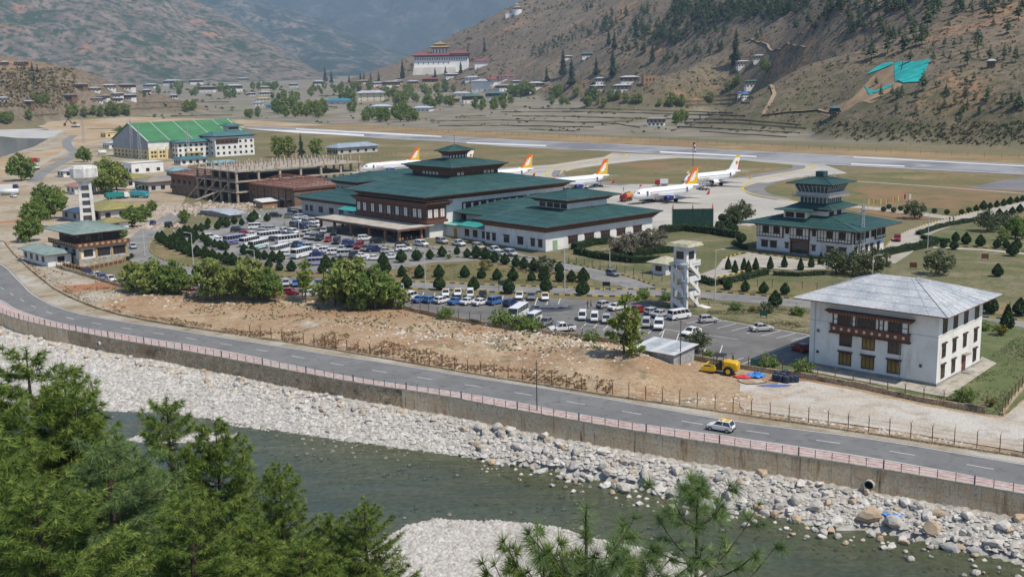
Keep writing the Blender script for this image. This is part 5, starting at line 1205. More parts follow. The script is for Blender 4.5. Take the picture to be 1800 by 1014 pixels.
# ------------------------------------------------------------------ guard tower and booth
def guard_tower():
    g = G(1206,546); rot = D(45); Hh = height_at(1206,546,432)
    t = thing('guard_tower', 'tall white concrete guard tower with zigzag stairs and small roofed cabin', 'tower', g, rot)
    wm = MATS['stained white concrete']; W = 3.3; Dp = 3.3
    for (x, y) in ((0,0),(W,0),(W,Dp),(0,Dp)): p = MB(); p.box(x-.28,x+.28,y-.28,y+.28,0,9.2); p.build('column', wm, t)
    n = 3
    for k in range(n):
        z = (k+1)*3.0; s = MB(); s.box(-.5,W+.5,-.5,1.0,z-.25,z); s.build('landing', wm, t); s = MB(); s.box(-.5,W+.5,-.6,-.45,z-.3,z+.75); s.build('parapet', wm, t)
        s = MB(); s.box(W+.45,W+.6,-.6,Dp,z-.3,z+.75); s.build('parapet', wm, t); s = MB(); s.box(W-.6,W+.5,-.4,Dp,z-.25,z); s.build('landing', wm, t)
    for k in range(n):
        z0, z1 = k*3.0,(k+1)*3.0
        for (ya, yb, za, zb) in ((.5,3.1,z0,z0+1.5),(3.1,.5,z0+1.5,z1)):
            x0 = -.35 if za == z0 else 1.2; st = MB(); st.hexa([(x0,ya,za),(x0+1.1,ya,za),(x0+1.1,yb,zb),(x0,yb,zb)], [(x0,ya,za+.3),(x0+1.1,ya,za+.3),(x0+1.1,yb,zb+.3),(x0,yb,zb+.3)]); st.build('stair_flight', wm, t)
            bl = MB(); bl.hexa([(x0-.12,ya,za),(x0-.02,ya,za),(x0-.02,yb,zb),(x0-.12,yb,zb)], [(x0-.12,ya,za+1.15),(x0-.02,ya,za+1.15),(x0-.02,yb,zb+1.15),(x0-.12,yb,zb+1.15)]); bl.build('stair_parapet', wm, t)
        fl = MB(); a, b = (W-.2,0) if k % 2 == 0 else (W-.2,0); fl.hexa([(0,-.75,z1-.1),(0,-.6,z1-.1),(W,-.6,z0+.2),(W,-.75,z0+.2)], [(0,-.75,z1+.85),(0,-.6,z1+.85),(W,-.6,z0+1.15),(W,-.75,z0+1.15)]); fl.build('stair_parapet', wm, t)
    fl = MB(); fl.box(-.6,W+.6,-.6,Dp+.6,9.0,9.25); fl.build('cabin_floor', wm, t)
    c = MB(); c.box(.1,W-.1,.1,Dp-.1,9.25,Hh-.2); c.build('cabin', wm, t)
    for (loc, rz) in (((W/2,.1,10.1),0),((.1,Dp/2,10.1),-PI/2)):
        f = MB(); f.box(-.85,.85,-.1,.02,0,1.5); fo = f.build('window', timber, t, loc=loc); fo.rotation_euler = (0,0,rz); p = MB(); p.box(-.7,.7,-.13,-.101,.12,1.38); p.build('pane', glass_d, fo)
    r = MB(); r.hexa([(-1,-1,Hh-.25),(W+1,-1,Hh-.25),(W+1,Dp+1,Hh-.25),(-1,Dp+1,Hh-.25)], [(-.6,-.6,Hh+.35),(W+.6,-.6,Hh+.35),(W+.6,Dp+.6,Hh+.35),(-.6,Dp+.6,Hh+.35)]); r.build('roof', mat('mossy cement roof',(.40,.375,.27),.9, var=.2, scale=1), t)
    ra = MB(); ra.hexa([(W+.2,-3.2,0),(W+1.8,-3.2,0),(W+1.8,0,0),(W+.2,0,0)], [(W+.2,-3.2,.1),(W+1.8,-3.2,.1),(W+1.8,0,.5),(W+.2,0,.5)]); ra.build('entrance_step', wm, t)
guard_tower()
b = Bld('guard_booth', 'small white guard booth with low hip roof behind the guard tower', G(1170,485.5), D(45)); b.box('wall', white_w,0,5,0,4,0,2.9); b.win('L',2,1.0,1.8,1.2,2, lint=False); b.win('R',2.5,1.0,2.4,1.2,3, lint=False); b.roof(mat('mossy cement roof',(.40,.375,.27),.9),-1,6,-1,5,2.95,(2.2,2.8,1.8,2.2),1.2,.15, fas=grey_w, cap=False)
def screen():
    a, b = G(1181,402), G(1254,401); t = (b-a).normalized(); L = (b-a).length; h = height_at(1215,402,368)
    o = thing('netting_screen', 'tall dark green netting screen on a white frame beside the apron', 'screen', a, math.atan2(t.y, t.x))
    nm = mat('green netting',(.018,.055,.042),.9, var=.25, scale=.8); fm = mat('white frame',(.6,.6,.57),.7); gm = mat('dark green frame',(.02,.06,.045),.7)
    for i in range(4):
        for j in range(2): m = MB(); m.box(L*i/4+.06,L*(i+1)/4-.06,-.03,.03,.6+(h-.6)*j/2+.05,.6+(h-.6)*(j+1)/2-.05); m.build('net_panel', nm, o)
    for i in range(5): m = MB(); x = L*i/4; m.box(x-.09,x+.09,-.09,.09,0,h+.15); m.build('post', fm if i in (0,4) else gm, o)
    for z in (.6,.6+(h-.6)/2, h): m = MB(); m.box(.1,L-.1,-.05,.05,z-.06,z+.06); m.build('rail', gm, o)
    cm = mat('orange cone paint',(.62,.16,.03),.6)
    for x in (.3, L/2, L-.3): m = MB(); m.lathe([(.28,0),(.05,1.5)],8,(x,.0,h+.15)); m.build('orange_marker', cm, o)
screen()
def tin_shed():
    c, rot, Ly, Lx = frame((1184,648),(1116,634),(1217,634)); s = Bld('tin_shed', 'grey corrugated tin shed with patchy roof beside the car-park wall', c, rot, 'shed')
    gm = mat('grey corrugated sheet',(.33,.34,.35),.6, var=.2, scale=1.5); s.box('wall', gm,0, Lx,0, Ly,0,2.3)
    dk = mat('dark sheet door',(.20,.20,.19),.7, var=.2, scale=2)
    s.box('door', dk,-.06,-.005, Ly*.52, Ly*.66,.05,2.0); s.box('door', gm,-.06,-.005, Ly*.70, Ly*.80,.05,2.0)
    for k in range(7):
        y0 = -.5+k*(Ly+1)/7; m = MB(); m.hexa([(-.6,y0,2.32),(Lx+.6,y0,2.75),(Lx+.6,y0+(Ly+1)/7-.03,2.75),(-.6,y0+(Ly+1)/7-.03,2.32)], [(-.6,y0,2.37),(Lx+.6,y0,2.8),(Lx+.6,y0+(Ly+1)/7-.03,2.8),(-.6,y0+(Ly+1)/7-.03,2.37)]); s.part('roof_sheet', m, tin if k % 3 else mat('pale sheet',(.55,.56,.56),.6))
tin_shed()
# ------------------------------------------------------------------ dzong, watch tower, village houses
def dzong():
    p = T(770,124); Y = 2700.0
    def W(px, py): v = at(px, py, Y); return v.x, v.z
    x0, zb = W(727,121); x1, _ = W(824,116); zt = W(770,97)[1]
    b = Bld('fortress', 'huge white fortress monastery with red roofs on the spur across the valley',(x0, Y,0), D(0), 'fortress')
    L = x1-x0; z0 = zb-22; h1 = W(745,116)[1]
    far_white = mat('far whitewash',(.76,.75,.72),.9)
    bs = MB(); bs.hexa([(-3,-16,z0),(L*.8,-16,z0),(L*.8,60,z0),(-3,60,z0)], [(1,-10,h1-4),(L*.75,-10,h1-4),(L*.75,60,h1-4),(1,60,h1-4)]); b.part('base_wall', bs, mat('stone base wall',(.56,.53,.47),.9, var=.15, scale=.05))
    mw = MB(); mw.hexa([(0,0,zb-16),(L,0,zb-16),(L,70,zb-16),(0,70,zb-16)], [(2.5,3,zt),(L-2.5,3,zt),(L-2.5,67,zt),(2.5,67,zt)]); b.part('wall', mw, far_white)
    b.box('red_band', mat('maroon band',(.20,.06,.06),.9),2.2, L-2.2,2.2,68, zt-4.6, zt-.1)
    for k in range(22): b.box('window', timber,5+k*(L-10)/21-.9,5+k*(L-10)/21+.9,1.0,2.9, zt-11.5, zt-6.5)
    for k in range(7): b.box('window', timber,12+k*12-.8,12+k*12+.8,.4,2.6, zt-20, zt-17)
    b.roof(red_r,-4, L*.72,-5,75, zt,(12, L*.6,24,46),7,1.2, fas=timber); b.roof(red_r, L*.66, L+4,-5,75, zt+3.2,(L*.72, L-8,24,46),6,1.2, fas=timber)
    tx0 = W(759,88)[0]-x0; tx1 = W(786,88)[0]-x0; t1 = W(770,83)[1]
    b.box('central_tower', far_white, tx0, tx1,14,50, zt-2, t1); b.box('tower_band', MATS['maroon band'], tx0-.4, tx1+.4,13.4,50.5, t1-4, t1-.1)
    for k in range(5): b.box('tower_window', timber, tx0+3+k*(tx1-tx0-6)/4-1.1, tx0+3+k*(tx1-tx0-6)/4+1.1,13.2,14.2, zt+4, t1-5)
    yel = mat('yellow roof',(.36,.27,.10),.7)
    b.roof(yel, tx0-6, tx1+6,7,57, t1,(tx0+4, tx1-4,22,42),4.5,1.0, fas=timber); b.box('tower_top', MATS['maroon band'], tx0+5, tx1-5,22,42, t1+3, t1+7); b.roof(yel, tx0+1, tx1-1,16,48, t1+7,(tx0+12, tx1-12,30,34),4,.8, fas=timber)
    m = MB(); m.lathe([(1.6,0),(1.2,1.4),(.2,3.5)],8,((tx0+tx1)/2,32,t1+11)); b.part('finial', m, gold_m)
    p = T(846,118); s = Bld('fortress_hall', 'small white hall with red roof beside the white fortress',(p.x, p.y, p.z), D(10), 'building'); s.box('wall', far_white,-14,14,0,18,-6,12); s.roof(red_r,-17,17,-3,21,12,(-8,8,8,10),4,.6)
    p = T(909,25); w = Bld('watch_tower', 'round white watch tower with tiered roofs on the ridge crest',(p.x, p.y+6, p.z),0, 'tower')
    m = MB(); m.lathe([(13,-14),(12,10),(11.4,16)],16); w.part('drum', m, far_white, smooth=False); m = MB(); m.lathe([(12.2,12.5),(12.2,15)],16); w.part('maroon_band', m, MATS['maroon band']); m = MB(); m.lathe([(15,16),(6,19.5)],16); w.part('roof', m, tin_b); m = MB(); m.lathe([(6,18.5),(6,24)],12); w.part('upper_drum', m, far_white); m = MB(); m.lathe([(9,24),(.4,28)],12); w.part('upper_roof', m, yel)
    w.box('side_wall', far_white,-30,-9,-3,6,-12,4); w.roof(tin_b,-31,-8,-4,7,4,(-26,-12,1,2),2.5,.4)
dzong()
vr = random.Random(11)
def village(px, py, wpx, label, roofm=None, wallm=None, rows=2, rot=None, hk=1.0, band=True, ratio=.7, cat='house', group='farmhouses across the valley'):
    p = T(px, py); mpp = p.y/FPX; L = wpx*mpp*.86; rot = D(vr.uniform(-20,25)) if rot is None else rot
    h = max(4.5, L*.42*hk); w = L*ratio
    c = Vector((p.x-L/2*math.cos(rot), p.y, ground_z(p.x, p.y)))
    simple_house('farmhouse', label,0,0, rot, L, w, h, roofm or tin, wallm, max(1.2, L*.09), max(.8, L*.07),4 if wpx > 20 else 3, group, cat, rows, c, band, True)
village(1152,222,33,'lone white and timber farmhouse on the dry fields beyond the runway', tin_b, rot=D(-14)); village(1094,163,32,'timber farmhouse with white gable, upper right of the slope-foot cluster', tin); village(1060,149,28,'upper farmhouse of the slope-foot cluster behind the others', tin)
village(1058,163,30,'white-walled farmhouse at the lower corner of the slope-foot cluster', tin); village(1108,150,36,'widest white farmhouse of the slope-foot cluster, beside an earthen ruin', tin)
village(1324,154,28,'white house with green roof alone on the terraced slope', mat('green village roof',(.06,.15,.10),.6)); village(1308,118,24,'timber house beside the big dark cypress on the slope', tin, band=True); village(1334,107,22,'pale farmhouse above the big dark cypress', tin)
village(1035,101,26,'house with pale teal roof high on the slope', teal_g, hk=.6); village(1001,104,18,'low tin-roofed hut left of the pale teal roof', tin, hk=.6); village(944,160,32,'farmhouse with long tin roofs left of the slope trees', tin, hk=1.1); village(922,154,20,'low tin-roofed wing beside the long-roofed farmhouse', tin, hk=.6); village(907,150,18,'small blue-roofed house under the slope trees', tin)
village(1742,120,14,'tiny hut with pale roof high among the pines', tin, hk=.8, band=False, wallm=timber); village(1302,170,9,'blue tarpaulin shack on the terraces', mat('blue tarp',(.08,.18,.45),.7), hk=.5, band=False); village(1311,175,12,'larger blue tarpaulin shack at the slope foot', mat('blue tarp',(.08,.18,.45),.7), hk=.4, band=False)
village(848,160,46,'large white hall with striped grey roofs below the fortress', tin, rows=1, band=False, hk=1.0, cat='building'); village(880,148,44,'hall with stacked grey and red roofs behind the white hall', red_r, hk=.5, band=False, cat='building'); village(890,160,30,'dark timber hall right of the white hall', tin_b, hk=.8, cat='building'); village(893,140,36,'long red-roofed hall uphill of the stacked roofs', red_r, hk=.4, band=False, cat='building')
village(832,182,40,'dark house with bright green roof on the field edge', mat('green village roof',(.06,.15,.10),.6), hk=.8, rows=1); village(870,176,38,'dark house with grey-green roof right of the bright green one', teal_g, hk=.8); village(793,180,24,'brown hut with dark roof at the field edge', tin_b, timber, hk=.7, rows=1, band=False); village(812,169,36,'long low hall with pale roof behind the brown hut', tin, hk=.35, rows=1, band=False, cat='building')
village(652,178,52,'four-storey cream block with rows of square windows amid the trees', tin, mat('cream block',(.66,.60,.44),.9), rows=3, rot=D(4), hk=.75, band=False, ratio=.4, cat='building', group=None)
village(590,183,54,'long low hall with blue roof behind the grove', mat('blue hall roof',(.05,.20,.26),.6), hk=.28, rows=1, band=False, cat='building'); village(495,190,66,'very long teal-roofed sheds left of the grove', mat('blue hall roof',(.05,.20,.26),.6), hk=.2, rows=1, band=False, cat='building'); village(668,193,38,'pale blue roofed hall in front of the grove', mat('pale hall roof',(.42,.52,.58),.5), hk=.25, rows=1, band=False, cat='building'); village(740,196,36,'pale blue tented roof on the field edge', mat('pale hall roof',(.42,.52,.58),.5), hk=.25, rows=1, band=False, cat='building')
village(560,152,22,'tall pale house near the twin dark cypresses', tin); village(515,154,16,'small white house left of the pale tall house', tin); village(466,160,18,'cream house with two roofs at the left of the meadow', tin, cream_w); village(465,168,22,'low pale house below the cream house', tin, hk=.6); village(462,178,26,'long yellow-roofed shelter on the meadow', mat('yellow sheet',(.50,.38,.08),.6), hk=.25, rows=1, band=False); village(453,186,20,'small white shed below the yellow shelter', tin, hk=.5, band=False)
village(700,150,20,'pale villa at the foot of the fortress spur', tin, cream_w); village(725,152,22,'cream villa beside the pale villa under the fortress', tin, cream_w); village(755,150,28,'villa with red roof under the fortress', red_r, cream_w); village(690,156,30,'wide low villa on the meadow under the fortress', tin_b); village(665,152,20,'grey-roofed house left of the cream villas', tin, hk=.8); village(640,149,24,'brown-roofed house behind the cream block', tin_b, hk=.7); village(795,138,26,'white house under the fortress path', tin, hk=.7); village(830,142,30,'long grey-roofed house under the fortress path', tin, hk=.5, band=False)
for i,(x, y, w, l) in enumerate([(180,176,20,'leftmost timber farmhouse of the valley cluster'),(204,172,20,'upper timber farmhouse of the valley cluster'),(223,176,24,'rightmost white farmhouse of the valley cluster'),(170,181,22,'lower tin-roofed farmhouse of the valley cluster'),(205,180,18,'low front shed of the valley cluster'),(305,174,15,'lone white farmhouse on the left meadow'),(363,163,28,'long white farmhouse left of the valley road'),(411,162,32,'wide white farmhouse near the valley road'),(443,169,14,'small white farmhouse right of the wide one'),(120,175,22,'brown long shed beside the low brown hill'),(48,186,18,'white farmhouse under the low brown hill'),(4,180,20,'timber farmhouse at the left picture edge'),(35,117,22,'dark farmhouse on the crest of the low brown hill'),(8,116,14,'low hut on the crest of the low brown hill'),(257,165,14,'white house among the left terraces'),(138,156,24,'pale long house behind the low brown hill'),(165,162,20,'white town house at the foot of the mountain'),(190,158,26,'grey-roofed town house at the foot of the mountain'),(220,158,28,'long town house under the orange cliff'),(262,156,24,'white town house right of the orange cliff'),(300,151,30,'long pale town row under the mountain'),(345,149,26,'town house at the end of the pale row'),(395,143,18,'white house on the mountain foot terraces'),(425,144,20,'grey-roofed house on the mountain foot terraces')]):
    village(x, y, w, l, tin if i % 3 else tin_b, mat('brown plank',(.18,.11,.07),.9) if 'brown' in l else None, rows=2 if w > 18 else 1, hk=.75 if i > 14 else .9, group='farmhouses of the far left valley')
p = T(1467,206); w = Bld('watch_post', 'dark green timber watch post on stilts at the slope foot',(p.x, p.y, p.z), D(10), 'tower')
gm = mat('dark green boards',(.022,.05,.045),.8)
for x, y in ((-2,-2),(2,-2),(2,2),(-2,2)): w.box('stilt', gm, x-.25, x+.25, y-.25, y+.25,-1,3.4)
w.box('cabin', gm,-3.2,3.2,-3.2,3.2,3.4,5.0); w.box('cabin_post', gm,-2.6,2.6,-2.6,2.6,5.0,6.6); w.roof(teal_g,-4.2,4.2,-4.2,4.2,6.6,(-.2,.2,-.2,.2),1.6,.2)
p = T(1143,147); w = Bld('earth_ruin', 'roofless orange earthen ruin beside the white farmhouse',(p.x, p.y, p.z), D(5), 'ruin'); em = mat('rammed earth',(.34,.20,.12),1, var=.25, scale=.3)
w.box('ruin_wall', em,-8,8,0,1.2,-2,9); w.box('ruin_wall', em,-8,-6.8,1.2,12,-2,11); w.box('ruin_wall', em,6.8,8,1.2,12,-2,7)
for x in (-4,0,4): w.box('ruin_opening', glass_d, x-.8, x+.8,-.05,-.001,3,5.5)
def netting():
    nm = mat('teal slope netting',(.015,.36,.33),.8, var=.25, scale=.15)
    for lab, poly in (('largest teal erosion net hung on the cut slope', [(1588,110),(1636,105),(1615,146),(1588,148),(1578,142)]),('narrow teal erosion net left of the largest net', [(1572,114),(1586,107),(1580,143),(1573,145)]),('small teal erosion net at the upper left of the slope cut', [(1522,132),(1552,113),(1571,111),(1569,115),(1542,126)]),('low teal erosion net along the foot of the slope cut', [(1517,150),(1560,151),(1575,150),(1538,166),(1524,160)])):
        P = [T(x, y) for x, y in poly]; cx = sum(p.x for p in P)/len(P); cy_ = sum(p.y for p in P)/len(P)
        def dz(X, Y, d): return np.array([ground_z(x, y) for x, y in zip(X, Y)]) + .7
        o = patch('erosion_net', [(p.x, p.y) for p in P], nm,-50.0,3.0, lambda X, Y, d: dz(X, Y, d)+50.0); del o['kind']; tag(o, lab, 'netting', 'teal erosion nets')
    cut = mat('bare cut slope',(.29,.20,.12),1, var=.25, scale=.08)
    P = [T(x, y) for x, y in [(1500,172),(1520,150),(1540,130),(1572,114),(1574,146),(1590,150),(1560,165),(1530,185),(1470,205),(1440,200)]]
    o = patch('slope_cut', [(p.x, p.y) for p in P], cut,-50.0,4.0, lambda X, Y, d: np.array([ground_z(x, y) for x, y in zip(X, Y)])+.35+50.0)
netting()
for pts, w in (([(1355,150),(1362,165),(1352,185),(1340,203)],3.5),([(1310,72),(1350,78),(1390,80),(1420,84)],3.5),([(1340,203),(1400,196),(1440,193),(1475,198)],4),([(850,130),(830,138),(800,142)],5)):
    P = [T(*p) for p in pts]; W_ = []
    for a, b_ in zip(P, P[1:]):
        for k in range(14): q = a+(b_-a)*(k/14); W_.append(Vector((q.x, q.y, ground_z(q.x, q.y)+.35)))
    V = []
    for i, p in enumerate(W_):
        a = W_[max(0,i-1)]; c = W_[min(len(W_)-1,i+1)]; t = (c-a).normalized(); n = Vector((-t.y,t.x,0)).normalized()*w/2; V += [tuple(p-n), tuple(p+n+Vector((0,0,.3)))]
    m = MB(); m.add(V, [(2*i,2*i+2,2*i+3,2*i+1) for i in range(len(W_)-1)]); struct(m.build('dirt_track', mat('track earth',(.32,.235,.155),1, var=.2, scale=.1)))
# ------------------------------------------------------------------ road vehicles
def paint(name, c, rough=.28): return mat('paint ' + name, c, rough, spec=.5)
PAINT = dict(white=paint('white',(.72,.72,.71)), silver=paint('silver',(.42,.43,.44)), grey=paint('grey',(.17,.175,.18)), black=paint('black',(.018,.018,.02)), red=paint('red',(.30,.015,.02)), navy=paint('navy',(.015,.025,.12)), blue=paint('blue',(.06,.16,.40)), yellow=paint('yellow',(.65,.42,.04)), beige=paint('beige',(.42,.38,.30)), teal=paint('teal',(.05,.35,.40)), orange=paint('orange',(.62,.22,.03)), lilac=paint('lilac',(.30,.30,.48)))
car_glass = mat('car glass',(.02,.024,.028),.05, spec=.7); tyre_m = mat('tyre rubber',(.02,.02,.02),.9); rim_m = mat('wheel rim',(.40,.40,.41),.35, metal=.6)
head_m = mat('headlamp',(.70,.70,.68),.15, spec=.6); tail_m = mat('tail lamp',(.35,.01,.01),.3); trim_m = mat('black trim',(.03,.03,.032),.6)
def loft(secs):
    """sections (x, z0, z1, half width, corner) to a closed shell"""
    mb = MB(); n = 8; V = []
    for x, z0, z1, w, c in secs:
        V += [(x,-w,z0+c),(x,-w+c,z0),(x,w-c,z0),(x,w,z0+c),(x,w,z1-c),(x,w-c,z1),(x,-w+c,z1),(x,-w,z1-c)]
    F = [(i*n+k, i*n+(k+1)%n,(i+1)*n+(k+1)%n,(i+1)*n+k) for i in range(len(secs)-1) for k in range(n)]
    F += [tuple(range(n))[::-1], tuple(range((len(secs)-1)*n, len(secs)*n))]
    return mb.add(V, F)
CARS = {
 'hatchback': dict(L=3.6, W=.78, secs=[(-1.78,.42,.80,.68,.08),(-1.70,.28,.92,.75,.10),(-.9,.25,.94,.78,.1),(.55,.25,.93,.78,.1),(1.2,.25,.86,.77,.1),(1.68,.28,.72,.72,.1),(1.78,.36,.62,.62,.08)], gh=(-1.66,.78,-1.36,.22,.90,1.48,.14), wx=(-1.12,1.18), wr=.29),
 'sedan': dict(L=4.3, W=.84, secs=[(-2.12,.42,.84,.72,.08),(-2.0,.28,.96,.80,.1),(-1.1,.25,.96,.84,.1),(.7,.25,.94,.84,.1),(1.5,.25,.86,.83,.1),(2.0,.28,.72,.78,.1),(2.12,.36,.62,.68,.08)], gh=(-1.35,.95,-.85,.25,.92,1.42,.18), wx=(-1.3,1.35), wr=.31),
 'suv': dict(L=4.6, W=.9, secs=[(-2.26,.5,1.0,.80,.08),(-2.16,.36,1.08,.88,.1),(-1.0,.33,1.10,.9,.1),(.8,.33,1.08,.9,.1),(1.5,.33,1.04,.89,.1),(2.16,.36,.92,.86,.1),(2.26,.48,.82,.74,.08)], gh=(-2.12,1.05,-1.9,.45,1.04,1.76,.14), wx=(-1.35,1.4), wr=.37),
 'pickup': dict(L=5.1, W=.88, secs=[(-2.5,.5,.98,.82,.06),(-2.42,.4,1.02,.86,.06),(-.7,.38,1.02,.88,.06),(.9,.36,1.04,.88,.1),(1.7,.36,1.0,.87,.1),(2.42,.38,.86,.84,.1),(2.5,.48,.76,.72,.08)], gh=(-.7,1.2,-.55,.55,1.0,1.74,.14), wx=(-1.5,1.55), wr=.38),
 'van': dict(L=4.8, W=.88, secs=[(-2.38,.4,1.2,.82,.08),(-2.3,.3,1.25,.87,.1),(0,.28,1.25,.88,.1),(1.7,.28,1.2,.88,.1),(2.25,.3,1.0,.84,.1),(2.38,.42,.82,.72,.08)], gh=(-2.28,2.05,-2.15,1.35,1.16,1.98,.1), wx=(-1.35,1.4), wr=.33),
 'micro van': dict(L=3.4, W=.72, secs=[(-1.68,.4,1.05,.66,.08),(-1.6,.28,1.08,.71,.1),(.6,.26,1.08,.72,.1),(1.35,.28,1.0,.71,.1),(1.68,.36,.8,.62,.08)], gh=(-1.6,1.4,-1.5,.9,1.02,1.78,.09), wx=(-1.05,1.1), wr=.28),
 'bus': dict(L=7.2, W=1.05, secs=[(-3.55,.5,1.5,1.0,.1),(-3.45,.38,1.55,1.04,.1),(0,.36,1.55,1.05,.1),(3.2,.36,1.55,1.05,.1),(3.5,.42,1.4,.98,.12),(3.58,.55,1.2,.86,.1)], gh=(-3.45,3.42,-3.36,3.0,1.5,2.62,.07), wx=(-2.0,2.3), wr=.42),
}
def car_meshes(kind):
    c = CARS[kind]; W = c['W']; r = {}
    r['body'] = loft(c['secs'])
    xr, xf, tr_, tf, zb, zt, ins = c['gh']; w0, w1 = W-.03, W-ins
    g = MB(); g.hexa([(xr,-w0,zb),(xf,-w0+.04,zb),(xf,w0-.04,zb),(xr,w0,zb)], [(tr_,-w1,zt-.05),(tf,-w1,zt-.05),(tf,w1,zt-.05),(tr_,w1,zt-.05)]); r['windows'] = g
    ro = MB(); e = .02
    ro.hexa([(tr_-e,-w1-e,zt-.07),(tf+e,-w1-e,zt-.07),(tf+e,w1+e,zt-.07),(tr_-e,w1+e,zt-.07)], [(tr_+.08,-w1+.08,zt),(tf-.06,-w1+.08,zt),(tf-.06,w1-.08,zt),(tr_+.08,w1-.08,zt)])
    npil = {'bus':7,'van':4,'suv':3,'micro van':3}.get(kind,2)
    for s in (-1,1):
        for (xa, xb) in ((xr,tr_),(xf,tf)): ro.cyl((xa,s*(w0-.01),zb-.02),(xb,s*(w1+.005),zt-.06),.045,n=5)
        for k in range(1, npil):
            t = k/npil; xa, xb = xr+(xf-xr)*t, tr_+(tf-tr_)*t; ro.hexa([(xa-.035,s*w0-.012,zb),(xa+.035,s*w0-.012,zb),(xa+.035,s*w0+.012,zb),(xa-.035,s*w0+.012,zb)], [(xb-.03,s*w1-.014,zt-.06),(xb+.03,s*w1-.014,zt-.06),(xb+.03,s*w1+.014,zt-.06),(xb-.03,s*w1+.014,zt-.06)])
    r['roof'] = ro
    tw = MB(); tw.cyl((0,-.1,0),(0,.1,0),c['wr'],n=14); r['tyre'] = tw
    rm = MB(); rm.cyl((0,-.108,0),(0,.108,0),c['wr']*.6,n=10); r['rim'] = rm
    h = MB(); h.box(-.04,.05,-.17,.17,-.09,.09); r['lamp'] = h
    b = MB(); b.box(-.06,.06,-W*.82,W*.82,-.09,.09); r['bumper'] = b
    return r
def car_mesh(kind, col, part):
    return shared(('car', kind, part, col if part in ('body','roof') else ''), lambda: shared(('carm', kind), lambda: car_meshes(kind))[part].mesh(part, {'body':PAINT[col],'roof':PAINT[col],'windows':car_glass,'tyre':tyre_m,'rim':rim_m,'bumper':trim_m,'lamp':head_m}[part]))
tail_me = None
def make_car(kind, col, x, y, heading, label, group, extra=None, z=.06):
    c = CARS[kind]; t = thing({'bus':'minibus','micro van':'micro_van'}.get(kind, kind), label, {'bus':'bus','suv':'car','sedan':'car','hatchback':'car','micro van':'van'}.get(kind, kind),(x, y, z), heading, group)
    for p in ('body','windows','roof'): link(p, car_mesh(kind, col, p), t)
    for wx in c['wx']:
        for s in (-1,1):
            w = link('wheel', car_mesh(kind, col, 'tyre'), t,(wx, s*(c['W']-.07), c['wr'])); link('rim', car_mesh(kind, col, 'rim'), w)
    se = c['secs']; zf = se[-2][2]-.14; zr = se[1][2]-.18
    tl = shared('tail', lambda: (lambda m: m.box(-.05,.04,-.12,.12,-.12,.12))(MB()).mesh('tail_lamp', tail_m))
    for s in (-1,1):
        link('headlight', car_mesh(kind, col, 'lamp'), t,(se[-2][0]+.03, s*(se[-2][3]-.2), zf)); link('tail_light', tl, t,(se[1][0]-.03, s*(se[1][3]-.13), zr))
    link('bumper', car_mesh(kind, col, 'bumper'), t,(se[-1][0]+.02,0, se[-1][1]+.04)); link('bumper', car_mesh(kind, col, 'bumper'), t,(se[0][0]-.02,0, se[0][1]+.04))
    if kind == 'pickup':
        m = shared('bed', lambda: (lambda m: m.box(-2.35,-.78,-.74,.74,1.0,1.035))(MB()).mesh('load_bed', trim_m)); link('load_bed', m, t)
    if extra == 'taxi':
        m = shared('taxis', lambda: (lambda m: m.box(-.16,.1,-.5,.5,1.5,1.66))(MB()).mesh('taxi_sign', PAINT['yellow'])); link('taxi_sign', m, t,(-.2,0,0))
        m = shared('taxir', lambda: (lambda m: m.box(-1.28,-.6,-.55,.55,1.478,1.492))(MB()).mesh('yellow_roof', PAINT['yellow'])); link('yellow_roof', m, t)
    if extra == 'bonnet':
        m = MB(); m.hexa([(1.2,-.75,1.0),(1.26,-.75,1.0),(1.26,.75,1.0),(1.2,.75,1.0)], [(.75,-.72,1.95),(.81,-.72,1.95),(.81,.72,1.95),(.75,.72,1.95)]); m.build('open_bonnet', PAINT['white'], t)
    if kind == 'bus' and extra:
        m = MB(); m.box(-3.4,3.2,-1.062,-1.046,.75,1.05); m.box(-3.4,3.2,1.046,1.062,.75,1.05); m.build('side_stripe', PAINT[extra], t)
    return t
FLEET = []
def park(lot, lst, jitter=.06):
    for e in lst:
        px, py, kind, col, dx, dy = e[:6]; a = G(px, py); b_ = G(px+dx, py+dy); FLEET.append(dict(lot=lot, px=px, py=py, kind=kind, col=col, x=a.x, y=a.y, h=math.atan2(b_.y-a.y, b_.x-a.x)+RNG.uniform(-jitter, jitter), extra=e[6] if len(e) > 6 else None))
park('lower car park', [(783.6,521,'hatchback','white',-2,11,'taxi'),(805,520,'hatchback','white',-2,11,'taxi'),(826.7,522.5,'micro van','white',-2,11),(848.5,523,'hatchback','black',-2,11,'taxi'),(913,525.5,'hatchback','white',-2,11,'taxi'),(933.6,526,'sedan','grey',-2,11),(958,527.5,'hatchback','white',-2,11,'taxi')])
park('lower car park', [(718.7,529,'van','white',10,-2.5),(740,531,'sedan','blue',10,-2.5),(758,532,'hatchback','blue',10,-2.5),(776.7,533,'hatchback','white',10,-2.5),(803,534.5,'sedan','blue',10,-2.5),(823.6,535,'sedan','white',10,-2.5),(845.7,536,'sedan','white',10,-2.5),(870.6,535.5,'micro van','blue',10,-2.5),(898,538,'hatchback','navy',10,-2.5)])
park('lower car park', [(911,560,'bus','white',-10,6.5),(938,567,'van','white',-10,5.5),(959,572,'sedan','grey',-10,5.0),(988,583,'pickup','white',-10,.8,'bonnet')],.02)
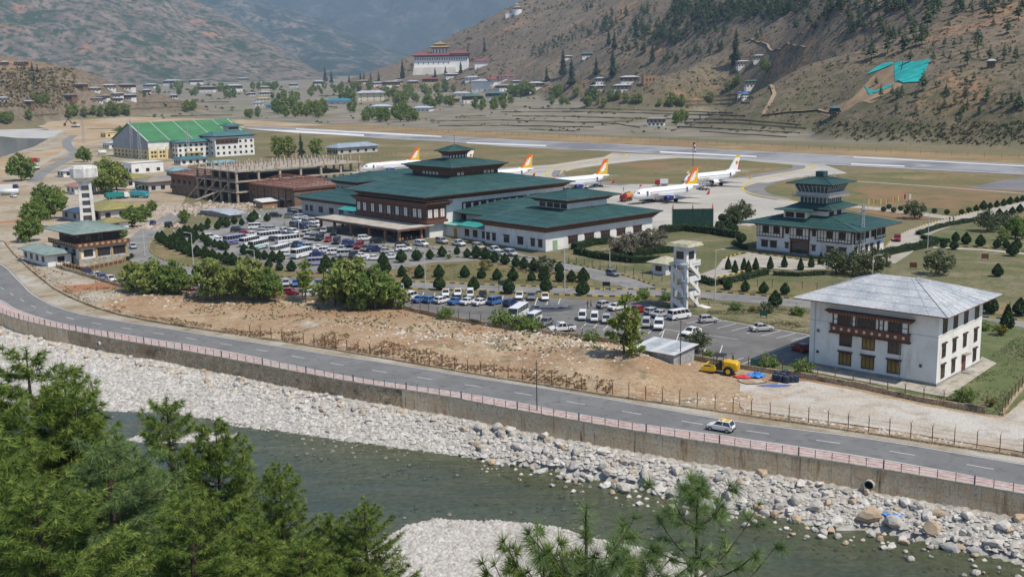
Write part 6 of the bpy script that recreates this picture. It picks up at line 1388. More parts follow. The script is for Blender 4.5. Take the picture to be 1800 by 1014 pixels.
park('lower car park', [(1063,541,'hatchback','silver',10,-2.2),(1085,545,'sedan','white',10,-2.2),(1124,549.5,'hatchback','red',10,-2.2),(1147,553,'hatchback','silver',10,-2.2),(1161,557,'sedan','silver',10,-2.2),(1194,561,'van','white',10,-1.6),(1245,567,'hatchback','silver',10,-.6),(1339,582,'sedan','silver',10,-.6),(1215,589,'sedan','white',-10,2.5),(1158,578,'suv','white',-2.5,10),(1136,575,'micro van','silver',-2.5,10),(1113,571,'hatchback','red',-2.5,10),(1092,568,'micro van','silver',-2.5,10),(1065.6,567,'hatchback','silver',-2.5,10),(1045,565,'micro van','white',-2.5,10),(1024,562,'micro van','white',-2.5,10),(1407,618,'hatchback','red',-10,-3.2)],.03)
park('shaded end of the lower car park', [(154,484,'suv','navy',8,3),(171,488,'sedan','white',8,3),(180,492,'hatchback','blue',8,3),(195,495,'hatchback','white',8,3),(222,501,'hatchback','white',8,3),(330,510,'sedan','red',9,1),(352,511,'hatchback','white',9,1),(404,513,'sedan','blue',9,1),(425,513,'van','white',9,1),(456,517,'hatchback','white',9,1),(489,518,'hatchback','red',9,0),(512,518,'hatchback','red',9,0),(546,521,'hatchback','white',9,-.5),(568,521,'sedan','silver',9,-.5),(583,523,'sedan','blue',9,-.5),(503,502.5,'hatchback','silver',-1,8),(520,503,'hatchback','blue',-1,8),(560,505,'suv','grey',-1,8),(577,507,'sedan','silver',-1,8),(595,508,'hatchback','silver',-1,8),(690,515,'hatchback','yellow',-1,8),(704,512,'hatchback','silver',-1,8)])
park('access road', [(1077,485,'hatchback','grey',10,2.3),(234,437,'hatchback','silver',6,5),(268,396,'hatchback','navy',-3,3),(297,399,'suv','black',4,-2)],0)
park('drop-off lane by the annex', [(777,428,'suv','silver',10,2),(806,432,'pickup','white',10,2),(841,438,'suv','beige',10,2.2),(869,444,'pickup','white',10,2.2),(880,450,'sedan','silver',10,2.3),(898,450,'suv','silver',10,2.3),(741,433,'suv','white',10,1.5),(708,436.5,'suv','black',10,1.5)],.04)
U = lambda x, y: (340+x/4.225,360+y/4.225)
up = []
for x, y, k, c, d in [(610,95,'suv','black','a'),(725,100,'suv','grey','a'),(800,105,'suv','silver','a'),(450,105,'suv','white','a'),(332,203,'suv','black','a'),(383,225,'hatchback','red','a'),(432,240,'pickup','white','a'),(462,182,'van','white','a'),(520,190,'hatchback','silver','a'),(585,197,'suv','silver','a'),
  (775,135,'suv','white','b'),(758,165,'suv','grey','b'),(812,180,'suv','navy','b'),(850,143,'suv','silver','b'),(905,138,'suv','white','b'),(905,168,'suv','white','b'),(670,210,'pickup','white','b'),(742,219,'suv','white','b'),
  (830,232,'suv','beige','c'),(853,252,'suv','silver','c'),(892,258,'suv','grey','c'),(938,265,'suv','black','c'),(1000,275,'hatchback','red','c'),(1065,290,'van','black','c'),(970,210,'suv','silver','c'),(1050,225,'suv','black','c'),
  (600,272,'hatchback','black','a'),(757,312,'hatchback','black','c'),(803,315,'hatchback','blue','c'),(865,328,'suv','silver','a'),(942,335,'sedan','white','a'),(915,380,'sedan','navy','a'),(992,358,'suv','white','a'),(1052,372,'suv','white','a'),(1130,388,'van','silver','a'),(1185,398,'suv','black','c'),(1250,395,'sedan','white','a'),(1345,412,'sedan','white','a'),(1475,402,'sedan','white','a'),(1440,360,'hatchback','silver','a'),(1352,350,'suv','navy','a'),(1280,345,'suv','grey','c'),(1230,325,'suv','red','c'),(1170,312,'suv','navy','c'),(1130,305,'suv','navy','c'),(1275,268,'suv','white','a'),(1370,288,'suv','black','a'),(1552,322,'sedan','black','a'),(915,450,'van','lilac','a'),(130,257,'suv','white','a'),(197,275,'sedan','white','a'),(700,380,'hatchback','white','a'),(1100,345,'hatchback','silver','c'),(1560,345,'suv','white','a')]:
    q = U(x, y); up.append((q[0], q[1], k, c, *{'a':(10,-.4),'b':(9,1.2),'c':(-6,3.6)}[d]))
park('terminal car park', up,.12)
park('terminal car park', [(*U(565,262),'bus','white',10,-1.2),(*U(702,292),'bus','white',10,-1.2,'silver'),(*U(310,290),'bus','lilac',9,-1.4,'navy'),(*U(418,305),'bus','white',9,-2),(*U(485,330),'bus','white',9,-2.2,'teal'),(*U(645,368),'bus','white',9,-2.4),(*U(803,393),'bus','white',9,-2.2)],.03)
park('riverside road', [(1267,757,'hatchback','white',-10,-1.7,'taxi')],0)
park('works yard by the water tower', [(24,347,'sedan','white',8,1),(66,297,'suv','black',3,5),(190,347,'suv','black',8,1),(212,349,'suv','navy',8,1),(60,292,'suv','grey',3,5),(205,342,'hatchback','white',8,1)],.1)
park('service road right of the control tower', [(1577,424,'suv','red',-1,7)],0)
def cname(f): return {'bus':'minibus','suv':'SUV'}.get(f['kind'], f['kind'])
used_labels = {}
for f in FLEET:
    mates = sorted([g for g in FLEET if g is not f and g['lot'] == f['lot']], key=lambda g: (g['px']-f['px'])**2+((g['py']-f['py'])*3)**2)
    c = 'dark ' + f['col'] if f['col'] in ('grey',) else ('pale purple' if f['col'] == 'lilac' else f['col'])
    base = '%s %s' % (c, cname(f)) + (' taxi' if f['extra'] == 'taxi' else ' with raised bonnet' if f['extra'] == 'bonnet' else ' with %s stripe' % f['extra'] if f['extra'] else '')
    if not mates: f['label'] = base + (' driving along the riverside road' if 'river' in f['lot'] else ' parked on the ' + f['lot']); continue
    def nm(g): return ('%s %s' % ('pale purple' if g['col'] == 'lilac' else g['col'], cname(g)))
    l = [g for g in mates if g['px'] < f['px']]; r = [g for g in mates if g['px'] >= f['px']]
    lot = {'lower car park':'in lower lot','terminal car park':'at terminal','shaded end of the lower car park':'behind the willows','drop-off lane by the annex':'in drop-off lane','works yard by the water tower':'in works yard','access road':'on access road'}.get(f['lot'], 'in ' + f['lot'])
    if l and r: f['label'] = '%s %s, between %s and %s' % (base, lot, nm(l[0]), nm(r[0]))
    else: f['label'] = '%s %s, next to %s' % (base, lot, nm((l or r)[0]))
for f in FLEET: make_car(f['kind'], f['col'], f['x'], f['y'], f['h'], f['label'], 'vehicles in the ' + f['lot'] if f['lot'] != 'riverside road' else None, f['extra'])
# ------------------------------------------------------------------ aircraft
ac_white = mat('aircraft white',(.74,.74,.745),.3, spec=.5); ac_grey = mat('aircraft grey',(.42,.43,.44),.4); ac_blue = mat('engine blue',(.02,.03,.16),.3); ac_orange = mat('fin orange',(.62,.13,.02),.4); ac_yel = mat('fin yellow',(.68,.40,.02),.4); ac_red = mat('livery red',(.42,.02,.03),.4)
def wing(mb, root, tip, cr, ct, tr, tt):
    """root/tip leading-edge points, chords run to -x"""
    (x0,y0,z0),(x1,y1,z1) = root, tip
    V = [(x0,y0,z0+tr*.2),(x0-cr*.35,y0,z0+tr),(x0-cr,y0,z0),(x0-cr*.35,y0,z0-tr*.6),(x1,y1,z1+tt*.2),(x1-ct*.35,y1,z1+tt),(x1-ct,y1,z1),(x1-ct*.35,y1,z1-tt*.6)]
    return mb.add(V, [(0,1,5,4),(1,2,6,5),(2,3,7,6),(3,0,4,7),(4,5,6,7),(0,3,2,1)])
def clip_band(poly, lo, hi):
    """clip an (s,t) polygon to lo<=s+.. helper for fin stripes (t is height fraction)"""
    def cut(P, k, keep):
        out = []
        for i in range(len(P)):
            a, b = P[i], P[(i+1) % len(P)]; fa, fb = keep(a), keep(b)
            if fa >= 0: out.append(a)
            if fa*fb < 0: t = fa/(fa-fb); out.append((a[0]+(b[0]-a[0])*t, a[1]+(b[1]-a[1])*t))
        return out
    return cut(cut(poly,0, lo),1, hi)
def airliner(label, loc, heading, livery, name_text):
    t = thing('airliner', label, 'aircraft', loc, heading, 'airliners parked on the apron')
    L = 33.8; R = 2.0; zc = 3.5; prof = [(0,.05,-.55),(.25,.55,-.5),(.8,1.0,-.38),(1.8,1.5,-.2),(3.2,1.85,-.05),(5,2.0,0),(22,2.0,0),(25,1.85,.15),(28,1.45,.5),(31,.85,.95),(33.2,.35,1.3),(33.8,.15,1.35)]
    n = 20; V = []
    for x, r, dz in prof:
        for k in range(n): a = 2*PI*k/n; V.append((-x, r*math.cos(a), zc+dz+r*math.sin(a)))
    F = [(i*n+k,(i+1)*n+k,(i+1)*n+(k+1)%n, i*n+(k+1)%n) for i in range(len(prof)-1) for k in range(n)] + [tuple(range(n)), tuple(range((len(prof)-1)*n, len(prof)*n))[::-1]]
    MB().add(V, F).build('fuselage', ac_white, t, True)
    bel = MB(); bel.lathe([(.2,-5.5),(1.5,-4),(1.75,0),(1.5,4),(.2,5.5)],12);
    bm = MB(); bm.m = Matrix.Translation((-15.5,0,zc-1.15)) @ Matrix.Rotation(PI/2,4, 'Y'); bm.add(bel.v, bel.f); bm.build('belly_fairing', ac_white if livery == 'dragon' else ac_orange, t, True)
    for s in (-1,1):
        w = MB(); wing(w,(-11.2, s*1.6, zc-1.1),(-18.8, s*17.0, zc+.35),7.0,1.6,.42,.12); wo = w.build('wing', ac_grey, t)
        wl_ = MB(); wl_.hexa([(-19.2,s*16.95,zc-.2),(-20.6,s*16.95,zc-.2),(-20.6,s*17.05,zc-.2),(-19.2,s*17.05,zc-.2)], [(-20.0,s*17.2,zc+1.1),(-20.9,s*17.2,zc+1.1),(-20.9,s*17.3,zc+1.1),(-20.0,s*17.3,zc+1.1)]); wl_.build('wing_tip', ac_red if livery == 'dragon' else ac_yel, wo)
        e = MB(); n2 = 16; EP = [(0,.78),(-.15,.98),(-1.2,1.08),(-2.6,.95),(-3.4,.62),(-3.9,.4)]; V = []
        for x, r in EP:
            for k in range(n2): a = 2*PI*k/n2; V.append((-10.4+x, s*5.75+r*math.cos(a),2.0+r*math.sin(a)))
        e.add(V, [(i*n2+k,(i+1)*n2+k,(i+1)*n2+(k+1)%n2,i*n2+(k+1)%n2) for i in range(len(EP)-1) for k in range(n2)]); eo = e.build('engine', ac_blue if livery == 'dragon' else ac_white, t, True)
        f = MB(); f.cyl((-10.75,s*5.75,2.0),(-10.7,s*5.75,2.0),.8,n=16); f.build('fan', trim_m, eo); f = MB(); f.cyl((-10.42,s*5.75,2.0),(-10.38,s*5.75,2.0),.98,n=16,cap=False); f.cyl((-10.7,s*5.75,2.0),(-10.3,s*5.75,2.0),.18,.03,n=8); f.build('intake_lip', rim_m, eo)
        py = MB(); py.hexa([(-11,s*5.75-.15,2.9),(-14,s*5.75-.15,2.6),(-14,s*5.75+.15,2.6),(-11,s*5.75+.15,2.9)], [(-11.6,s*5.75-.15,3.2),(-15,s*5.75-.15,3.1),(-15,s*5.75+.15,3.1),(-11.6,s*5.75+.15,3.2)]); py.build('pylon', ac_white, t)
        h = MB(); wing(h,(-29.0, s*.6, zc+1.1),(-32.0, s*6.2, zc+1.6),3.4,1.4,.2,.08); h.build('tailplane', ac_grey, t)
        for wx, wy in ((-17.6, s*3.8),):
            g = MB(); g.cyl((wx,wy,.6),(wx,wy,2.6),.14,n=8); go = g.build('main_gear', ac_grey, t)
            for q in (-.42,.42): w_ = MB(); w_.cyl((wx,wy+q-.18,.58),(wx,wy+q+.18,.58),.58,n=14); w_.build('wheel', tyre_m, go)
    g = MB(); g.cyl((-5.1,0,.4),(-5.1,0,2.0),.1,n=8); go = g.build('nose_gear', ac_grey, t)
    for q in (-.25,.25): w_ = MB(); w_.cyl((-5.1,q-.1,.38),(-5.1,q+.1,.38),.38,n=12); w_.build('wheel', tyre_m, go)
    fz = zc+1.9; fin = [(-26.2,fz),(-31.2,fz+6.0),(-33.2,fz+6.0),(-32.6,fz),]
    def slab(poly, w, m, name, parent=t):
        mb = MB(); k = len(poly); mb.add([(x,-w,z) for x, z in poly]+[(x,w,z) for x, z in poly], [tuple(range(k)), tuple(range(k,2*k))[::-1]]+[(i,k+i,k+(i+1)%k,(i+1)%k) for i in range(k)]); return mb.build(name, m, parent)
    if livery == 'dragon':
        d0 = lambda p: (p[1]-fz)-(-(p[0]+29.6)*.95+2.4); slab(clip_band(fin, d0, lambda p: 1),.16, ac_orange, 'fin') ; slab(clip_band(fin, lambda p: -d0(p), lambda p: 1),.161, ac_yel, 'fin_front')
        pass
        body = [(-28.6,fz+.9),(-29.5,fz+1.5),(-29.3,fz+2.2),(-30.3,fz+2.5),(-30.0,fz+3.2),(-31.0,fz+3.5),(-30.9,fz+4.3),(-31.9,fz+4.5),(-31.6,fz+3.8),(-31.9,fz+3.2),(-31.2,fz+2.8),(-31.4,fz+2.1),(-30.6,fz+1.9),(-30.7,fz+1.2),(-29.8,fz+1.0)]
        slab(body,.175, ac_white, 'fin_emblem')
        for (x, z, r_) in ((-29.0,1.9,.28),(-30.9,1.6,.3),(-29.6,2.7,.25),(-31.7,2.6,.3),(-30.3,3.6,.26),(-32.0,4.0,.25)):
            m = MB(); m.cyl((x,-.178,fz+z),(x,.178,fz+z),r_,n=6); m.build('fin_emblem', ac_white, t)
    else:
        slab(fin,.16, ac_white, 'fin'); slab([(-30.4,fz+5.1),(-31.2,fz+6.02),(-33.22,fz+6.02),(-33.1,fz+5.1)],.166, ac_yel, 'fin_tip'); slab([(-31.9,fz),(-32.5,fz+3.6),(-33.0,fz+3.6),(-32.62,fz)],.167, ac_red, 'fin_stripe')
        m = MB(); m.cyl((-31.2,-.17,fz+2.9),(-31.2,.17,fz+2.9),.85,n=16); eo = m.build('fin_emblem', ac_yel, t); m = MB(); m.cyl((-31.2,-.175,fz+2.9),(-31.2,.175,fz+2.9),.5,n=12); m.build('emblem_centre', mat('emblem brown',(.30,.14,.05),.5), eo)
    slab([(-24.2,fz-.05),(-26.4,fz+.5),(-27,fz-.05)],.1, ac_white, 'fin_root')
    wm_ = mat('cabin window',(.02,.025,.03),.1)
    for s in (-1,1):
        row = MB()
        for k in range(36): x = -6.6-k*.53; row.box(x-.11,x+.11,s*1.975-.012,s*1.975+.012,zc+.36,zc+.68)
        row.build('window_row', wm_, t)['kind'] = 'stuff'
        for x in (-5.2,-25.6): d = MB(); d.box(x-.42,x+.42,s*(1.96 if x > -20 else 1.78)-.02,s*(1.96 if x > -20 else 1.78)+.06,zc-.6,zc+1.15); d.build('door_outline', mat('door outline',(.10,.12,.16),.5), t)
    ck = MB()
    for s in (-1,1):
        ck.add([(-1.05,s*.1,zc+.55),(-1.0,s*.75,zc+.35),(-1.75,s*.95,zc+.95),(-1.85,s*.1,zc+1.2)], [(0,1,2,3)]); ck.add([(-1.15,s*.95,zc+.3),(-2.1,s*1.42,zc+.35),(-2.3,s*1.2,zc+.95),(-1.85,s*1.05,zc+.9)], [(0,1,2,3)])
    for i, v in enumerate(ck.v): ck.v[i] = (v[0]+.07, v[1]*1.05, v[2]+.07)
    ck.build('cockpit_window', wm_, t)
    cu = bpy.data.curves.new('lettering', 'FONT'); cu.body = name_text; cu.size = 1.25; cu.extrude = .01; cu.align_x = 'CENTER'
    tmp = bpy.data.objects.new('lettering', cu); COL.objects.link(tmp); dg = bpy.context.evaluated_depsgraph_get(); me = bpy.data.meshes.new_from_object(tmp.evaluated_get(dg)); bpy.data.objects.remove(tmp)
    me.materials.append(mat('livery lettering',(.50,.06,.04),.5) if livery == 'dragon' else mat('livery gold letters',(.50,.36,.06),.5))
    lo = link('lettering', me, t,(-8.8,1.995, zc-.62)); lo.rotation_euler = (PI/2,0, PI)
    lo2 = link('lettering', me, t,(-8.8,-1.995, zc-.62)); lo2.rotation_euler = (PI/2,0,0)
    return t
HD = D(-142.5); hv = Vector((math.cos(HD), math.sin(HD),0))
def by_nose(px, py): p = G(px, py,3.0); return Vector((p.x, p.y,.07))
def by_fin(px, py): p = G(px, py,11.4); q = Vector((p.x, p.y,.07)) + hv*32.6; return q
airliner('white jet with orange dragon fin, blue engines and steps at its door', by_nose(1113,346), HD, 'dragon', 'Drukair')
airliner('white jet with round gold emblem on a yellow-tipped fin beside the windsock', by_nose(1203,318), HD, 'emblem', 'Bhutan Airlines')
airliner('white jet with orange dragon fin behind the terminal block, nose and wing in view', by_nose(637,297), HD, 'dragon', 'Drukair')
airliner('white jet with orange dragon fin mostly hidden behind the main terminal roof', by_fin(934,271), HD, 'dragon', 'Drukair')
airliner('white jet with orange dragon fin showing its rear half right of the terminal hall', by_fin(1067,280), HD, 'dragon', 'Drukair')
airliner('white jet with yellow-tipped fin just visible beside the top terminal roof', by_fin(831,262), HD, 'emblem', 'Bhutan Airlines')
def stairs_truck(px, py, label, heading, h=3.3):
    t = thing('passenger_stairs', label, 'stairs', G(px, py), heading)
    al = mat('stair aluminium',(.55,.56,.57),.4, metal=.3); n = 12
    for k in range(n):
        m = MB(); x = -k*.52; z = h*(1-k/n); m.box(x-.5,x,-.75,.75,z-.12,z); m.build('step', al, t)
    for s in (-.8,.8):
        m = MB(); m.hexa([(0,s-.04,h-.3),(-n*.52,s-.04,0),(-n*.52,s+.04,0),(0,s+.04,h-.3)], [(0,s-.04,h+.9),(-n*.52,s-.04,1.0),(-n*.52,s+.04,1.0),(0,s+.04,h+.9)]); m.build('side_panel', ac_white, t)
    m = MB(); m.box(0,1.4,-.8,.8,h-.15,h); m.build('platform', al, t); m = MB(); m.box(-4.5,.8,-.7,.7,.45,.7); m.cyl((0,0,.6),(0,0,h-.2),.12); m.cyl((-2.2,0,.6),(-2.2,0,h*.6),.1); m.build('chassis', trim_m, t)
    for x in (-3.9,.3):
        for s in (-.7,.7): m = MB(); m.cyl((x,s-.1,.35),(x,s+.1,.35),.35,n=12); m.build('wheel', tyre_m, t)
stairs_truck(1147,355, 'white passenger stairs leading up to the front door of the dragon-fin jet', HD+D(88)); stairs_truck(1243,335, 'white passenger stairs at the rear of the dragon-fin jet', HD+D(80),3.0); stairs_truck(1056,329, 'white passenger stairs at the rear of the half-hidden jet', HD+D(80),3.0)
def truck(name, label, px, py, heading, cabc, tankc=None, boxc=None, L=7.0, boom=False):
    t = thing(name, label, 'truck', G(px, py) + Vector((0,0,.07)), heading)
    MB().box(-L/2,L/2,-1.0,1.0,.55,.85).build('chassis', trim_m, t)
    c = loft([(L/2-2.0,.6,2.5,1.1,.12),(L/2-.5,.6,2.5,1.1,.15),(L/2-.05,.6,1.7,1.05,.15)]); co = c.build('cab', cabc, t); MB().box(L/2-.5,L/2-.2,-.95,.95,1.55,2.3).build('windscreen', car_glass, co)
    if tankc:
        m = MB(); m.cyl((-L/2+.2,0,1.95),(L/2-2.2,0,1.95),1.15,n=16); to = m.build('tank', tankc, t, False); MB().box(-L/2+.6,L/2-2.6,-.3,.3,3.05,3.2).build('walkway', trim_m, to)
    if boxc: MB().box(-L/2+.1,L/2-2.15,-1.1,1.1,.9,2.7).build('cargo_box', boxc, t)
    if boom:
        m = MB(); m.cyl((-1,0,1),(-2.2,0,4.2),.2,n=6); m.cyl((-2.2,0,4.2),(1.5,0,5.2),.16,n=6); m.build('boom', cabc, t)
    for x in (-L/2+1.1,-L/2+2.2,L/2-1.2):
        for s in (-.9,.9): m = MB(); m.cyl((x,s-.16,.5),(x,s+.16,.5),.5,n=14); w = m.build('wheel', tyre_m, t); m = MB(); m.cyl((x,s-.17,.5),(x,s+.17,.5),.25,n=10); m.build('rim', rim_m, w)
    for s in (-.75,.75): MB().box(L/2-.04,L/2+.03,s-.15,s+.15,.8,1.05).build('headlight', head_m, t)
truck('fuel_truck', 'orange fuel tanker standing at the nose of the dragon-fin jet',1101,354, HD+D(20), PAINT['red'], PAINT['orange'])
truck('service_truck', 'white box service truck with red cab behind the dragon-fin jet',1163,327, D(170), PAINT['red'], None, PAINT['white'],5.5)
truck('parked_truck', 'teal-covered lorry parked in the works yard',207,350, D(30), PAINT['white'], None, mat('teal tarp',(.02,.22,.19),.8),9)
truck('crane_truck', 'pale teal crane lorry by the ochre-roofed shed',246,348, D(-20), PAINT['teal'], None, PAINT['teal'],8, True)
truck('parked_truck', 'white and blue lorry at the left edge of the works yard',16,335, D(10), PAINT['navy'], None, PAINT['white'],8)
truck('parked_truck', 'dark lorry standing under the left-hand trees',60,286, D(60), PAINT['grey'], None, PAINT['red'],7)
def roller():
    a, b_ = G(1243,656), G(1288,656); t = thing('road_roller', 'yellow road roller with steel drum parked on the earth field', 'road roller',(G(1266,657)), math.atan2(-4,-10) + 0)
    h = math.atan2(G(1244,653).y-G(1285,657).y, G(1244,653).x-G(1285,657).x); t.rotation_euler = (0,0,h)
    ym = mat('machine yellow',(.66,.40,.02),.4, var=.08, scale=2)
    d = MB(); d.cyl((1.7,-1.05,.78),(1.7,1.05,.78),.78,n=20); d.build('drum', mat('drum steel',(.09,.08,.07),.6, metal=.3, var=.3, scale=2), t)
    f = MB(); f.box(.6,2.75,-1.2,-1.08,.6,1.25); f.box(.6,2.75,1.08,1.2,.6,1.25); f.box(2.6,2.75,-1.08,1.08,.65,1.2); f.box(.5,.75,-1.08,1.08,.7,1.3); f.build('drum_frame', ym, t)
    tp = MB(); tp.hexa([(.7,-1.0,1.3),(2.5,-1.0,1.3),(2.5,1.0,1.3),(.7,1.0,1.3)],[(.7,-1.0,1.55),(2.2,-1.0,1.6),(2.2,1.0,1.6),(.7,1.0,1.55)]); tp.build('drum_cover', ym, t)
    e = loft([(-2.9,.9,1.9,.8,.15),(-2.6,.75,2.2,.85,.2),(-1.2,.75,2.4,.85,.2),(-.5,.75,2.3,.8,.15)]); e.build('engine_hood', ym, t)
    MB().box(-.5,.6,-.6,.6,.7,1.5).build('operator_deck', trim_m, t); MB().box(-.35,.15,-.3,.3,1.5,2.1).build('seat', trim_m, t)
    r = MB(); r.box(-.75,.95,-.95,.95,3.0,3.12); r.build('canopy', trim_m, t)
    for x, y in ((-.65,-.85),(.85,-.85),(.85,.85),(-.65,.85)): m = MB(); m.cyl((x,y,1.5),(x,y,3.0),.05,n=6); m.build('canopy_post', trim_m, t)
    for s in (-1,1): w = MB(); w.cyl((-1.5,s*.95-.28,.78),(-1.5,s*.95+.28,.78),.78,n=18); wo = w.build('wheel', tyre_m, t); w = MB(); w.cyl((-1.5,s*.95-.3,.78),(-1.5,s*.95+.3,.78),.36,n=12); w.build('rim', ym, wo)
    m = MB(); m.cyl((-1.9,-.4,2.3),(-1.9,-.4,3.0),.07,n=8); m.build('exhaust', trim_m, t)
roller()
def excavator(px, py, label, s=1.0, rz=0):
    t = thing('excavator', label, 'excavator', G(px, py), rz); ym = mat('excavator white',(.60,.58,.52),.5)
    for q in (-1.1,1.1): MB().box(-1.9*s,1.9*s,q*s-.3*s,q*s+.3*s,0,.9*s).build('track', trim_m, t)
    loft([(-1.9*s,1.0*s,2.1*s,1.2*s,.15),(1.2*s,1.0*s,2.1*s,1.2*s,.15)]).build('body', ym, t); MB().box(.2*s,1.5*s,-1.2*s,-.2*s,2.1*s,3.1*s).build('cab', car_glass, t)
    m = MB(); m.cyl((1.2*s,.3*s,1.9*s),(4.2*s,.3*s,5*s),.25*s,n=6); m.cyl((4.2*s,.3*s,5*s),(6.6*s,.3*s,2.4*s),.2*s,n=6); m.build('boom', trim_m, t); m = MB(); m.hexa([(6.2*s,-.3*s,1.2*s),(7.2*s,-.3*s,1.4*s),(7.2*s,.9*s,1.4*s),(6.2*s,.9*s,1.2*s)],[(6.3*s,-.3*s,2.4*s),(6.9*s,-.3*s,2.5*s),(6.9*s,.9*s,2.5*s),(6.3*s,.9*s,2.4*s)]); m.build('bucket', trim_m, t)
excavator(133,225, 'white excavator with raised boom on the river earthworks',1.9, D(165)); excavator(62,299, 'red-brown digger beside the side road trees',1.0, D(150))
# ------------------------------------------------------------------ vegetation
def leaf_mat(name, cols, rough=.75, trans=.25):
    m = random_island(name, cols, rough); b = m.node_tree.nodes['Principled BSDF']
    N = m.node_tree.nodes; L = m.node_tree.links; tr = N.new('ShaderNodeBsdfTranslucent'); mx = N.new('ShaderNodeMixShader'); mx.inputs[0].default_value = trans
    src = b.inputs['Base Color'].links[0].from_socket; L.new(src, tr.inputs[0]); L.new(b.outputs[0], mx.inputs[1]); L.new(tr.outputs[0], mx.inputs[2]); L.new(mx.outputs[0], N['Material Output'].inputs[0]); return m
def np_mesh(name, V, F, m):
    me = bpy.data.meshes.new(name); k = F.shape[1]; nf = len(F)
    me.vertices.add(len(V)); me.vertices.foreach_set('co', V.astype(np.float32).ravel())
    me.loops.add(nf*k); me.loops.foreach_set('vertex_index', F.astype(np.int32).ravel())
    me.polygons.add(nf); me.polygons.foreach_set('loop_start', np.arange(0, nf*k, k, dtype=np.int32)); me.polygons.foreach_set('loop_total', np.full(nf, k, np.int32))
    me.update(calc_edges=True); me.materials.append(m); return me
def unit(g, n): v = g.normal(size=(n,3)); return v/np.linalg.norm(v, axis=1)[:,None]
def leaves(name, C, size, m, seed, up=.0, aspect=1.6):
    """one small quad per centre"""
    g = np.random.default_rng(seed); n = len(C); d = unit(g, n); d[:,2] += up; d /= np.linalg.norm(d, axis=1)[:,None]
    e = np.cross(d, unit(g, n)); e /= np.linalg.norm(e, axis=1)[:,None]
    s = (size*g.uniform(.6,1.3,n))[:,None]; a, b = d*s*aspect/2, e*s/2
    V = np.stack([C-a, C+b, C+a, C-b],1).reshape(-1,3); F = np.arange(n*4).reshape(-1,4); return np_mesh(name, V, F, m)
def clump_points(seed, ell, nclump, per, rad, shell=.55):
    """leaf centres in clumps through a union of ellipsoids (cx,cy,cz,rx,ry,rz)"""
    g = np.random.default_rng(seed); P = []; w = np.array([e[3]*e[4]*e[5] for e in ell]); w /= w.sum()
    for k in range(nclump):
        e = ell[g.choice(len(ell), p=w)]; r = g.uniform(shell,1)**.6; d = unit(g,1)[0]; c = np.array(e[:3]) + d*r*np.array(e[3:])*(.92)
        n = int(per*g.uniform(.5,1.4)); q = unit(g, n)*(g.uniform(0,1,(n,1))**.5)*rad*g.uniform(.6,1.35); q[:,2] *= .7; P.append(c+q)
    return np.concatenate(P)
bark = mat('bark',(.13,.10,.075),.95, var=.3, scale=4); bark_d = mat('dark bark',(.065,.048,.036),.95, var=.3, scale=4)
def trunk_mb(h, r, seed, limbs=6, spread=2.0, start=.35, mb=None):
    g = random.Random(seed); mb = mb or MB(); p = Vector((0,0,-.3)); n = 5; last = r
    for k in range(n):
        q = Vector((g.uniform(-.12,.12)*k, g.uniform(-.12,.12)*k, h*(k+1)/n)); mb.cyl(p, q, last, r*(1-.8*(k+1)/n)+.02, n=7, cap=False); p = q; last = r*(1-.8*(k+1)/n)+.02
    for k in range(limbs):
        z = h*g.uniform(start,.85); a = g.uniform(0,6.28); L = spread*g.uniform(.5,1); s = Vector((0,0,z)); e = s + Vector((math.cos(a)*L, math.sin(a)*L, L*g.uniform(.5,1.1))); m_ = (s+e)/2 + Vector((0,0,L*.1)); mb.cyl(s, m_, r*.4, r*.25, n=5, cap=False); mb.cyl(m_, e, r*.25,.02, n=5, cap=False)
    return mb
willow_m = leaf_mat('willow leaves', [(0.156,0.208,0.054),(0.241,0.295,0.077),(0.185,0.233,0.057),(0.313,0.343,0.106),(0.212,0.258,0.077)])
willow_b = leaf_mat('bushy leaves', [(0.107,0.181,0.044),(0.180,0.255,0.061),(0.144,0.210,0.049),(0.234,0.300,0.079)])
poplar_m = leaf_mat('fresh poplar leaves', [(0.149,0.203,0.034),(0.230,0.284,0.054),(0.176,0.230,0.041),(0.270,0.311,0.074)])
topiary_m = leaf_mat('clipped conifer', [(0.024,0.055,0.018),(0.045,0.082,0.026),(0.035,0.069,0.022),(0.065,0.101,0.032)], trans=.1)
spruce_m = leaf_mat('dark conifer', [(0.020,0.039,0.022),(0.034,0.059,0.031),(0.025,0.048,0.025),(0.042,0.070,0.036)], trans=.1)
grey_m = leaf_mat('bare twigs', [(0.156,0.130,0.098),(0.221,0.195,0.143),(0.130,0.117,0.085),(0.169,0.169,0.104)], trans=.1)
olive_m = leaf_mat('olive shrub', [(0.083,0.105,0.045),(0.120,0.143,0.068),(0.098,0.120,0.053),(0.143,0.158,0.083)])
gold_l = leaf_mat('golden shrub', [(.17,.15,.03),(.23,.20,.05),(.13,.13,.03)])
pine_m = leaf_mat('pine needles', [(0.078,0.131,0.029),(0.155,0.236,0.046),(0.109,0.173,0.036),(0.217,0.301,0.063),(0.281,0.343,0.078),(0.132,0.196,0.043)], trans=.3)
pine_b = leaf_mat('blue pine needles', [(0.102,0.163,0.063),(0.161,0.249,0.086),(0.124,0.194,0.069),(0.218,0.310,0.110),(0.278,0.365,0.140)], trans=.3)
hillpine_m = leaf_mat('hill pine', [(0.030,0.056,0.024),(0.052,0.088,0.032),(0.037,0.070,0.027),(0.062,0.102,0.038)], trans=.1)
hillpine_d = leaf_mat('cypress foliage', [(0.018,0.036,0.021),(0.030,0.054,0.030),(0.024,0.045,0.024)], trans=.1)
PROTO = {}
def proto(kind, crown_me, trunk_me):
    PROTO[kind] = (crown_me, trunk_me)
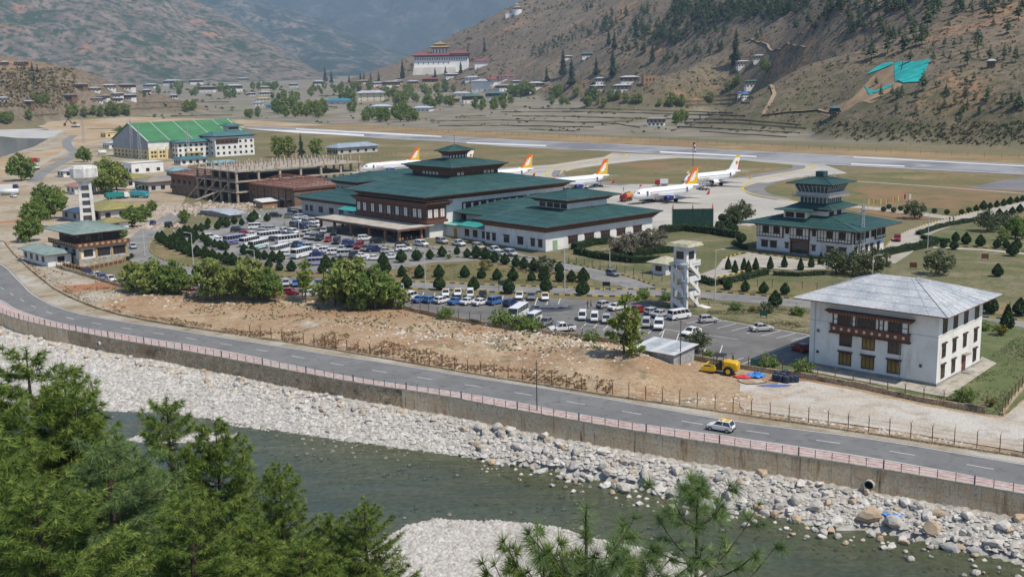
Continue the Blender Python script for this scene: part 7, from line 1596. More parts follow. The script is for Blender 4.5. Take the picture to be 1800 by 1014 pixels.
def leafy(kind, seed, ell, ncl, per, rad, size, m, th, tr, limbs, spread, shell=.5, up=0., aspect=1.6, tm=None):
    proto(kind, leaves('crown', clump_points(seed, ell, ncl, per, rad, shell), size, m, seed, up, aspect), trunk_mb(th, tr, seed, limbs, spread).mesh('trunk', tm or bark))
for s in range(3):
    leafy('willow%d' % s,20+s, [(0,0,3.6,3.3,3.1,2.8),(1.4,.5,2.6,2.4,2.2,2.2),(-1.5,-.4,2.5,2.3,2.3,2.1),(.3*s-.3,.2,5.2,1.9,1.9,1.6)],95,34,.72,.30, willow_m if s != 1 else willow_b,5.5,.22,12,2.6,.30,-.5,2.6)
    leafy('grove%d' % s,40+s, [(0,0,5,3.4,3.2,4.4),(.8,.3,7.5,2.2,2.2,2.4)],70,22,1.1,.55, willow_m if s else willow_b,7,.25,5,2.2,.4)
leafy('poplar',61, [(0,0,4.6,1.5,1.5,3.6)],60,26,.55,.28, poplar_m,7.6,.13,8,1.2,.2)
leafy('ash',62, [(0,0,4.4,2.0,2.0,1.8),(.6,.4,6.2,1.5,1.5,1.5),(-1.1,-.3,3.4,1.5,1.4,1.2)],46,22,.5,.30, poplar_m,7.4,.12,10,1.9,.2)
for s in range(2):
    leafy('shrub%d' % s,70+s, [(0,0,.9,1.2,1.2,.9)],40,22,.4,.16, olive_m if s else willow_b,1.0,.05,5,.8,.3)
leafy('golden',74, [(0,0,.8,.8,.8,.8)],26,18,.3,.15, gold_l,.9,.05,4,.5,.3)
leafy('greybush',76, [(0,0,1.9,2.4,2.2,1.8),(1.3,0,1.4,1.6,1.6,1.3)],80,26,.6,.15, grey_m,2.2,.12,16,1.8,.3, aspect=3.5)
leafy('olivebush',77, [(0,0,1.5,1.9,1.8,1.4)],70,24,.55,.18, olive_m,1.6,.1,8,1.2,.3)
def topiary(seed, prof, n, size, m):
    g = np.random.default_rng(seed); zs = np.array([p[1] for p in prof]); rs = np.array([p[0] for p in prof]); z = g.uniform(zs[0], zs[-1], n); r = np.interp(z, zs, rs)*g.uniform(.80,1.06,n); a = g.uniform(0,6.283, n)
    C = np.stack([r*np.cos(a), r*np.sin(a), z],-1); return leaves('crown', C, size, m, seed,.35,1.5)
for s in range(3):
    k = .94+.06*s; proto('topiary%d' % s, topiary(80+s, [(.35,.35),(1.0*k,.65),(1.12*k,1.1),(.85,1.75),(.4,2.35),(.04,2.75)],1500,.24, topiary_m),(lambda m: m.cyl((0,0,-.1),(0,0,1.6),.09,.05,n=6))(MB()).mesh('trunk', bark))
proto('ball', topiary(90, [(.3,.3),(.85,.6),(1.0,1.05),(.8,1.6),(.3,1.95)],900,.22, topiary_m),(lambda m: m.cyl((0,0,-.1),(0,0,1.2),.08,.05,n=6))(MB()).mesh('trunk', bark))
proto('cypress', topiary(91, [(.5,.2),(.75,.6),(.6,1.4),(.25,2.3),(.03,2.9)],900,.26, topiary_m),(lambda m: m.cyl((0,0,-.1),(0,0,1.5),.08,.04,n=6))(MB()).mesh('trunk', bark))
def conifer(seed, h, r, whorls, per, m, droop=.25, z0=.16, width=.16):
    """far conifer: whorls of flat drooping sprays"""
    g = np.random.default_rng(seed); V = []; F = []
    for k in range(whorls):
        t = k/(whorls-1); z = h*(z0+(1-z0)*t); R = r*(1-t)**.75*(g.uniform(.75,1.1)) + .12
        for j in range(per):
            a = g.uniform(0,6.283); L = R*g.uniform(.6,1.15); dx, dy = math.cos(a), math.sin(a); w = L*width+.25; o = len(V); zz = z+g.uniform(-.3,.3)*h/whorls
            V += [(dx*.1,dy*.1,zz+.1*L),(dx*L*.55-dy*w,dy*L*.55+dx*w,zz-droop*L*.35),(dx*L,dy*L,zz-droop*L),(dx*L*.55+dy*w,dy*L*.55-dx*w,zz-droop*L*.35),(dx*L*.55,dy*L*.55,zz+.16*L)]
            F += [(o,o+1,o+4),(o+1,o+2,o+4),(o+2,o+3,o+4),(o+3,o,o+4)]
    V.append((0,0,h)); return np.array(V), np.array(F)
HP = [conifer(100+s,13,3.2+.4*s,11,9, None,.12,.22) for s in range(3)]
for s in range(3): proto('hillpine%d' % s, np_mesh('crown', HP[s][0], HP[s][1], hillpine_m),(lambda m: m.cyl((0,0,-1.5),(0,0,11),.24,.04,n=6))(MB()).mesh('trunk', bark_d))
for s in range(2):
    q = conifer(110+s,22,4.4,24,15, None,.2,.05,.2); proto('bigcypress%d' % s, np_mesh('crown', q[0], q[1], hillpine_d),(lambda m: m.cyl((0,0,-1.5),(0,0,20),.4,.05,n=6))(MB()).mesh('trunk', bark_d))
vg = random.Random(3)
def plant(name, kind, p, s, label, cat, group=None, sz=None):
    crown, trunk = PROTO[kind]; t = thing(name, label, cat, p, vg.uniform(0,6.28), group); t.scale = (s, s, s*(sz or 1)); link('crown', crown, t); link('trunk', trunk, t); return t
def U2(x, y): return 680+x/3.62,420+y/3.62
def U4(x, y): return 1550+x/3.38,300+y/3.38
def U5(x, y): return 1020+x/3.62,420+y/3.62
rowA = [U2(*p) for p in [(192,140),(275,130),(352,115),(447,100),(512,120),(570,125),(627,130),(687,150),(752,165),(822,180),(873,192),(935,205)]]
rowB = [U2(*p) for p in [(97,235),(210,250),(333,245),(497,250),(603,255),(702,262),(803,270),(921,270),(1002,270),(1103,275),(1175,275),(1250,278),(1098,222)]]
rowC = [U2(*p) for p in [(127,315),(335,325),(553,330),(776,350),(1013,340),(1243,358)]]
left_isl = [U(*p) for p in [(180,185),(245,170),(305,145),(360,155),(430,138),(455,112),(548,125),(205,160),(110,150),(100,185),(60,200),(20,200),(20,262),(75,275),(110,312),(160,318),(200,333),(240,338),(380,372),(440,385),(485,402),(530,408),(590,424),(645,428),(640,492),(560,472),(730,497),(955,512),(985,472),(1040,462),(1045,502),(1095,452),(-10,290),(30,388),(90,403),(145,408),(195,423),(245,442),(295,453),(350,468),(410,470),(470,480),(-60,330),(-40,350),(-80,300),(-110,290),(-140,300),(-170,290),(-60,230),(-100,240),(-30,240),(-130,330),(-100,350),(-60,370),(-20,385),(-210,300),(-190,320),(-165,335),(-240,285),(-260,265),(-230,255)]]
car_edge = [U(*p) for p in [(1410,460),(1545,430),(1660,415),(1548,535),(1680,540),(1583,620),(1430,512),(20,530)]]
def put_row(pts, where, grp, sc=1.0):
    for i,(x, y) in enumerate(pts):
        l = '%s clipped conifer %s' % (('first','second','third','fourth','fifth','sixth','seventh','eighth','ninth','tenth','eleventh','twelfth','thirteenth')[i] if i < 13 else 'small', where); plant('clipped_conifer', 'topiary%d' % (i % 3), G(x, y), sc*vg.uniform(.8,1.2), l, 'topiary', grp)
put_row(rowA, 'from the left, terminal side of grass island', 'clipped conifers on the terminal side of the island'); put_row(rowB, 'from the left, road side of grass island', 'clipped conifers on the road side of the island'); put_row(rowC, 'from the left, along lower car-park kerb', 'clipped conifers along the lower car park',1.05)
for x, y in left_isl: plant('clipped_conifer', 'topiary%d' % vg.randrange(3), G(x, y), vg.uniform(.85,1.3), 'clipped conifer in the crowded rows, ' + ('at the top corner of the terminal car park' if y < 402 else 'inside the road bend, far end' if x < 305 else 'inside the road bend, upper row' if y < 440 and x < 380 else 'along the lower road edge' if y > 445+(x-300)*.11 else 'along the terminal car-park edge'), 'topiary', 'clipped conifers left of the terminal car park')
put_row(car_edge, 'near the willows by the terminal car park', 'clipped conifers near the willows',1.1)
put_row([U4(*p) for p in [(560,243),(603,235),(643,228),(683,220),(724,212),(762,203),(802,193),(835,185)]], 'from the left, far side of the service road', 'ball conifers along the service road',.95)
put_row([U4(*p) for p in [(697,280),(740,275),(775,262),(820,253)]], 'from the left, near side of the service road', 'ball conifers on the near side of the service road',.95)
for i, p in enumerate([(245,250),(312,255),(387,262),(474,262),(517,250),(145,260),(112,240),(70,250),(42,230),(10,245)]): plant('ball_bush', 'ball', G(*U4(*p)),.85, 'round clipped bush in the flagpole row behind the control tower', 'topiary', 'round bushes behind the control tower')
put_row([U4(*p) for p in [(438,425),(366,462),(428,470),(500,440),(585,452),(685,460),(738,462),(802,470)]], 'from the left, along the garden path', 'clipped conifers along the garden path',1.0)
plant('clipped_conifer', 'topiary1', G(*U4(687,632)),1.1, 'lone clipped conifer standing on the dry lawn', 'topiary'); put_row([U4(*p) for p in [(645,850),(820,862),(775,508)]], 'beside the fence right of the white office', 'clipped conifers beside the right-hand road',1.2)
put_row([U5(*p) for p in [(938,325),(1050,335),(1167,345),(1302,355),(1240,432),(20,275),(20,357)]], 'from the left, in the bed before the control tower', 'clipped conifers before the control tower',1.05)
for i, p in enumerate([(0,985),(140,990),(245,985),(375,975),(500,965),(645,990),(740,965),(825,940),(60,1010),(180,1012)]): plant('young_cypress', 'cypress', G(1280+p[0]/5.07,280+p[1]/5.07),1.0, '%s pointed young cypress in the hedge before the control tower' % ('first','second','third','fourth','fifth','sixth','seventh','eighth','ninth','tenth')[i], 'topiary', 'young cypresses before the control tower')
for p in [(728,770),(750,710),(790,755),(845,725),(835,795),(895,870)]: plant('ball_bush', 'ball', G(1100+p[0]/4.41,230+p[1]/4.41),1.35, 'round dark bush between the netting screen and the control tower', 'topiary', 'round bushes beside the netting screen')
def hedge(pts, w, h, label, m=topiary_m, dens=34):
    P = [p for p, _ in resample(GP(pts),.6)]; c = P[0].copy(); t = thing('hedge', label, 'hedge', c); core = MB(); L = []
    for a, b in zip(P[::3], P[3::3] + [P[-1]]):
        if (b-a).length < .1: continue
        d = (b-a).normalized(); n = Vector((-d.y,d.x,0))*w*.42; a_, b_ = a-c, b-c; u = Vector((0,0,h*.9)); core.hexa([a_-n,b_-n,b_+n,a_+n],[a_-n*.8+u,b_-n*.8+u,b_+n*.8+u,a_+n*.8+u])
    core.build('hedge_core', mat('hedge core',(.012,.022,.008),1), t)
    g = np.random.default_rng(int(abs(c.x)*7)+3); n = int(len(P)*dens*.6*(w+2*h)/4); k = g.integers(0, len(P), n); base = np.array([(P[i].x-c.x, P[i].y-c.y) for i in k]); a = g.uniform(-.2, math.pi+.2, n); wob = 1+.12*np.sin(k*.5)
    d = np.array([((P[min(i+1,len(P)-1)]-P[max(i-1,0)]).normalized())[:2] for i in k]); off = np.cos(a)*w*.52*wob; C = np.stack([base[:,0]-d[:,1]*off+g.uniform(-.3,.3,n), base[:,1]+d[:,0]*off+g.uniform(-.3,.3,n), np.clip(np.sin(a),0,1)**.5*h*wob],-1)
    link('foliage', leaves('foliage', C,.26, m,5,.3,1.5), t); return t
hedge([(1009,440),(1040,431),(1078,428)],2.6,1.9, 'tall dark hedge at the corner of the right terminal wing'); hedge([(1161,410),(1200,406),(1250,411),(1297,419)],2.6,2.1, 'tall dark hedge in front of the netting screen'); hedge([(1107,450),(1150,446),(1200,442)],2.4,1.8, 'hedge below the bare grey bushes'); hedge([(1012,447),(1060,456),(1110,462),(1160,462)],2.2,1.7, 'hedge along the fence behind the access road')
hedge([(1536,455),(1570,446),(1620,436),(1645,428)],2.4,1.7, 'long hedge right of the control tower'); hedge([U4(215,385),U4(330,345),U4(450,318),U4(560,300),U4(700,296)],1.6,1.2, 'curving hedge round the garden by the service road'); hedge([U4(240,405),U4(330,420),U4(395,432)],1.6,1.1, 'short hedge at the garden corner')
hedge([(1266,501),(1290,496),(1320,488),(1350,482)],2.0,1.3, 'hedge with cypresses before the control tower courtyard'); hedge([(1360,484),(1400,486),(1450,484)],1.8,1.0, 'low hedge before the control tower steps'); hedge([(1205,485),(1225,493),(1258,503)],1.8,1.4, 'hedge beside the guard booth'); hedge([(1290,430),(1312,440)],1.6,1.2, 'short hedge left of the control tower wall')
hedge([(232,452),(222,458)],1.2,1.0, 'small hedge at the corner house')
def tree(kind, px, py, top, label, cat='tree', group=None, hh=None, name='tree'):
    h = height_at(px, py, top); return plant(name, kind, G(px, py), h/hh, label, cat, group)
tree('willow0',268,520,452, 'broad leafy willow at the left end of the car-park wall', hh=6.6, name='willow'); tree('willow2',235,515,460, 'willow nearest the corner house', hh=6.6, name='willow'); tree('willow1',306,522,458, 'dark willow merged with the left-end willow', hh=6.6, name='willow'); tree('willow2',377,529,452, 'narrow drooping willow beside the car-park wall', hh=6.6, name='willow'); tree('willow0',440,528,448, 'tall thin willow left of the fresh green poplar', hh=6.6, name='willow'); tree('willow1',472,531,470, 'bushy willow left of the fresh green poplar', hh=6.6, name='willow')
tree('poplar',538,532,453, 'fresh yellow-green poplar with white trunk by the car-park wall', hh=8.0, name='poplar'); tree('willow2',622,543,450, 'largest drooping willow by the car-park wall', hh=6.6, name='willow'); tree('willow1',660,546,466, 'dark bushy willow right of the largest willow', hh=6.6, name='willow'); tree('willow0',590,538,470, 'lower willow left of the largest willow', hh=6.6, name='willow'); tree('willow0',690,543,488, 'small willow at the right end beside parked cars', hh=6.6, name='willow')
tree('ash',1097,650,515, 'young tree with fresh green leaves beside the tin shed', hh=7.6); tree('ash',1115,651,560, 'smaller young tree beside the tin shed', hh=7.6); plant('bush', 'olivebush', G(1225,620),1.35, 'green bush behind the tin shed', 'bush'); plant('bush', 'shrub0', G(1243,630),.9, 'small bush right of the tin shed', 'bush')
for px, py, top, l, k in [(75,360,322,'leafy tree at the top of the left-hand row','willow1'),(88,385,330,'bushy tree in the middle of the left-hand row','willow1'),(62,400,350,'tree at the left side of the left-hand row','willow1'),(52,425,378,'tree at the lower end of the left-hand row','willow1'),(98,365,325,'tree at the right side of the left-hand row','willow0'),(38,318,270,'tree standing alone at the left edge','willow1'),(148,285,258,'round tree behind the water tower','willow1'),(185,340,275,'tall drooping tree right of the water tower','willow0'),(205,335,285,'second drooping tree right of the water tower','willow2'),(232,400,362,'tree beside the ochre-roofed shed','willow1'),(252,390,360,'small tree at the bend of the access road','willow1'),(210,427,396,'bush-like tree behind the corner house','willow1'),(268,372,352,'dark tree above the road bend','willow1'),(325,392,368,'dark tree at the top corner of the car park','willow1'),(212,240,222,'tree at the dark hedge left of the hangar','willow1'),(207,262,238,'dark pointed tree left of the hangar','bigcypress0')]:
    tree(k, px, py, top, l, hh=22 if 'big' in k else 6.6)
for px, py, top, l, k in [(490,277,235,'broad poplar left of the dark spruce behind the unfinished building','grove1'),(508,277,238,'second broad poplar behind the unfinished building','grove2'),(530,277,233,'dark spruce between the poplars','bigcypress1'),(556,276,240,'rightmost broad poplar behind the unfinished building','grove1'),(645,258,251,'lone dark tree on the airfield by the store house','bigcypress0')]:
    tree(k, px, py, top, l, hh=22 if 'big' in k else 9.8)
plant('bare_bush', 'greybush', G(1105,447),1.75, 'big bare grey bush at the terminal wing', 'bush'); plant('bare_bush', 'greybush', G(1145,440),1.9, 'taller bare grey bush before the netting screen', 'bush'); plant('bare_bush', 'greybush', G(1085,442),1.2, 'small bare grey bush against the terminal wall', 'bush'); plant('olive_bush', 'olivebush', G(1303,392),2.4, 'grey-green bush beside the netting screen', 'bush'); plant('olive_bush', 'olivebush', G(1290,394),1.9, 'lower grey-green bush beside the netting screen', 'bush')
for px, py, s, l in [(1470,482,2.0,'large olive bush left of the white office roof'),(1500,486,2.0,'middle olive bush behind the white office roof'),(1535,484,2.2,'right olive bush behind the white office roof'),(1650,484,2.0,'lone grey-green bush on the dry lawn'),(1736,408,2.2,'olive bush in the walled garden'),(1770,405,1.8,'second olive bush in the walled garden'),(1608,385,2.0,'dark bush at the end of the flagpole row')]: plant('olive_bush', 'olivebush', G(px, py), s, l, 'bush')
plant('tree', 'willow1', G(1785,420),.95, 'dark round tree in the walled garden', 'tree'); plant('tree', 'willow0', G(1765,424),.55, 'bright small tree in the walled garden', 'tree')
for i,(px, py, k, s) in enumerate([(1131,525,'shrub0',1.3),(1172,530,'shrub0',1.3),(1293,545,'shrub0',1.0),(1346,552,'shrub1',1.4),(1322,548,'golden',.9),(1401,556,'shrub0',1.1),(855,476,'golden',2.2),(790,455,'golden',1.0),(960,478,'shrub1',2.2),(782,561,'shrub0',1.4),(885,575,'shrub0',2.0),(912,580,'shrub0',1.8),(935,585,'shrub0',1.7),(1352,650,'shrub0',1.5),(1413,660,'shrub0',1.5),(1040,602,'shrub0',1.3),(1160,618,'shrub0',1.2),(1695,707,'shrub0',1.3),(1740,715,'golden',1.0),(1757,590,'golden',1.6),(1770,578,'cypress',1.5),(1730,582,'shrub0',1.0),(1400,555,'shrub1',1.0),(1040,630,'shrub1',1.3),(1050,625,'shrub0',1.0),(860,455,'shrub1',1.0),(735,452,'golden',.8)]):
    plant('shrub', k, G(px, py), s, ['low green shrub','golden shrub','olive shrub'][1 if k == 'golden' else 2 if k == 'shrub1' else 0] + (' on the verge above the lower car park' if py < 560 else ' against the car-park wall'), 'shrub', 'shrubs on the verges')
gr = random.Random(9)
def far_tree(kind, px, py, wpx, label, group, name='tree'):
    p = T(px, py); p.z = ground_z(p.x, p.y); w = wpx*p.y/FPX; ref = {'g':6.8,'h':6.8,'b':8.8,'w':7.0}[kind[0]]
    plant(name, kind, p, w/ref, label, 'tree', group)
def grove(poly_pts, n, wpx, where, kinds=('grove0','grove1','grove2')):
    for k in range(n):
        t = gr.random()*(len(poly_pts)-1); i = int(t); f = t-i; a, b = poly_pts[i], poly_pts[min(i+1, len(poly_pts)-1)]
        far_tree(gr.choice(kinds), a[0]+(b[0]-a[0])*f+gr.uniform(-4,4), a[1]+(b[1]-a[1])*f+gr.uniform(-3,3), wpx*gr.uniform(.7,1.3), 'green willow in the grove ' + where, 'willows in the grove ' + where)
grove([(640,212),(680,212),(740,214)],22,15, 'along the airfield fence'); grove([(500,196),(540,200),(570,204)],16,17, 'left of the blue-roofed hall'); grove([(480,200),(520,206),(560,210)],10,15, 'behind the runway verge'); grove([(745,188),(790,186)],10,13, 'on the field edge'); grove([(600,178),(625,178)],5,14, 'left of the cream block'); grove([(670,172),(720,170),(800,163)],18,12, 'right of the cream block'); grove([(610,193),(625,196)],4,12, 'below the cream block'); grove([(705,196),(712,200)],4,14, 'beside the pale tent roof')
grove([(120,205),(180,203),(228,201)],16,14, 'on the left river bank'); grove([(0,216),(50,214)],8,14, 'at the far left edge'); grove([(310,195),(345,193)],7,12, 'on the left meadow'); grove([(60,180),(95,182)],6,12, 'under the low brown hill'); grove([(300,158),(360,160),(400,165)],10,10, 'along the left valley road'); grove([(400,172),(425,172)],4,12, 'near the wide white farmhouse'); grove([(440,157),(520,160),(620,157)],14,9, 'below the twin cypresses'); grove([(880,184),(900,183)],5,12, 'before the dark houses'); grove([(900,168),(925,170),(985,170)],10,16, 'left of the slope-foot cluster'); grove([(1010,172),(1030,172),(1090,178),(1130,182)],12,13, 'under the slope-foot cluster'); grove([(1190,218),(1205,216)],4,20, 'beside the lone farmhouse'); grove([(1150,184),(1200,188),(1250,180)],7,12, 'on the terraces'); grove([(1280,160),(1300,150)],4,11, 'left of the green-roofed house'); grove([(1340,150),(1345,112)],3,12, 'right of the green-roofed house'); grove([(455,205),(430,208)],5,12, 'left of the teal sheds'); grove([(470,172),(500,176),(530,178)],8,11, 'on the meadow'); grove([(690,184),(760,178)],8,12, 'behind the pale blue hall'); grove([(540,168),(600,163),(650,160)],12,10, 'across the middle meadow'); grove([(780,196),(860,192),(900,190)],10,12, 'at the top of the dry fields'); grove([(240,170),(300,166),(350,170)],8,9, 'among the left farmhouses'); grove([(940,182),(1000,184),(1060,186)],10,11, 'above the dry fields')
for px, py, w, l in [(572,144,11,'left twin dark cypress on the valley floor'),(583,146,9,'right twin dark cypress on the valley floor'),(634,144,7,'first tall dark cypress left of the fortress'),(640,145,7,'second tall dark cypress left of the fortress'),(652,145,7,'third tall dark cypress left of the fortress'),(666,143,7,'fourth tall dark cypress left of the fortress'),(708,138,13,'wide dark cypress at the foot of the fortress spur'),(793,126,10,'left dark cypress in front of the fortress'),(810,129,9,'right dark cypress in front of the fortress'),(823,110,11,'dark cypress at the fortress corner'),(765,136,7,'small dark cypress below the fortress wall'),(783,130,6,'narrow dark cypress below the fortress wall'),(852,92,9,'tall dark cypress above the fortress hall'),(1293,115,26,'biggest dark cypress alone on the slope'),(1077,135,20,'tall dark cypress above the slope-foot cluster'),(961,143,11,'pointed dark cypress left of the leafy slope grove'),(990,135,20,'dark broad tree in the leafy slope grove'),(1005,150,20,'lower dark tree in the leafy slope grove'),(1048,133,14,'dark tree right of the leafy slope grove'),(1147,108,13,'narrow dark cypress on the mid slope'),(1118,68,16,'dark cypress high on the mid slope'),(614,146,6,'small dark cypress near the meadow'),(320,146,6,'dark cypress on the far left town edge'),(57,126,7,'dark cypress on the low brown hill'),(66,128,6,'second dark cypress on the low brown hill'),(60,142,6,'third dark cypress on the low brown hill'),(1080,88,14,'dark cypress left of the mid-slope pines'),(1070,80,12,'dark cypress at the left of the mid-slope pines')]:
    far_tree('bigcypress%d' % gr.randrange(2), px, py, w, l, 'dark cypresses', 'cypress')
spots = [(1548,172,14),(1568,170,11),(1577,175,13),(1585,170,13),(1610,178,12),(1622,160,20),(1660,190,11),(1663,165,9),(1678,185,12),(1695,170,10),(1610,200,9),(1575,195,9),(1718,90,26),(1700,115,18),(1740,105,14),(1765,105,16),(1785,110,16),(1790,190,18),(1735,178,16),(1760,190,14),(1532,105,20),(1560,95,22),(1590,90,22),(1605,70,26),(1630,50,24),(1640,35,22),(1620,80,18),(1510,40,18),(1490,35,16),(1525,30,16),(1545,45,14),(1450,35,15),(1420,45,14),(1400,55,14),(1375,30,16),(1390,20,14),(1650,20,20),(1690,15,18),(1580,20,16),(1600,110,14),(1570,75,16),(1640,110,12),(1700,190,10),(1652,200,9),(1540,150,9),(1490,110,9),(1770,60,16),(1790,35,18),(1745,30,16)]
for x, y, w in spots: far_tree('hillpine%d' % gr.randrange(3), x, y, w*1.0, '%s pine on the right-hand slope %s the teal nets, %s' % ('large' if w > 17 else 'middling' if w > 12 else 'small', 'below' if y > 150 else 'beside' if y > 95 else 'above', 'to their left' if x < 1560 else 'in line with them' if x < 1640 else 'to their right'), 'slope pines ' + ('below' if y > 150 else 'beside' if y > 95 else 'above') + ' the teal nets', 'pine_tree')
wood = []
def band(x0, x1, f0, f1, n, w):
    for _ in range(n):
        x = gr.uniform(x0, x1); wood.append((x, gr.uniform(f0(x), f1(x)), w*gr.uniform(.7,1.3)))
band(1180,1420, lambda x: 2, lambda x: max(8,52-(x-1180)*.12),150,13); band(1060,1200, lambda x: 20, lambda x: 75,70,12); band(1090,1260, lambda x: 62-(x-1090)*.1, lambda x: 108-(x-1090)*.28,60,12); band(930,1080, lambda x: 92-(x-930)*.45, lambda x: 108-(x-930)*.4,60,8); band(1420,1800, lambda x: 0, lambda x: 30,60,16); band(1480,1640, lambda x: 40, lambda x: 95,26,15); band(1640,1800, lambda x: 40, lambda x: 210,40,11); band(1020,1060, lambda x: 0, lambda x: 20,14,8); band(900,1010, lambda x: 30-(x-900)*.25, lambda x: 34-(x-900)*.25,16,5); band(1150,1270, lambda x: 105-(x-1150)*.2, lambda x: 118-(x-1150)*.2,22,12); band(1260,1500, lambda x: 40-(x-1260)*.05, lambda x: 80-(x-1260)*.1,18,11)
wood.sort(key=lambda t: -t[2])
for x, y, w in wood[:200]:
    ar = 'wood crowning the slope' if y < 50 and x > 1150 else 'mid-slope wood' if x > 1050 else 'strip of pines on the far ridge flank'
    far_tree('hillpine%d' % gr.randrange(3), x, y, w*.75, 'green pine in the ' + ar + ', ' + ('upper ' if y < 26 else 'lower ') + ('left' if x < 1240 else 'middle' if x < 1350 else 'right') + ' part', 'pines of the ' + ar, 'pine_tree')
def mass(name, pts, m, scale_px):
    VV = []; FF = []; o = 0
    for x, y, w in pts:
        p = T(x, y); p.z = ground_z(p.x, p.y); V, F = HP[gr.randrange(3)]; s = w*.75*p.y/FPX/6.8; a = gr.uniform(0,6.28); c, sn = math.cos(a)*s, math.sin(a)*s
        VV.append(np.stack([V[:,0]*c-V[:,1]*sn+p.x, V[:,0]*sn+V[:,1]*c+p.y, V[:,2]*s+p.z],-1)); FF.append(F+o); o += len(V)
    ob = link(name, np_mesh(name, np.concatenate(VV), np.concatenate(FF), m)); ob['kind'] = 'stuff'; return ob
ext = wood[200:] + [(gr.uniform(1180,1420), gr.uniform(-30,40),12) for _ in range(160)] + [(gr.uniform(1420,1800), gr.uniform(-40,20),14) for _ in range(80)]
mass('distant_pine_wood', ext, hillpine_m,1)
def scrub_mass(n, x0, x1, y0, y1, wpx, m, name, seed, ok=None):
    g = random.Random(seed); C = []; gg = np.random.default_rng(seed)
    for _ in range(n):
        x, y = g.uniform(x0, x1), g.uniform(y0, y1)
        if ok and not ok(x, y): continue
        p = T(x, y); p.z = ground_z(p.x, p.y)
        if p.y > 3300: continue
        r = wpx*p.y/FPX*g.uniform(.4,1.1); k = 7; q = unit(gg, k)*r*.6; q[:,2] = np.abs(q[:,2])*.8; C.append(np.concatenate([q+np.array(p), np.full((k,1), r)],1))
    C = np.concatenate(C); g2 = np.random.default_rng(seed); nn = len(C); d = unit(g2, nn); e = np.cross(d, unit(g2, nn)); e /= np.linalg.norm(e, axis=1)[:,None]; s = C[:,3:4]*.55; P = C[:,:3]
    V = np.stack([P-d*s, P+e*s, P+d*s, P-e*s],1).reshape(-1,3); o = link(name, np_mesh(name, V, np.arange(nn*4).reshape(-1,4), m)); o['kind'] = 'stuff'
scrub_m = leaf_mat('slope scrub', [(0.132,0.113,0.055),(0.223,0.169,0.092),(0.157,0.139,0.064),(0.289,0.204,0.120),(0.119,0.123,0.051)], trans=.1)
NETP = [(1500,172),(1515,140),(1560,105),(1640,100),(1625,150),(1560,172),(1520,190),(1450,210),(1440,196)]
onhill = lambda x, y: not inside(x, y, NETP) and y < np.interp(x, [640,760,850,1000,1150,1340,1430,1500,1800], [136,150,163,176,186,202,232,246,258])
scrub_mass(3800,700,1800,2,262,3.2, scrub_m, 'slope_scrub',4, onhill); scrub_mass(420,1430,1800,215,262,4.5, leaf_mat('foot scrub', [(0.094,0.110,0.039),(0.140,0.146,0.058),(0.118,0.116,0.052),(0.187,0.160,0.078)], trans=.1), 'slope_foot_scrub',6, onhill)
scrub_mass(700,0,130,120,190,4, scrub_m, 'low_hill_scrub',8); scrub_mass(1500,0,1450,150,235,4, leaf_mat('field weeds', [(0.091,0.104,0.046),(0.130,0.137,0.065),(0.117,0.104,0.058),(0.169,0.143,0.091)], trans=.1), 'field_hedgerows',12, lambda x, y: not onhill(x, y) and y < np.interp(x, [0,430,905,1450], [205,212,228,258]) and (int(y/7)+int(x/60)) % 3 == 0)
tb = mat('field bank',(.115,.095,.06),1, var=.3, scale=.1)
for k,(pts, h) in enumerate([([(770,222),(900,222),(1060,225)],1.0),([(760,214),(880,212),(1010,216),(1120,214)],1.0),([(900,205),(1000,206),(1100,209),(1300,212),(1420,222)],1.1),([(880,198),(1000,197),(1130,200),(1330,206)],1.2),([(930,192),(1050,192),(1180,196),(1300,201)],1.2),([(960,214),(1080,218),(1130,226)],.9),([(1190,224),(1280,228),(1420,236)],1.0),([(1180,216),(1300,218),(1430,228)],1.0),([(800,206),(860,204)],1.0),([(930,228),(1020,232)],.7),([(1230,232),(1400,243)],.7),([(300,205),(420,203)],1.4),([(120,195),(260,192),(340,188)],1.4),([(40,206),(110,200)],1.2),([(250,182),(420,180)],1.6),([(560,170),(640,168)],1.6),([(530,186),(600,190)],1.2),([(1180,180),(1260,178),(1330,172)],1.5),([(1200,186),(1330,182)],1.4),([(1230,172),(1320,165)],1.4)]):
    m = MB(); P = []
    for a, b in zip(pts, pts[1:]):
        for j in range(10): P.append((a[0]+(b[0]-a[0])*j/10, a[1]+(b[1]-a[1])*j/10+gr.uniform(-.25,.25)))
    Q = [T(*p) for p in P]
    for a, b in zip(Q, Q[1:]): m.hexa([(a.x,a.y-.8,a.z-.5),(b.x,b.y-.8,b.z-.5),(b.x,b.y+2,b.z-.5),(a.x,a.y+2,a.z-.5)],[(a.x,a.y,a.z+h),(b.x,b.y,b.z+h),(b.x,b.y+1.2,b.z+h),(a.x,a.y+1.2,a.z+h)])
    struct(m.build('field_bank', tb))
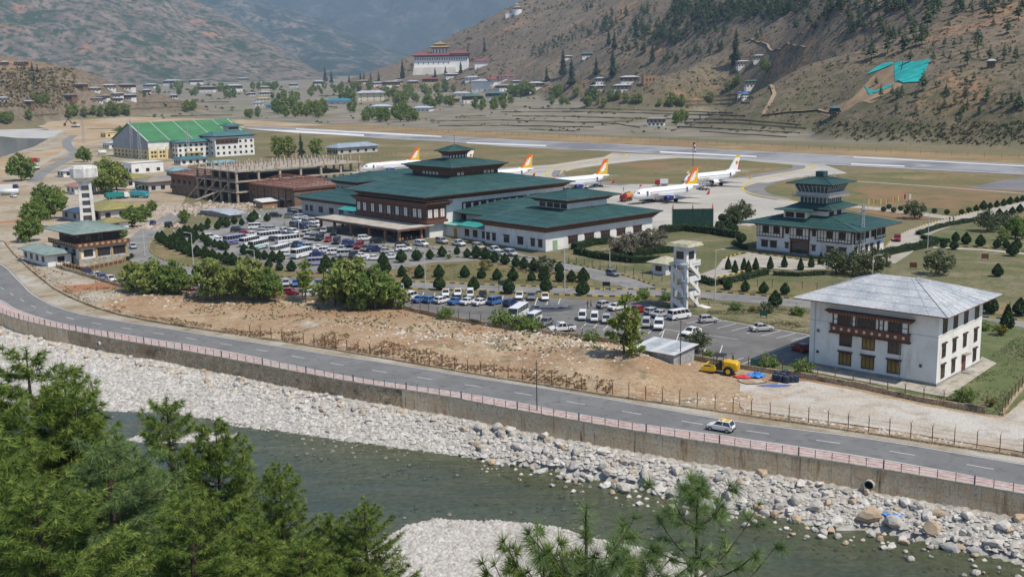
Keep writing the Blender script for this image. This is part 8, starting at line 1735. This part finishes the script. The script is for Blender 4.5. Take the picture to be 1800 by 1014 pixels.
def pine_mesh(seed, h, r, nb, m, tuft=.30, per=18, nw=.018, z0=.12, tip=True, sub=9, upsweep=.15, power=.62, sp=.5):
    g = np.random.default_rng(seed); rg = random.Random(seed); wood_ = MB(); wood_.cyl((0,0,-1),(0,0,h*.5),h*.018,h*.012,n=8,cap=False); wood_.cyl((0,0,h*.5),(0,0,h),h*.012,.012,n=6,cap=False); TC = []; TD = []
    nwh = max(4, nb//5)
    for k in range(nb):
        t = (k//5+rg.uniform(-.3,.3))/nwh; t = min(max(t,0),.985); z = h*(z0+(1-z0)*t); R = (r*(1-t)**power+.18)*rg.uniform(.65,1.15); a = rg.uniform(0,6.283) ; a = (k % 5)*1.2566+rg.uniform(-.5,.5)+(k//5)*.7
        dx, dy = math.cos(a), math.sin(a); rise = upsweep+.5*t; pts = [Vector((dx*R*s, dy*R*s, z + R*(rise*s - .28*s*(1-s)*2 - (.10*(1-t))*s*s))) for s in (0,.25,.5,.75,1)]
        for i in range(4): wood_.cyl(pts[i], pts[i+1], max(.01,.012*R*(1-i*.22)+.008), max(.006,.012*R*(1-(i+1)*.22)), n=4, cap=False)
        ns = max(3, int(sub*R/1.2))
        for j in range(ns):
            s = .22+.78*(j+rg.random())/ns; i = min(3, int(s*4)); p = pts[i].lerp(pts[i+1], s*4-i); L = R*.34*(1.15-s*.75)*rg.uniform(.6,1.2); sd_ = 1 if j % 2 else -1; bd = Vector((dx,dy,0))*.62 + Vector((-dy,dx,0))*sd_*.75 + Vector((0,0,rg.uniform(.0,.35))); bd.normalize(); e = p+bd*L; wood_.cyl(p, e,.009,.004, n=3, cap=False)
            nt = max(2, int(L/(tuft*sp)))
            for q in range(nt+1): TC.append(p.lerp(e,(q+.6)/(nt+.6))); TD.append((bd+Vector((0,0,.25))).normalized())
        TC.append(pts[4]); TD.append((pts[4]-pts[3]).normalized()+Vector((0,0,.3)))
    if tip:
        for q in range(5): TC.append(Vector((0,0,h-.12*q))); TD.append(Vector((0,0,1)))
    C = np.array([tuple(c) for c in TC]); Dn = np.array([tuple(d) for d in TD]); n = len(C)
    C = np.repeat(C, per,0); Dn = np.repeat(Dn, per,0); N_ = n*per
    d = unit(g, N_)*.85 + Dn*.75; d[:,2] -= .12; d /= np.linalg.norm(d, axis=1)[:,None]
    e = np.cross(d, unit(g, N_)); e /= np.linalg.norm(e, axis=1)[:,None]; L = (tuft*g.uniform(.65,1.15,N_))[:,None]; tipp = C+d*L; tipp[:,2] -= (L[:,0]*.14)
    V = np.stack([C-e*nw, C+e*nw, tipp],1).reshape(-1,3); F = np.arange(N_*3).reshape(-1,3)
    F = F.reshape(n, per,3).copy(); F[:,:,0] = F[:,:1,0]; F = F.reshape(-1,3)
    return np_mesh('needles', V, F, m), wood_.mesh('trunk', bark_d)
def slope_z(x, y): return float(np.maximum(*[np.array(v) for v in (bed(np.array([x]), np.array([y]))[0],)*2])[0])
NP = [pine_mesh(201,20,4.6,130, pine_m,.34,16,.022), pine_mesh(202,18,4.2,120, pine_m,.33,16,.022), pine_mesh(203,15,4.2,100, pine_b,.32,22,.015), pine_mesh(204,16,4.4,115, pine_m,.33,16,.022, upsweep=.25)]
def near_pine(k, px, py, d, label, ref, fat=1.0):
    top = at(px, py, d); z = slope_z(top.x, top.y); h = top.z-z; t = thing('pine_tree', label, 'tree',(top.x, top.y, z), vg.uniform(0,6.28), 'pines on the near slope'); s = h/ref; t.scale = (s*fat, s*fat, s); link('needles', NP[k][0], t); link('trunk', NP[k][1], t)
near_pine(0,45,612,56, 'tallest pine at the left edge, crown reaching toward the road',20,1.25); near_pine(1,292,700,54, 'second tall pine with its top over the water',18,1.05); near_pine(3,378,742,55, 'pine just right of the second tall pine',16,1.0); near_pine(1,490,815,50, 'pine pointing up beside the open river',18,1.0); near_pine(3,640,888,46, 'rightmost tall pine of the dense stand',16,1.1); near_pine(3,582,905,47, 'lower pine left of the rightmost tall pine',16,.95)
near_pine(2,185,770,40, 'blue-green long-needled pine in front of the tall ones',15,1.35); near_pine(0,-40,660,52, 'pine cut by the left picture edge',20,1.3); near_pine(1,130,690,58, 'pine behind the blue-green one',18,1.2); near_pine(3,60,850,33, 'low bushy pine in the bottom left corner',16,1.5); near_pine(1,330,860,36, 'bright pine at the bottom of the stand',18,1.4); near_pine(0,440,905,40, 'dark pine low beside the river gravel',20,1.3); near_pine(1,240,830,44, 'pine in the thick of the stand',18,1.3); near_pine(3,-20,780,40, 'dense pine low at the left edge',16,1.4); near_pine(3,530,950,38, 'low pine at the bottom of the stand',16,1.4); near_pine(0,110,640,60, 'far pine behind the tallest one',20,1.0)
sp1 = pine_mesh(301,5.0,1.0,20, pine_b,.30,70,.006,.10, True,3,.55,.4,1.2); sp2 = pine_mesh(302,6.0,2.0,44, pine_b,.28,60,.006,.08, True,4,.4,.5,.9); sp3 = pine_mesh(303,3.0,1.3,40, pine_m,.22,44,.007,.1, True,5,.5,.5)
for me, px, py, d, l, ref in ((sp1,1030,893,17.5, 'slender pine sapling with a single leader over the gravel bar',5.0),(sp2,1226,868,20, 'open long-needled young pine against the river',6.0),(sp3,955,985,19, 'bushy pine top poking up left of the slender sapling',3.0),(sp2,1130,985,19, 'low spreading pine top between the two saplings',6.0),(sp3,1040,1000,18, 'small pine top beside the slender sapling',3.0)):
    top = at(px, py, d); z = slope_z(top.x, top.y); h = top.z-z; t = thing('pine_sapling', l, 'tree',(top.x, top.y, z), vg.uniform(0,6.28)); s = h/ref; t.scale = (1.15,1.15, s); link('needles', me[0], t); link('trunk', me[1], t)
# ------------------------------------------------------------------ kerbs, lines, fences, lamps, people and small things
def kerb(line, off, name='kerb', blk=1.2):
    P = resample(offset(line, off), blk); A, B = MB(), MB()
    for i,((p, t),(q, _)) in enumerate(zip(P, P[1:])):
        n = Vector((-t.y,t.x,0))*.13; (A if i % 2 else B).hexa([p-n,q-n,q+n,p+n],[v+Vector((0,0,.24)) for v in (p-n,q-n,q+n,p+n)])
    struct(A.build(name, yellow_p)); struct(B.build(name, black_p))
kerb(A1[10:],3.9); kerb(A1[40:-30],-3.9); kerb(A2,3.45); kerb(A2[:-8],-3.45); kerb(smooth_line(GP([(1545,462),(1578,441),(1600,418),(1640,400),(1716,379),(1800,360)]),3),3.9); kerb(smooth_line(GP([(1272,455),(1318,445),(1440,462),(1505,463)]),3),0); kerb(smooth_line(GP([(1225,497),(1290,482),(1330,470)]),3),0); kerb(smooth_line(GP([(1640,434),(1727,438),(1800,445)]),3),1.6); kerb(smooth_line(GP([(345,405),(430,385),(480,371)]),3),0)
def bay_lines(a, b, n, dx, dy, w=.14):
    for k in range(n+1):
        x, y = a[0]+(b[0]-a[0])*k/n, a[1]+(b[1]-a[1])*k/n; ribbon('bay_line', [G(x,y), G(x+dx,y+dy)], w, white_p,.052)
bay_lines((1215,556),(1425,590),8,-34,9); bay_lines((725,513),(985,525),13,-5,14); bay_lines((1168,579),(1270,607),4,-6,18); bay_lines((1030,569),(1168,579),7,-9,9); bay_lines((960,592),(1080,602),4,22,-6); bay_lines((500,497),(690,507),12,-3,9)
for a, b in (((1168,579),(1298,597)),((1305,640),(1390,606)),((1288,636),(1307,629)),((1305,650),(1335,637)),((1213,554),(1428,590)),((1030,570),(1090,578))): ribbon('bay_line', GP((a,b)),.14, white_p,.053)
sheet('wet_patch', [(935,536),(960,541),(1000,540),(1010,543),(985,548),(945,549),(930,545)], mat('wet tarmac',(.05,.05,.052),.35),.056)
rust = mat('rusty steel',(.12,.06,.04),.8, var=.3, scale=3)
def yfence(line, label, sp, hgt=2.0, base=None, m=rust, y=True, wires=4, arm=.45, name='wire_fence'):
    t = thing(name, label, 'fence'); P = resample(GP(line), sp); pm_ = MB(); pm_.box(-.045,.045,-.045,.045,0,hgt)
    if y:
        for s in (-1,1): pm_.cyl((0,0,hgt-.02),(0,s*arm,hgt+arm),.035,n=4)
    me = pm_.mesh('post', m)
    for p, d in P: link('post', me, t,(p.x, p.y,0), math.atan2(d.y, d.x)+gr.uniform(-.1,.1)).rotation_euler[0] = gr.uniform(-.03,.03)
    for k in range(wires):
        w = MB(); z = hgt*(k+1)/(wires+.3)
        for (a, _),(b, _) in zip(P, P[1:]): w.cyl((a.x,a.y,z),(b.x,b.y,z),.011,n=3,cap=False)
        w.build('wire', m, t)
    if base:
        for i,((a, d),(b, _)) in enumerate(zip(P, P[1:])):
            n = Vector((-d.y,d.x,0))*.22; w = MB(); h = base*gr.uniform(.85,1.1); u = Vector((0,0,h)); w.hexa([a-n,b-n,b+n,a+n],[a-n+u,b-n+u,b+n+u,a+n+u]); w.build('stone_footing', MATS['river stone masonry'], t)
yfence([(440,592.5),(520,604),(680,631),(873,664.5),(1080,697.6),(1250,722),(1530,763),(1800,804),(1990,836)], 'rusty fence of Y-topped posts along the riverside road',2.6,2.1,.3)
yfence(PF[1:], 'Y-topped wire fence on a low stone wall below the car park',2.8,2.0,.9); yfence([(1761,731),(1780,704),(1800,681),(1850,625)], 'dark wire fence beside the lawn right of the white office',2.4,2.0,.4)
yfence(FF[:9], 'low dark stone edging along the road bend',2.2,.5,.45, y=False, wires=0, name='stone_edging')
dg_ = mat('dark green steel',(.02,.035,.03),.6)
yfence([(1000,463),(1060,475),(1120,487),(1165,495),(1190,490)], 'dark mesh fence behind the access road hedge',3.0,1.9, None, dg_, False,3); yfence([(1255,499),(1400,508),(1560,522),(1720,540),(1900,560)], 'dark rail fence behind the bed before the control tower',3.2,1.8, None, dg_, False,3); yfence([(1119,530),(1213,535),(1330,546),(1424,556)], 'low wall and wire fence along the access road verge',3.0,.9,.35, dg_, False,2)
yfence([(600,222),(776,233),(905,238.5),(1180,250),(1281,256),(1450,264),(1800,280)], 'perimeter fence on the far side of the runway',9,2.6, None, dg_, False,3); yfence([(560,288),(640,280),(700,272)], 'wire fence on the grass left of the apron',5,2.2, None, dg_, False,3)
lamp_m = mat('lamp post grey',(.50,.50,.49),.5)
def lamp(px, py, top, label, dx=-1, m=lamp_m):
    h = height_at(px, py, top); t = thing('street_lamp', label, 'lamp', G(px, py),0 if dx > 0 else PI); p = MB(); p.cyl((0,0,0),(0,0,h),.11,.06,n=8); p.build('pole', m, t); b = MB(); b.box(-.25,.25,-.25,.25,0,.35); b.build('base', plinth_m, t)
    a = MB(); a.cyl((0,0,h),(1.3,0,h+.25),.05,n=6); a.build('arm', m, t); l = MB(); l.box(1.1,1.85,-.14,.14,h+.16,h+.3); l.build('lamp_head', m, t)
for e in [(993,516,435,'tall lamp post on the kerb right of the grass island'),(748,509,440,'tall lamp post on the kerb left of the grass island'),(340,466,410,'lamp post on the road bend beside clipped conifers'),(1257,528,440,'lamp post beside the guard tower',1),(1533,505,450,'lamp post behind the white office roof',1),(255,452,395,'lamp post on the inside of the road bend'),(527,432,370,'lamp post among the cars before the canopy'),(1072,470,440,'small lamp post by the terminal hedge'),(1630,445,375,'thin tall pole by the long hedge'),(450,498,440,'lamp post between the willows'),(210,432,400,'lamp post behind the corner house'),(165,432,395,'lamp post left of the corner house roof')]: lamp(*e)
def pole(px, py, top, label):
    h = height_at(px, py, top); t = thing('utility_pole', label, 'pole', G(px, py)); p = MB(); p.cyl((0,0,0),(0,0,h),.09,.05,n=6); p.build('shaft', mat('dark pole',(.06,.055,.05),.8), t); c = MB(); c.box(-.3,.3,-.04,.04,h*.93,h*.93+.08); c.build('crossarm', rust, t)
pole(944,722,633, 'dark slender pole standing on the riverside sidewalk'); pole(1196,645,560, 'bare thin pole in front of the tin shed')
mast(1514,456,362, 'slim red lattice mast in front of the control tower')
t = thing('windsock', 'red and white windsock on a striped pole beside the apron', 'windsock', G(1218,293)); p = MB(); h = height_at(1218,293,250); p.cyl((0,0,0),(0,0,h),.16,.1,n=6); p.build('pole', rust, t)
for k in range(5): m = MB(); m.cyl((.5+k*.12,0,h-.2-k*1.0),(.62+k*.12,0,h-1.2-k*1.0),.62-.07*k,.55-.07*k,n=10); m.build('sock_band', ac_red if k % 2 == 0 else ac_white, t)
for i,(px, py, c) in enumerate([(1526,371,'yellow'),(1535,372,'orange'),(1547,371,'yellow'),(1557,371,'orange'),(1569,368,'orange'),(1578,366,'yellow'),(1588,362,'red'),(1598,362,'white')]):
    t = thing('flag_pole', '%s flag on a slim pole, number %s from the left behind the control tower' % (c,('one','two','three','four','five','six','seven','eight')[i]), 'flag', G(px, py)); p = MB(); p.cyl((0,0,0),(0,0,4.2),.05,n=5); p.build('pole', lamp_m, t)
    f = MB(); f.add([(.05,0,4.1),(.35,.1,4.0),(.65,-.05,3.8),(.6,.0,2.4),(.3,.1,2.3),(.05,0,2.2)], [(0,1,4,5),(1,2,3,4)]); f.build('flag', PAINT[c], t)
def sign(px, py, w, h, zb, c, label, rz=D(-20)):
    t = thing('sign_board', label, 'sign', G(px, py), rz)
    for x in (-w*.4, w*.4): p = MB(); p.box(x-.05,x+.05,-.05,.05,0,zb+h); p.build('post', rust, t)
    b = MB(); b.box(-w/2,w/2,-.11,-.06,zb,zb+h); b.build('board', c, t)
sg = mat('green sign face',(.02,.09,.06),.6); sb_ = mat('black sign face',(.02,.02,.02),.6); sbr = mat('red-brown sign face',(.17,.06,.04),.7)
for e in [(883,513,1.9,.9,1.6,sg,'green sign on two posts at the lower car-park kerb'),(1066,512,1.7,.9,1.2,sb_,'black sign on posts at the road junction'),(1194,524,.7,1.6,.5,sg,'tall narrow blue-green sign by the junction'),(1342,562,1.4,.9,.8,sg,'green sign on the verge above the car park'),(1150,618,1.3,.9,.9,sg,'green sign behind the tin shed'),(1327,652,1.4,1.0,.9,sg,'green sign on the fence beside the road roller'),(1605,474,1.6,1.2,.5,sbr,'red-brown notice board on the dry lawn, left one'),(1731,458,1.6,1.2,.5,sbr,'red-brown notice board on the dry lawn near the path')]: sign(*e)
dm = mat('dark blue drum',(.02,.028,.05),.5); dmesh = (lambda m: m.lathe([(.52,0),(.56,.1),(.55,.95),(.48,1.05),(.46,1.0)],14))(MB()).mesh('drum', dm); lmesh = (lambda m: m.lathe([(.44,.99),(.42,1.04)],12))(MB()).mesh('drum_lid', mat('drum lid',(.05,.06,.08),.5))
for i,(x, y) in enumerate([(983,512),(1020,518),(1000,490),(1045,500),(1070,527),(1110,522),(1143,520),(1060,478)]):
    t = thing('plastic_drum', 'dark blue plastic drum %s of the cluster beside the car-park wall' % ('at the left','second in front','at the back left','at the back','third in front','fourth in front','at the right','hidden behind')[i], 'drum', G(1150+x/4.61,560+y/4.61)+Vector((0,0,.15)),0, 'dark drums by the wall'); link('drum_body', dmesh, t); link('lid', lmesh, t)
def tarp(px, py, rx, ry, h, c, label, z=0.15, seed=1):
    g = np.random.default_rng(seed); n = 14; c0_ = G(px, py,0 if z > -1 else z); V = np.zeros((n,n,3)); a = np.linspace(-1,1,n); X, Y = np.meshgrid(a, a); r = np.clip(1-np.hypot(X,Y)*.75,0,1); V[...,0] = X*rx*(1+.2*np.sin(Y*3)); V[...,1] = Y*ry*(1+.25*np.cos(X*4)); V[...,2] = r**.6*h*(g.uniform(.35,1,(n,n)))
    o = grid_mesh('tarpaulin', V, n, n, mat('tarp ' + label.split()[0], c,.5, var=.2, scale=3), False); o.location = (c0_.x, c0_.y, z); tag(o, label, 'tarpaulin')
tarp(1309,664,1.5,.9,.35,(.55,.06,.06),'red tarpaulin crumpled on the gravel by the roller',.15,1); tarp(1329,663,1.4,1.0,.8,(.05,.22,.60),'blue tarpaulin heap on the gravel by the roller',.15,2); tarp(1362,680,2.2,.5,.2,(.06,.14,.42),'dark blue strip of tarpaulin near the drums',.2,3); tarp(1576,905,1.6,.9,.5,(.04,.22,.65),'torn blue plastic sheet among the riverside boulders',-4.2,4); tarp(973,540,3.4,1.3,.7,(.10,.11,.13),'grey tarpaulin heap on the lower car park',.06,5)
m = MB(); P = smooth_line(GP([(1296,671),(1310,677),(1330,677),(1348,674)]),.4)
for a, b in zip(P, P[1:]): m.cyl((a.x,a.y,.24),(b.x,b.y,.24),.06,n=5,cap=False)
tag(m.build('hose', trim_m), 'black hose looping over the gravel near the tarpaulins', 'hose')
skin = mat('skin',(.28,.16,.10),.7); hairm = mat('black hair',(.012,.01,.01),.6)
def person_mesh(c, seed, stride):
    me = bpy.data.meshes.new('person'); J = [(0,0,.95),(0,0,1.2),(0,0,1.42),(0,.01,1.52),(0,.02,1.64),(.1,0,.9),(.11,stride,.5),(.11,stride*1.2-.1,.07),(.11,stride*1.2+.08,.03),(-.1,0,.9),(-.11,-stride,.5),(-.11,-stride*1.2-.12,.09),(-.11,-stride*1.2+.06,.03),(.2,0,1.38),(.27,-stride*.5,1.12),(.28,-stride*.4+.1,.88),(-.2,0,1.38),(-.27,stride*.5,1.12),(-.28,stride*.4+.1,.88)]
    E = [(0,1),(1,2),(2,3),(3,4),(0,5),(5,6),(6,7),(7,8),(0,9),(9,10),(10,11),(11,12),(2,13),(13,14),(14,15),(2,16),(16,17),(17,18)]; R = [.15,.15,.16,.06,.1,.1,.07,.045,.04,.1,.07,.045,.04,.07,.05,.04,.07,.05,.04]
    me.from_pydata(J, E, []); o = link('person_tmp', me); md = o.modifiers.new('skin', 'SKIN'); sv = me.skin_vertices[0].data
    for i, r in enumerate(R): sv[i].radius = (r, r*.85)
    sv[0].use_root = True; o.modifiers.new('sub', 'SUBSURF').levels = 1; dg2 = bpy.context.evaluated_depsgraph_get(); out = bpy.data.meshes.new_from_object(o.evaluated_get(dg2)); bpy.data.objects.remove(o); out.materials.clear(); out.materials.append(c); out.materials.append(mat('dark trousers',(.03,.03,.04),.9)); out.materials.append(skin)
    for p in out.polygons: z = p.center.z; p.material_index = 2 if z > 1.47 or (abs(p.center.x) > .25 and z < .93) else 1 if z < .9 else 0; p.use_smooth = True
    return out
PM = [person_mesh(mat('cloth ' + n, c,.9), i,.12+.06*(i % 2)) for i,(n, c) in enumerate((('maroon',(.16,.04,.04)),('navy',(.03,.04,.10)),('grey',(.22,.21,.20)),('ochre',(.35,.20,.06))))]
hair_me = (lambda m: m.lathe([(.02,1.74),(.085,1.72),(.105,1.66),(.09,1.60)][::-1],10))(MB()).mesh('hair', hairm)
def person(px, py, k, label, rz=0):
    t = thing('person', label, 'person', G(px, py)+Vector((0,0,.07)), rz, None); link('body', PM[k], t); link('hair', hair_me, t)
for e in [(1669,391,1,'left of two people in dark clothes walking on the service road',.4),(1676,391,1,'right of two people in dark clothes walking on the service road',.5),(1033,543,0,'person in a maroon robe standing at the lower car park entrance',1.0),(1039,543,2,'person in grey beside the lower car park entrance',2.0),(708,428,3,'person in ochre by the corner column of the canopy',.3),(716,427,0,'person in maroon under the canopy edge',1.3),(723,425,2,'person in grey waiting under the canopy',2.3),(695,424,1,'person in navy beside the dark car at the canopy',.2),(685,424,2,'person in grey between canopy columns',.9),(732,426,1,'person in navy at the right end of the canopy',2.5),(592,412,1,'person in navy among the parked cars',.7),(500,398,2,'person in grey at the top of the terminal car park',1.7),(1096,337,3,'ground crew in ochre vest behind the orange tanker',.5),(308,376,2,'worker in grey on the access road by the rubble',.5),(274,398,0,'person in maroon beside the rubble heap',.5),(621,424,3,'person in ochre among the nearest car row',.4)]: person(*e)
def rubble(name, blobs, n, rad, m, seed):
    g = np.random.default_rng(seed); P = []
    for px, py, rx, ry in blobs:
        c = G(px, py); k = int(n/len(blobs)); q = g.normal(size=(k,2)); P.append(np.stack([c.x+q[:,0]*rx, c.y+q[:,1]*ry, np.zeros(k)],-1))
    P = np.concatenate(P); z = bumps(P[:,0], P[:,1], np.full(len(P),3.5)) if 'field' in name else 0; P[:,2] = np.maximum(z,0)+.03
    if 'field' in name: P = P[above(P[:,0], P[:,1], GP([(-300,380)]+FF+[(2400,910)])) & ~above(P[:,0], P[:,1], GP(PF))]
    stuff(stones_np(name, P, g.gamma(2.2,rad,len(P))+.04, m, seed))
rubble('field_rubble', [(880,592,7,2),(930,605,6,2),(1000,612,5,2),(1060,622,4,1.5),(760,600,5,2),(640,585,8,3),(820,600,6,2),(1430,745,4,1.2),(1570,760,4,1),(1660,775,3,.8),(1390,725,5,1.5),(1240,705,6,1.5),(260,520,8,3),(225,520,6,3),(330,535,9,3),(1050,650,9,4),(940,640,12,4),(700,620,10,4)],3400,.055, riprap_m,21)
rubble('site_rubble', [(330,365,14,8),(355,372,12,7),(300,372,8,6),(390,362,10,6),(262,398,5,4),(245,372,6,5)],2600,.14, random_island('broken rubble', [(.36,.32,.27),(.48,.44,.38),(.30,.20,.14),(.42,.36,.30)]),22)
def weeds(name, poly, n, size, m, seed):
    g = np.random.default_rng(seed); Q = GP(poly); xs = [p.x for p in Q]; ys = [p.y for p in Q]; X = g.uniform(min(xs), max(xs), n*4); Y = g.uniform(min(ys), max(ys), n*4); k = inpoly_np(X, Y, Q) & (fbm(X/4, Y/4,3, seed) > .40); X, Y = X[k][:n], Y[k][:n]; z = np.maximum(bumps(X, Y, np.full(len(X),3.5)),0) if 'field' in name else 0*X
    C = np.repeat(np.stack([X, Y, z+size*.3],-1),5,0)+g.normal(size=(len(X)*5,3))*[size*.4,size*.4,size*.15]; stuff(link(name, leaves(name, C, size, m, seed,.9,2.4)))
dryw = leaf_mat('dry brown weeds', [(.30,.18,.10),(.38,.26,.15),(.25,.15,.085),(.34,.28,.18)], trans=.2); greenw = leaf_mat('green weeds', [(.08,.095,.035),(.12,.13,.05),(.10,.10,.05)], trans=.2)
weeds('field_dry_weeds', [(440,585),(560,592),(700,612),(880,645),(1080,680),(1070,697),(873,664),(680,631),(520,604),(300,572),(213,555),(300,560)],6000,.22, dryw,31); weeds('field_green_weeds', [(300,524),(500,532),(702,548),(873,582),(1080,612),(1219,640),(1100,640),(873,620),(600,580),(300,550)],900,.22, greenw,32); weeds('bank_weeds', [(24,446),(100,478),(240,515),(213,553),(125,522),(59,479)],1500,.3, dryw,33)
weeds('verge_grass', [(1122,528),(1257,532),(1424,547),(1424,584),(1324,568),(1213,550)],3500,.16, greenw,34); weeds('lawn_grass', [(1640,690),(1720,640),(1800,585),(1860,600),(1764,728),(1629,706)],3500,.13, greenw,35); weeds('island_grass', [(705,472),(840,462),(1000,486),(1040,502),(850,495),(700,487)],3000,.2, leaf_mat('dry tufts', [(.15,.13,.06),(.20,.165,.08),(.12,.12,.05)], trans=.2),36)
# ------------------------------------------------------------------ the air between here and the far mountains
hz = MB(); hz.box(-15500,15500,-2500,16500,-14, max(TOPS)+15)
hm = bpy.data.materials.new('haze'); hm.use_nodes = True; hn = hm.node_tree.nodes; hn.remove(hn['Principled BSDF'])
pv = hn.new('ShaderNodeVolumePrincipled'); pv.inputs['Color'].default_value = (.56,.76,1.0,1); pv.inputs['Density'].default_value = 6.2e-5; pv.inputs['Anisotropy'].default_value = .0
hm.node_tree.links.new(pv.outputs[0], hn['Material Output'].inputs['Volume'])
ho = hz.build('haze', hm); ho['kind'] = 'stuff'
